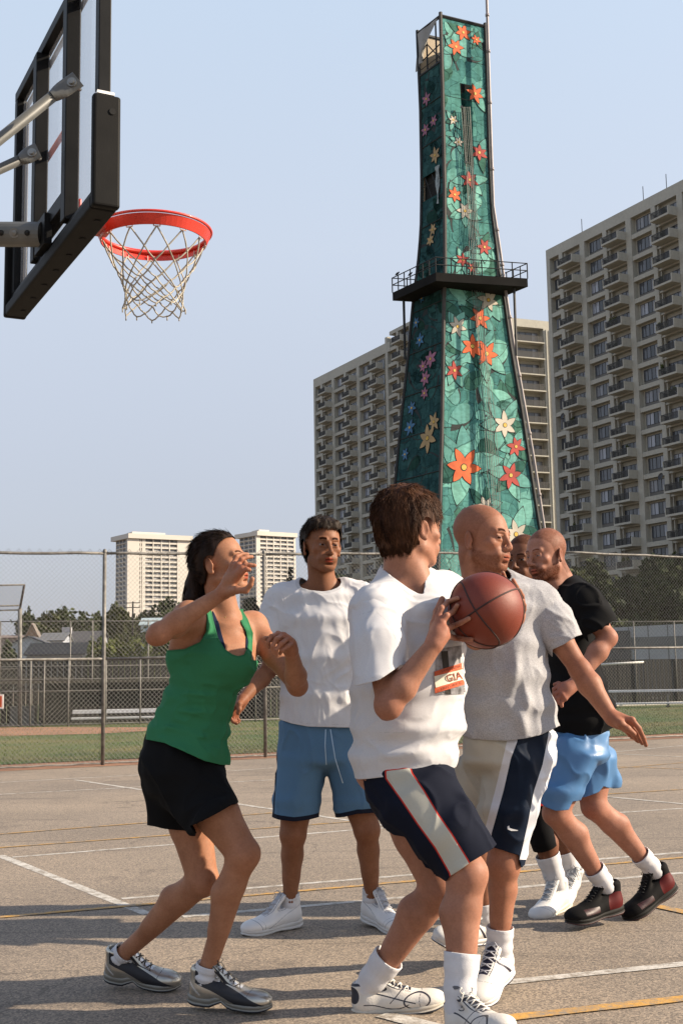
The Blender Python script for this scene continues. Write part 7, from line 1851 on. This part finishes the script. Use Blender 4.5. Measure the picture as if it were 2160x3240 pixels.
    B_ = lambda x0,y0,x1,y1,r,a,dy=-.14: (W(x0,y0,Y+dy), W(x1,y1,Y+dy), r, a)
    bumps = [B_(1640,2030,1610,2220,.024,.026), B_(1600,2060,1560,2330,.022,-.014), B_(1700,2050,1640,2330,.02,.018), B_(1680,2040,1650,2180,.018,-.018), B_(1720,2180,1740,2320,.018,.012), B_(1630,2230,1660,2330,.022,.022), B_(1520,2100,1500,2320,.02,.012),
             B_(1560,2250,1540,2335,.014,-.008), B_(1640,2030,1740,2040,.014,-.012), B_(1660,1860,1700,1990,.014,.010), B_(1640,1880,1660,2000,.014,-.008), B_(1750,1960,1790,2030,.012,.008,-.07)]
    cloth('t_shirt', sh, [grey, cloth_mat('grey_stitching', (.25,.245,.255))], b, base, [nk, hem], [(edge(hem, 11), 1), (edge(cS, 11), 1), (lambda V: nk(V)+.016, 1), (pxline([(1718,1866),(1690,1910),(1661,1958),(1648,2005)]), 1)], sleeves=[(sL, c1, ua[:3]), (sR, c2, ua[3:])], bumps=bumps, fold=[dict(amp=.0032, f=8, d=(-.25,0,1), el=.2, seed=22), dict(amp=.0012, f=22, d=(.3,0,1), el=.25, seed=23)])
    navy = cloth_mat('navy_satin', (.006,.012,.026), rough=.5, bump=.1); wht = cloth_mat('off_white_satin', (.40,.38,.33), rough=.6, bump=.1); slv = cloth_mat('silver_tape', (.55,.56,.60), rough=.5)
    so = loft([st(1462,1758,2330,Y+.02,.148), st(1462,1750,2400,Y+.02,.15)])
    so += [P(W(1640,2400,Y), W(1608,2560,Y-.03), (.132,.125,.05), r2=(.105,.115,.05), R=np.eye(3), k=.03), P(W(1608,2560,Y-.03), W(1596,2740,Y-.05), (.105,.115,.05), r2=(.058,.085,.05), R=np.eye(3), k=.03)]
    so += [P(W(1530,2420,Y+.14), W(1505,2720,Y+.22), (.11,.12,.05), r2=(.095,.10,.05), R=np.eye(3), k=.03)]
    cut = pxpoly([(1300,2690),(1450,2690),(1554,2672),(1590,2680),(1640,2696),(1648,2735),(1700,2740),(1900,2740),(1900,3000),(1300,3000)], Y-.05)
    L1 = pxpoly([(1300,2300),(1604,2300),(1604,2344),(1590,2400),(1566,2498),(1534,2640),(1528,2720),(1300,2720)]); T1 = pxpoly([(1602,2300),(1637,2300),(1636,2344),(1615,2400),(1592,2501),(1554,2637),(1550,2720),(1520,2720),(1534,2620),(1566,2498),(1590,2400),(1603,2344)])
    T2 = pxpoly([(1736,2300),(1800,2300),(1800,2720),(1642,2720),(1650,2690),(1670,2600),(1688,2502),(1715,2420),(1733,2330)])
    S_ = cloth('shorts', so, [navy, wht, slv], b, base, [cut], [(L1, 1), (T1, 2), (T2, 2)], under=[dict(p) for p in pr if p.get('tag') == 'thigh'], ug=.004, bumps=[B_(1560,2380,1520,2600,.02,.012), B_(1690,2380,1640,2640,.02,.012), B_(1655,2380,1610,2620,.018,-.010)], fold=[dict(amp=.004, f=9, d=(-.2,0,1), el=.25, seed=25)])
    sw = mat('white_mark', (.75,.75,.75), .6)
    decal('curved_tick_mark', [[(1604,2616),(1605,2624),(1610,2626),(1618,2622),(1612,2620),(1609,2612)], [(1618,2622),(1610,2626),(1616,2629),(1636,2629),(1638,2627)]], S_, sw, S_, base, .002)
    wh = mat('white_leather_shoe', (.64,.62,.58), .42, .05, 9, bump=.1, bscale=40); sol = mat('white_rubber', (.55,.53,.50), .5, .08, 9); nv = mat('navy_rubber', (.018,.016,.035), .4); lc = mat('grey_laces', (.45,.45,.48), .8)
    shoe(b, base, aN, G(1516,3172), [wh, sol, nv, nv, lc], 'court', 1, 1.12, L=.31); shoe(b, base, aF, W(1440,2985,Y+.30), [wh, sol, nv, nv, lc], 'court', -1, 1.1, L=.30, up=V3(.5,0,1))
    sock(b, base, aN-[0,0,.02], aN+nrm(kN-aN)*.085, .045, .046, rib=.0018); sock(b, base, aF-[0,0,.02], aF+nrm(kF-aF)*.08, .044, .045, rib=.0018)
bald_man()

# ------------------------------------------------------------------ man in black shirt, running left
def black_shirt():
    Y = 5.45; base = G(1860, 2935)*[1,1,0]
    hR = frame((-.80,-.60,-.12), (-.10,0,1)); ho = W(1727, 1755, Y-.05); s = .99
    hp, H = head_prims(ho, hR, s, nose=1.03)
    pr = []+hp
    nb = W(1790, 1885, Y+.02); pr += [P(H(0,-.030,-.05), nb, .057, r2=.068, k=.02), P(H(0,.0,-.09), W(1765,1885,Y-.03), .045, r2=.055, k=.02)]
    shL, shR = W(1845, 1910, Y-.16), W(1760, 1920, Y+.20)
    pr += [P(nb, shL, .05, r2=.055, k=.04), P(nb, shR, .05, r2=.05, k=.04)]
    pr += loft([st(1745,1865,1930,Y+.02,.15), st(1745,1870,2050,Y+.02,.14), st(1755,1895,2180,Y+.02,.13), st(1765,1905,2320,Y+.02,.13), st(1775,1905,2390,Y+.02,.13)])
    elL, wrL = W(1922, 2018, Y-.20), W(1812, 2168, Y-.26); elR, wrR = W(1740, 2120, Y+.25), W(1640, 2180, Y+.1)
    pr += arm_prims(shL, elL, wrL, 1.05)+arm_prims(shR, elR, wrR, 1.0)
    w = lambda x, y, d=0: W(x, y, Y-.28+d)
    pr += hand_prims(wrL, [[w(1770,2168,.02), w(1752,2180,.02), w(1752,2198,.02), w(1762,2206,.02)], [w(1772,2184,.0), w(1754,2196,.0), w(1754,2212,.0), w(1765,2218,0)], [w(1778,2198,-.01), w(1762,2210,-.01), w(1764,2224,-.01), w(1774,2228,-.01)], [w(1786,2210,-.01), w(1774,2222,-.01), w(1776,2234,-.01)]],
                     [w(1784,2172,.03), w(1766,2164,.04), w(1754,2166,.04)], 1.05)
    hipN, hipF = W(1810, 2390, Y-.08), W(1860, 2395, Y+.12)
    kN, aN = W(1757, 2572, Y-.10), W(1928, 2822, Y+.05); kF, aF = W(1878, 2552, Y+.08), W(2085, 2770, Y+.22)
    bk = nrm(V3(1,.2,.6))
    pr += leg_prims(hipN, kN, aN, W(1830,2925,Y), 1.04, bk)+leg_prims(hipF, kF, aF, W(2010,2890,Y+.2), 1.04, bk)
    def colf(V, col): head_color(ho, hR, s, col, V, (.34,.155,.095), brow=(.45,.30,.22), lips=(.9,.55,.50), stub=((.28,.19,.14), .9), buzz=((.42,.34,.29), [-.10,-.10,-.045,-.02,.036,.062,.088], .85), gaze=(0,1,-.5), eo=.0026)
    SK = skin('pink_skin', (.29,.130,.084), (.35,.165,.110))
    fine = [(ho-.13, ho+.14, .0025), (w(1740,2240,-.05), w(1800,2150,.08), .0032)]
    b = make_body(pr, SK, 'person with cropped hair and beard in a black T-shirt and shiny light blue shorts', base, fine, colf)
    bl = cloth_mat('black_cotton_tee', (.0055,.0055,.006), var=.1)
    _s = loft([st(1760,1835,1860,Y+.03,.12,.04), st(1738,1866,1900,Y+.02,.17,.05), st(1722,1880,1960,Y+.02,.17), st(1720,1888,2080,Y+.02,.165), st(1722,1908,2160,Y+.02,.165), st(1726,1938,2230,Y+.02,.17), st(1730,1940,2280,Y+.02,.17), st(1738,1930,2370,Y+.02,.165)]); sh = list(_s)
    sh += [P(shL, W(1875,1950,Y-.18), .083, r2=.074, k=.04), P(shR, W(1748,2030,Y+.23), .078, k=.04), P(W(1800,1868,Y), shL, .07, r2=.08, k=.04)]
    sL = [P(shL, W(1888,1972,Y-.19), .085, r2=.080, k=.04), P(W(1888,1972,Y-.19), W(1916,2018,Y-.2), .080, r2=.07, k=.02)]; sR = [P(shR, W(1743,2090,Y+.24), .08, k=.04)]
    ua = [p for p in pr if p.get('tag') == 'upperarm']
    nk = pxpoly([(1600,1600),(1600,1880),(1715,1880),(1735,1868),(1760,1850),(1784,1828),(1800,1815),(1900,1600)])
    cS = pxpoly([(1855,2010),(1885,1998),(1922,1972),(1990,1940),(1990,2150),(1870,2080)]); c1 = cS; c2 = lambda V: (V-W(1745,2060,Y+.23))@nrm(elR-shR)
    hem = pxpoly([(1500,2300),(1710,2306),(1766,2318),(1846,2328),(1900,2322),(1935,2306),(2100,2290),(2100,2800),(1500,2800)], Y-.12)
    cloth('t_shirt', sh, [bl], b, base, [nk, hem], sleeves=[(sL, c1, ua[:3]), (sR, c2, ua[3:])], fold=[dict(amp=.005, f=8, d=(0,0,1), el=.3, seed=31)])
    sb = cloth_mat('shiny_blue_polyester', (.10,.25,.50), rough=.30, bump=.05, sheen_=0) if False else mat('shiny_blue_polyester', (.060,.165,.34), .42, .05, 3, spec=.5, coat=.0, bump=.1, bscale=30)
    so = loft([st(1752,1925,2320,Y,.14), st(1748,1925,2380,Y,.15)])
    so += [P(W(1822,2390,Y-.06), W(1766,2500,Y-.09), (.135,.13,.05), r2=(.098,.11,.05), R=np.eye(3), k=.025), P(W(1766,2500,Y-.09), W(1748,2580,Y-.09), (.098,.11,.05), r2=(.078,.10,.05), R=np.eye(3), k=.025)]
    so += [P(W(1866,2400,Y+.1), W(1858,2530,Y+.1), (.11,.12,.05), r2=(.072,.10,.05), R=np.eye(3), k=.025), P(W(1900,2400,Y+.1), W(1926,2480,Y+.16), .06, r2=.045, k=.04), P(W(1926,2470,Y+.16), W(1924,2500,Y+.18), .048, r2=.03, k=.03)]
    cut = pxpoly([(1500,2520),(1696,2524),(1724,2544),(1756,2554),(1798,2552),(1810,2527),(1846,2527),(1893,2510),(1908,2492),(1938,2506),(2000,2503),(2000,2900),(1500,2900)], Y-.05)
    B_ = lambda x0,y0,x1,y1,r,a,dy=-.14: (W(x0,y0,Y+dy), W(x1,y1,Y+dy), r, a)
    cloth('shorts', so, [sb], b, base, [cut], under=[dict(p) for p in pr if p.get('tag') == 'thigh'], ug=.006, bumps=[B_(1800,2330,1770,2520,.016,.016), B_(1830,2340,1785,2530,.015,-.012), B_(1850,2340,1800,2500,.014,.014), B_(1880,2350,1850,2480,.016,.014), B_(1900,2350,1930,2480,.018,.012,0), B_(1860,2400,1880,2500,.014,-.012)],
          fold=[dict(amp=.0030, f=9, d=(-.35,0,1), el=.2, seed=33)])
    bk_ = mat('black_nubuck', (.006,.0055,.0055), .8, .2, 20, spec=.12); so2 = mat('dark_rubber', (.014,.013,.011), .7, spec=.2); rd = mat('dark_red_leather', (.032,.004,.004), .5, .2, 15); rd2 = mat('red_patch', (.085,.006,.006), .6, spec=.2); lc = mat('black_laces', (.008,.008,.008), .8)
    shoe(b, base, aN, W(1806,2925,Y-.06), [bk_, so2, rd, rd2, lc], 'boot', 1, 1.15, L=.31, up=kN-aN); shoe(b, base, aF, W(1998,2910,Y+.14), [bk_, so2, rd, rd2, lc], 'boot', -1, 1.15, L=.31, up=kF-aF)
    sock(b, base, aN+nrm(kN-aN)*.02, aN+nrm(kN-aN)*.135, .042, .046, rib=.002); sock(b, base, aF+nrm(kF-aF)*.02, aF+nrm(kF-aF)*.14, .042, .046, rib=.002)
black_shirt()

# ------------------------------------------------------------------ man mostly hidden behind the others
def hidden_man():
    Y = 5.95; base = G(1740, 2915)*[1,1,0]
    hR = frame((-.55,-.83,-.12), (0,0,1)); ho = W(1655, 1768, Y); s = 1.0
    hp, H = head_prims(ho, hR, s)
    pr = []+hp; nb = W(1680, 1890, Y+.02); pr += [P(H(0,-.03,-.05), nb, .058, r2=.066, k=.02)]
    shR, shL = W(1610, 1930, Y+.05), W(1770, 1930, Y-.02); pr += [P(nb, shR, .05, k=.04), P(nb, shL, .05, k=.04)]
    pr += loft([st(1625,1755,1930,Y,.12), st(1630,1755,2100,Y,.12), st(1640,1755,2320,Y,.12), st(1650,1755,2400,Y,.12)])
    elR, wrR = W(1600, 2100, Y+.1), W(1610, 2260, Y); elL, wrL = W(1790, 2100, Y+.1), W(1770, 2250, Y)
    for a, b_, c in ((shR, elR, wrR), (shL, elL, wrL)):
        pr += arm_prims(a, b_, c, 1.0)+hand_prims(c, [[c+V3(.012*i-.02,0,-.085), c+V3(.012*i-.02,-.01,-.125), c+V3(.012*i-.02,-.02,-.155)] for i in range(4)], [c+V3(-.03,-.02,-.04), c+V3(-.04,-.03,-.075), c+V3(-.04,-.035,-.10)])
    hipN, hipF = W(1690, 2400, Y-.08), W(1740, 2400, Y+.08); kN, aN = W(1700, 2610, Y-.16), W(1765, 2812, Y-.10); kF, aF = W(1752, 2590, Y+.02), W(1812, 2772, Y+.10)
    pr += leg_prims(hipN, kN, aN, W(1700,2915,Y-.2), 1.06, nrm(V3(.8,.6,0)))+leg_prims(hipF, kF, aF, W(1790,2840,Y), 1.04, nrm(V3(.8,.6,0)))
    def colf(V, col): head_color(ho, hR, s, col, V, (.15,.06,.033), brow=(.1,.07,.06), lips=(.8,.5,.48), buzz=((.30,.25,.22), [-.10,-.10,-.045,-.02,.040,.066,.084], .9))
    SK = skin('brown_skin', (.13,.052,.028), (.17,.070,.038))
    b = make_body(pr, SK, 'person with brown skin almost hidden behind the others, black knee sleeve and white socks', base, [(ho-.13, ho+.14, .003)], colf, h=.007)
    dk = cloth_mat('dark_grey_jersey', (.03,.03,.035)); st_ = cloth('jersey', loft([st(1650,1715,1870,Y,.09), st(1612,1768,1910,Y,.13), st(1612,1768,2100,Y,.14), st(1620,1770,2360,Y,.15)])+[P(shR, W(1603,2050,Y+.08), .075, k=.04), P(shL, W(1785,2050,Y+.08), .075, k=.04)], [dk], b, base,
          [lambda V: V3(0,0,1)@(V-W(1680,1868,Y)).T, lambda V: W(1700,2350,Y)[2]-V[:,2]], h=.009)
    wt = cloth_mat('white_red_shorts', (.6,.58,.55)); rdm = cloth_mat('red_trim', (.5,.03,.03))
    cloth('shorts', loft([st(1640,1770,2340,Y,.15), st(1635,1780,2420,Y,.15)])+[P(W(1690,2410,Y-.08), W(1685,2560,Y-.12), (.11,.12,.05), r2=(.10,.11,.05), R=np.eye(3), k=.03), P(W(1740,2410,Y+.08), W(1750,2540,Y+.05), (.10,.11,.05), R=np.eye(3), k=.03)], [wt, rdm], b, base,
          [lambda V: W(1700,2535,Y)[2]-V[:,2]], [(lambda V: W(1700,2515,Y)[2]-V[:,2], 1)], under=[dict(p) for p in pr if p.get('tag') == 'thigh'], ug=.01, h=.009)
    kb = cloth_mat('black_neoprene', (.006,.006,.007)); d = nrm(aN-kN); u = nrm(hipN-kN)
    MB().tube([kN+u*.13, kN+u*.05, kN, kN+d*.06, kN+d*.11], [.079,.070,.064,.060,.058], 20).build('knee_sleeve', kb, b, base, smooth=True)
    wh = mat('white_leather_trainer', (.60,.59,.57), .45, .05, 9); sol = mat('cream_sole', (.50,.46,.38), .6); gy = mat('grey_panel_leather', (.30,.32,.33), .5); lc = mat('grey_shoelace', (.30,.30,.32), .8)
    shoe(b, base, aN, W(1706,2915,Y-.25), [wh, sol, gy, gy, lc], 'high', 1, 1.15, L=.31); shoe(b, base, aF, W(1772,2868,Y-.05), [wh, sol, gy, gy, lc], 'high', -1, 1.1, L=.30, up=V3(.4,0,1))
    sock(b, base, aN, aN+nrm(kN-aN)*.17, .045, .056, rib=.0018); sock(b, base, aF, aF+nrm(kF-aF)*.14, .045, .054, rib=.0018)
hidden_man()
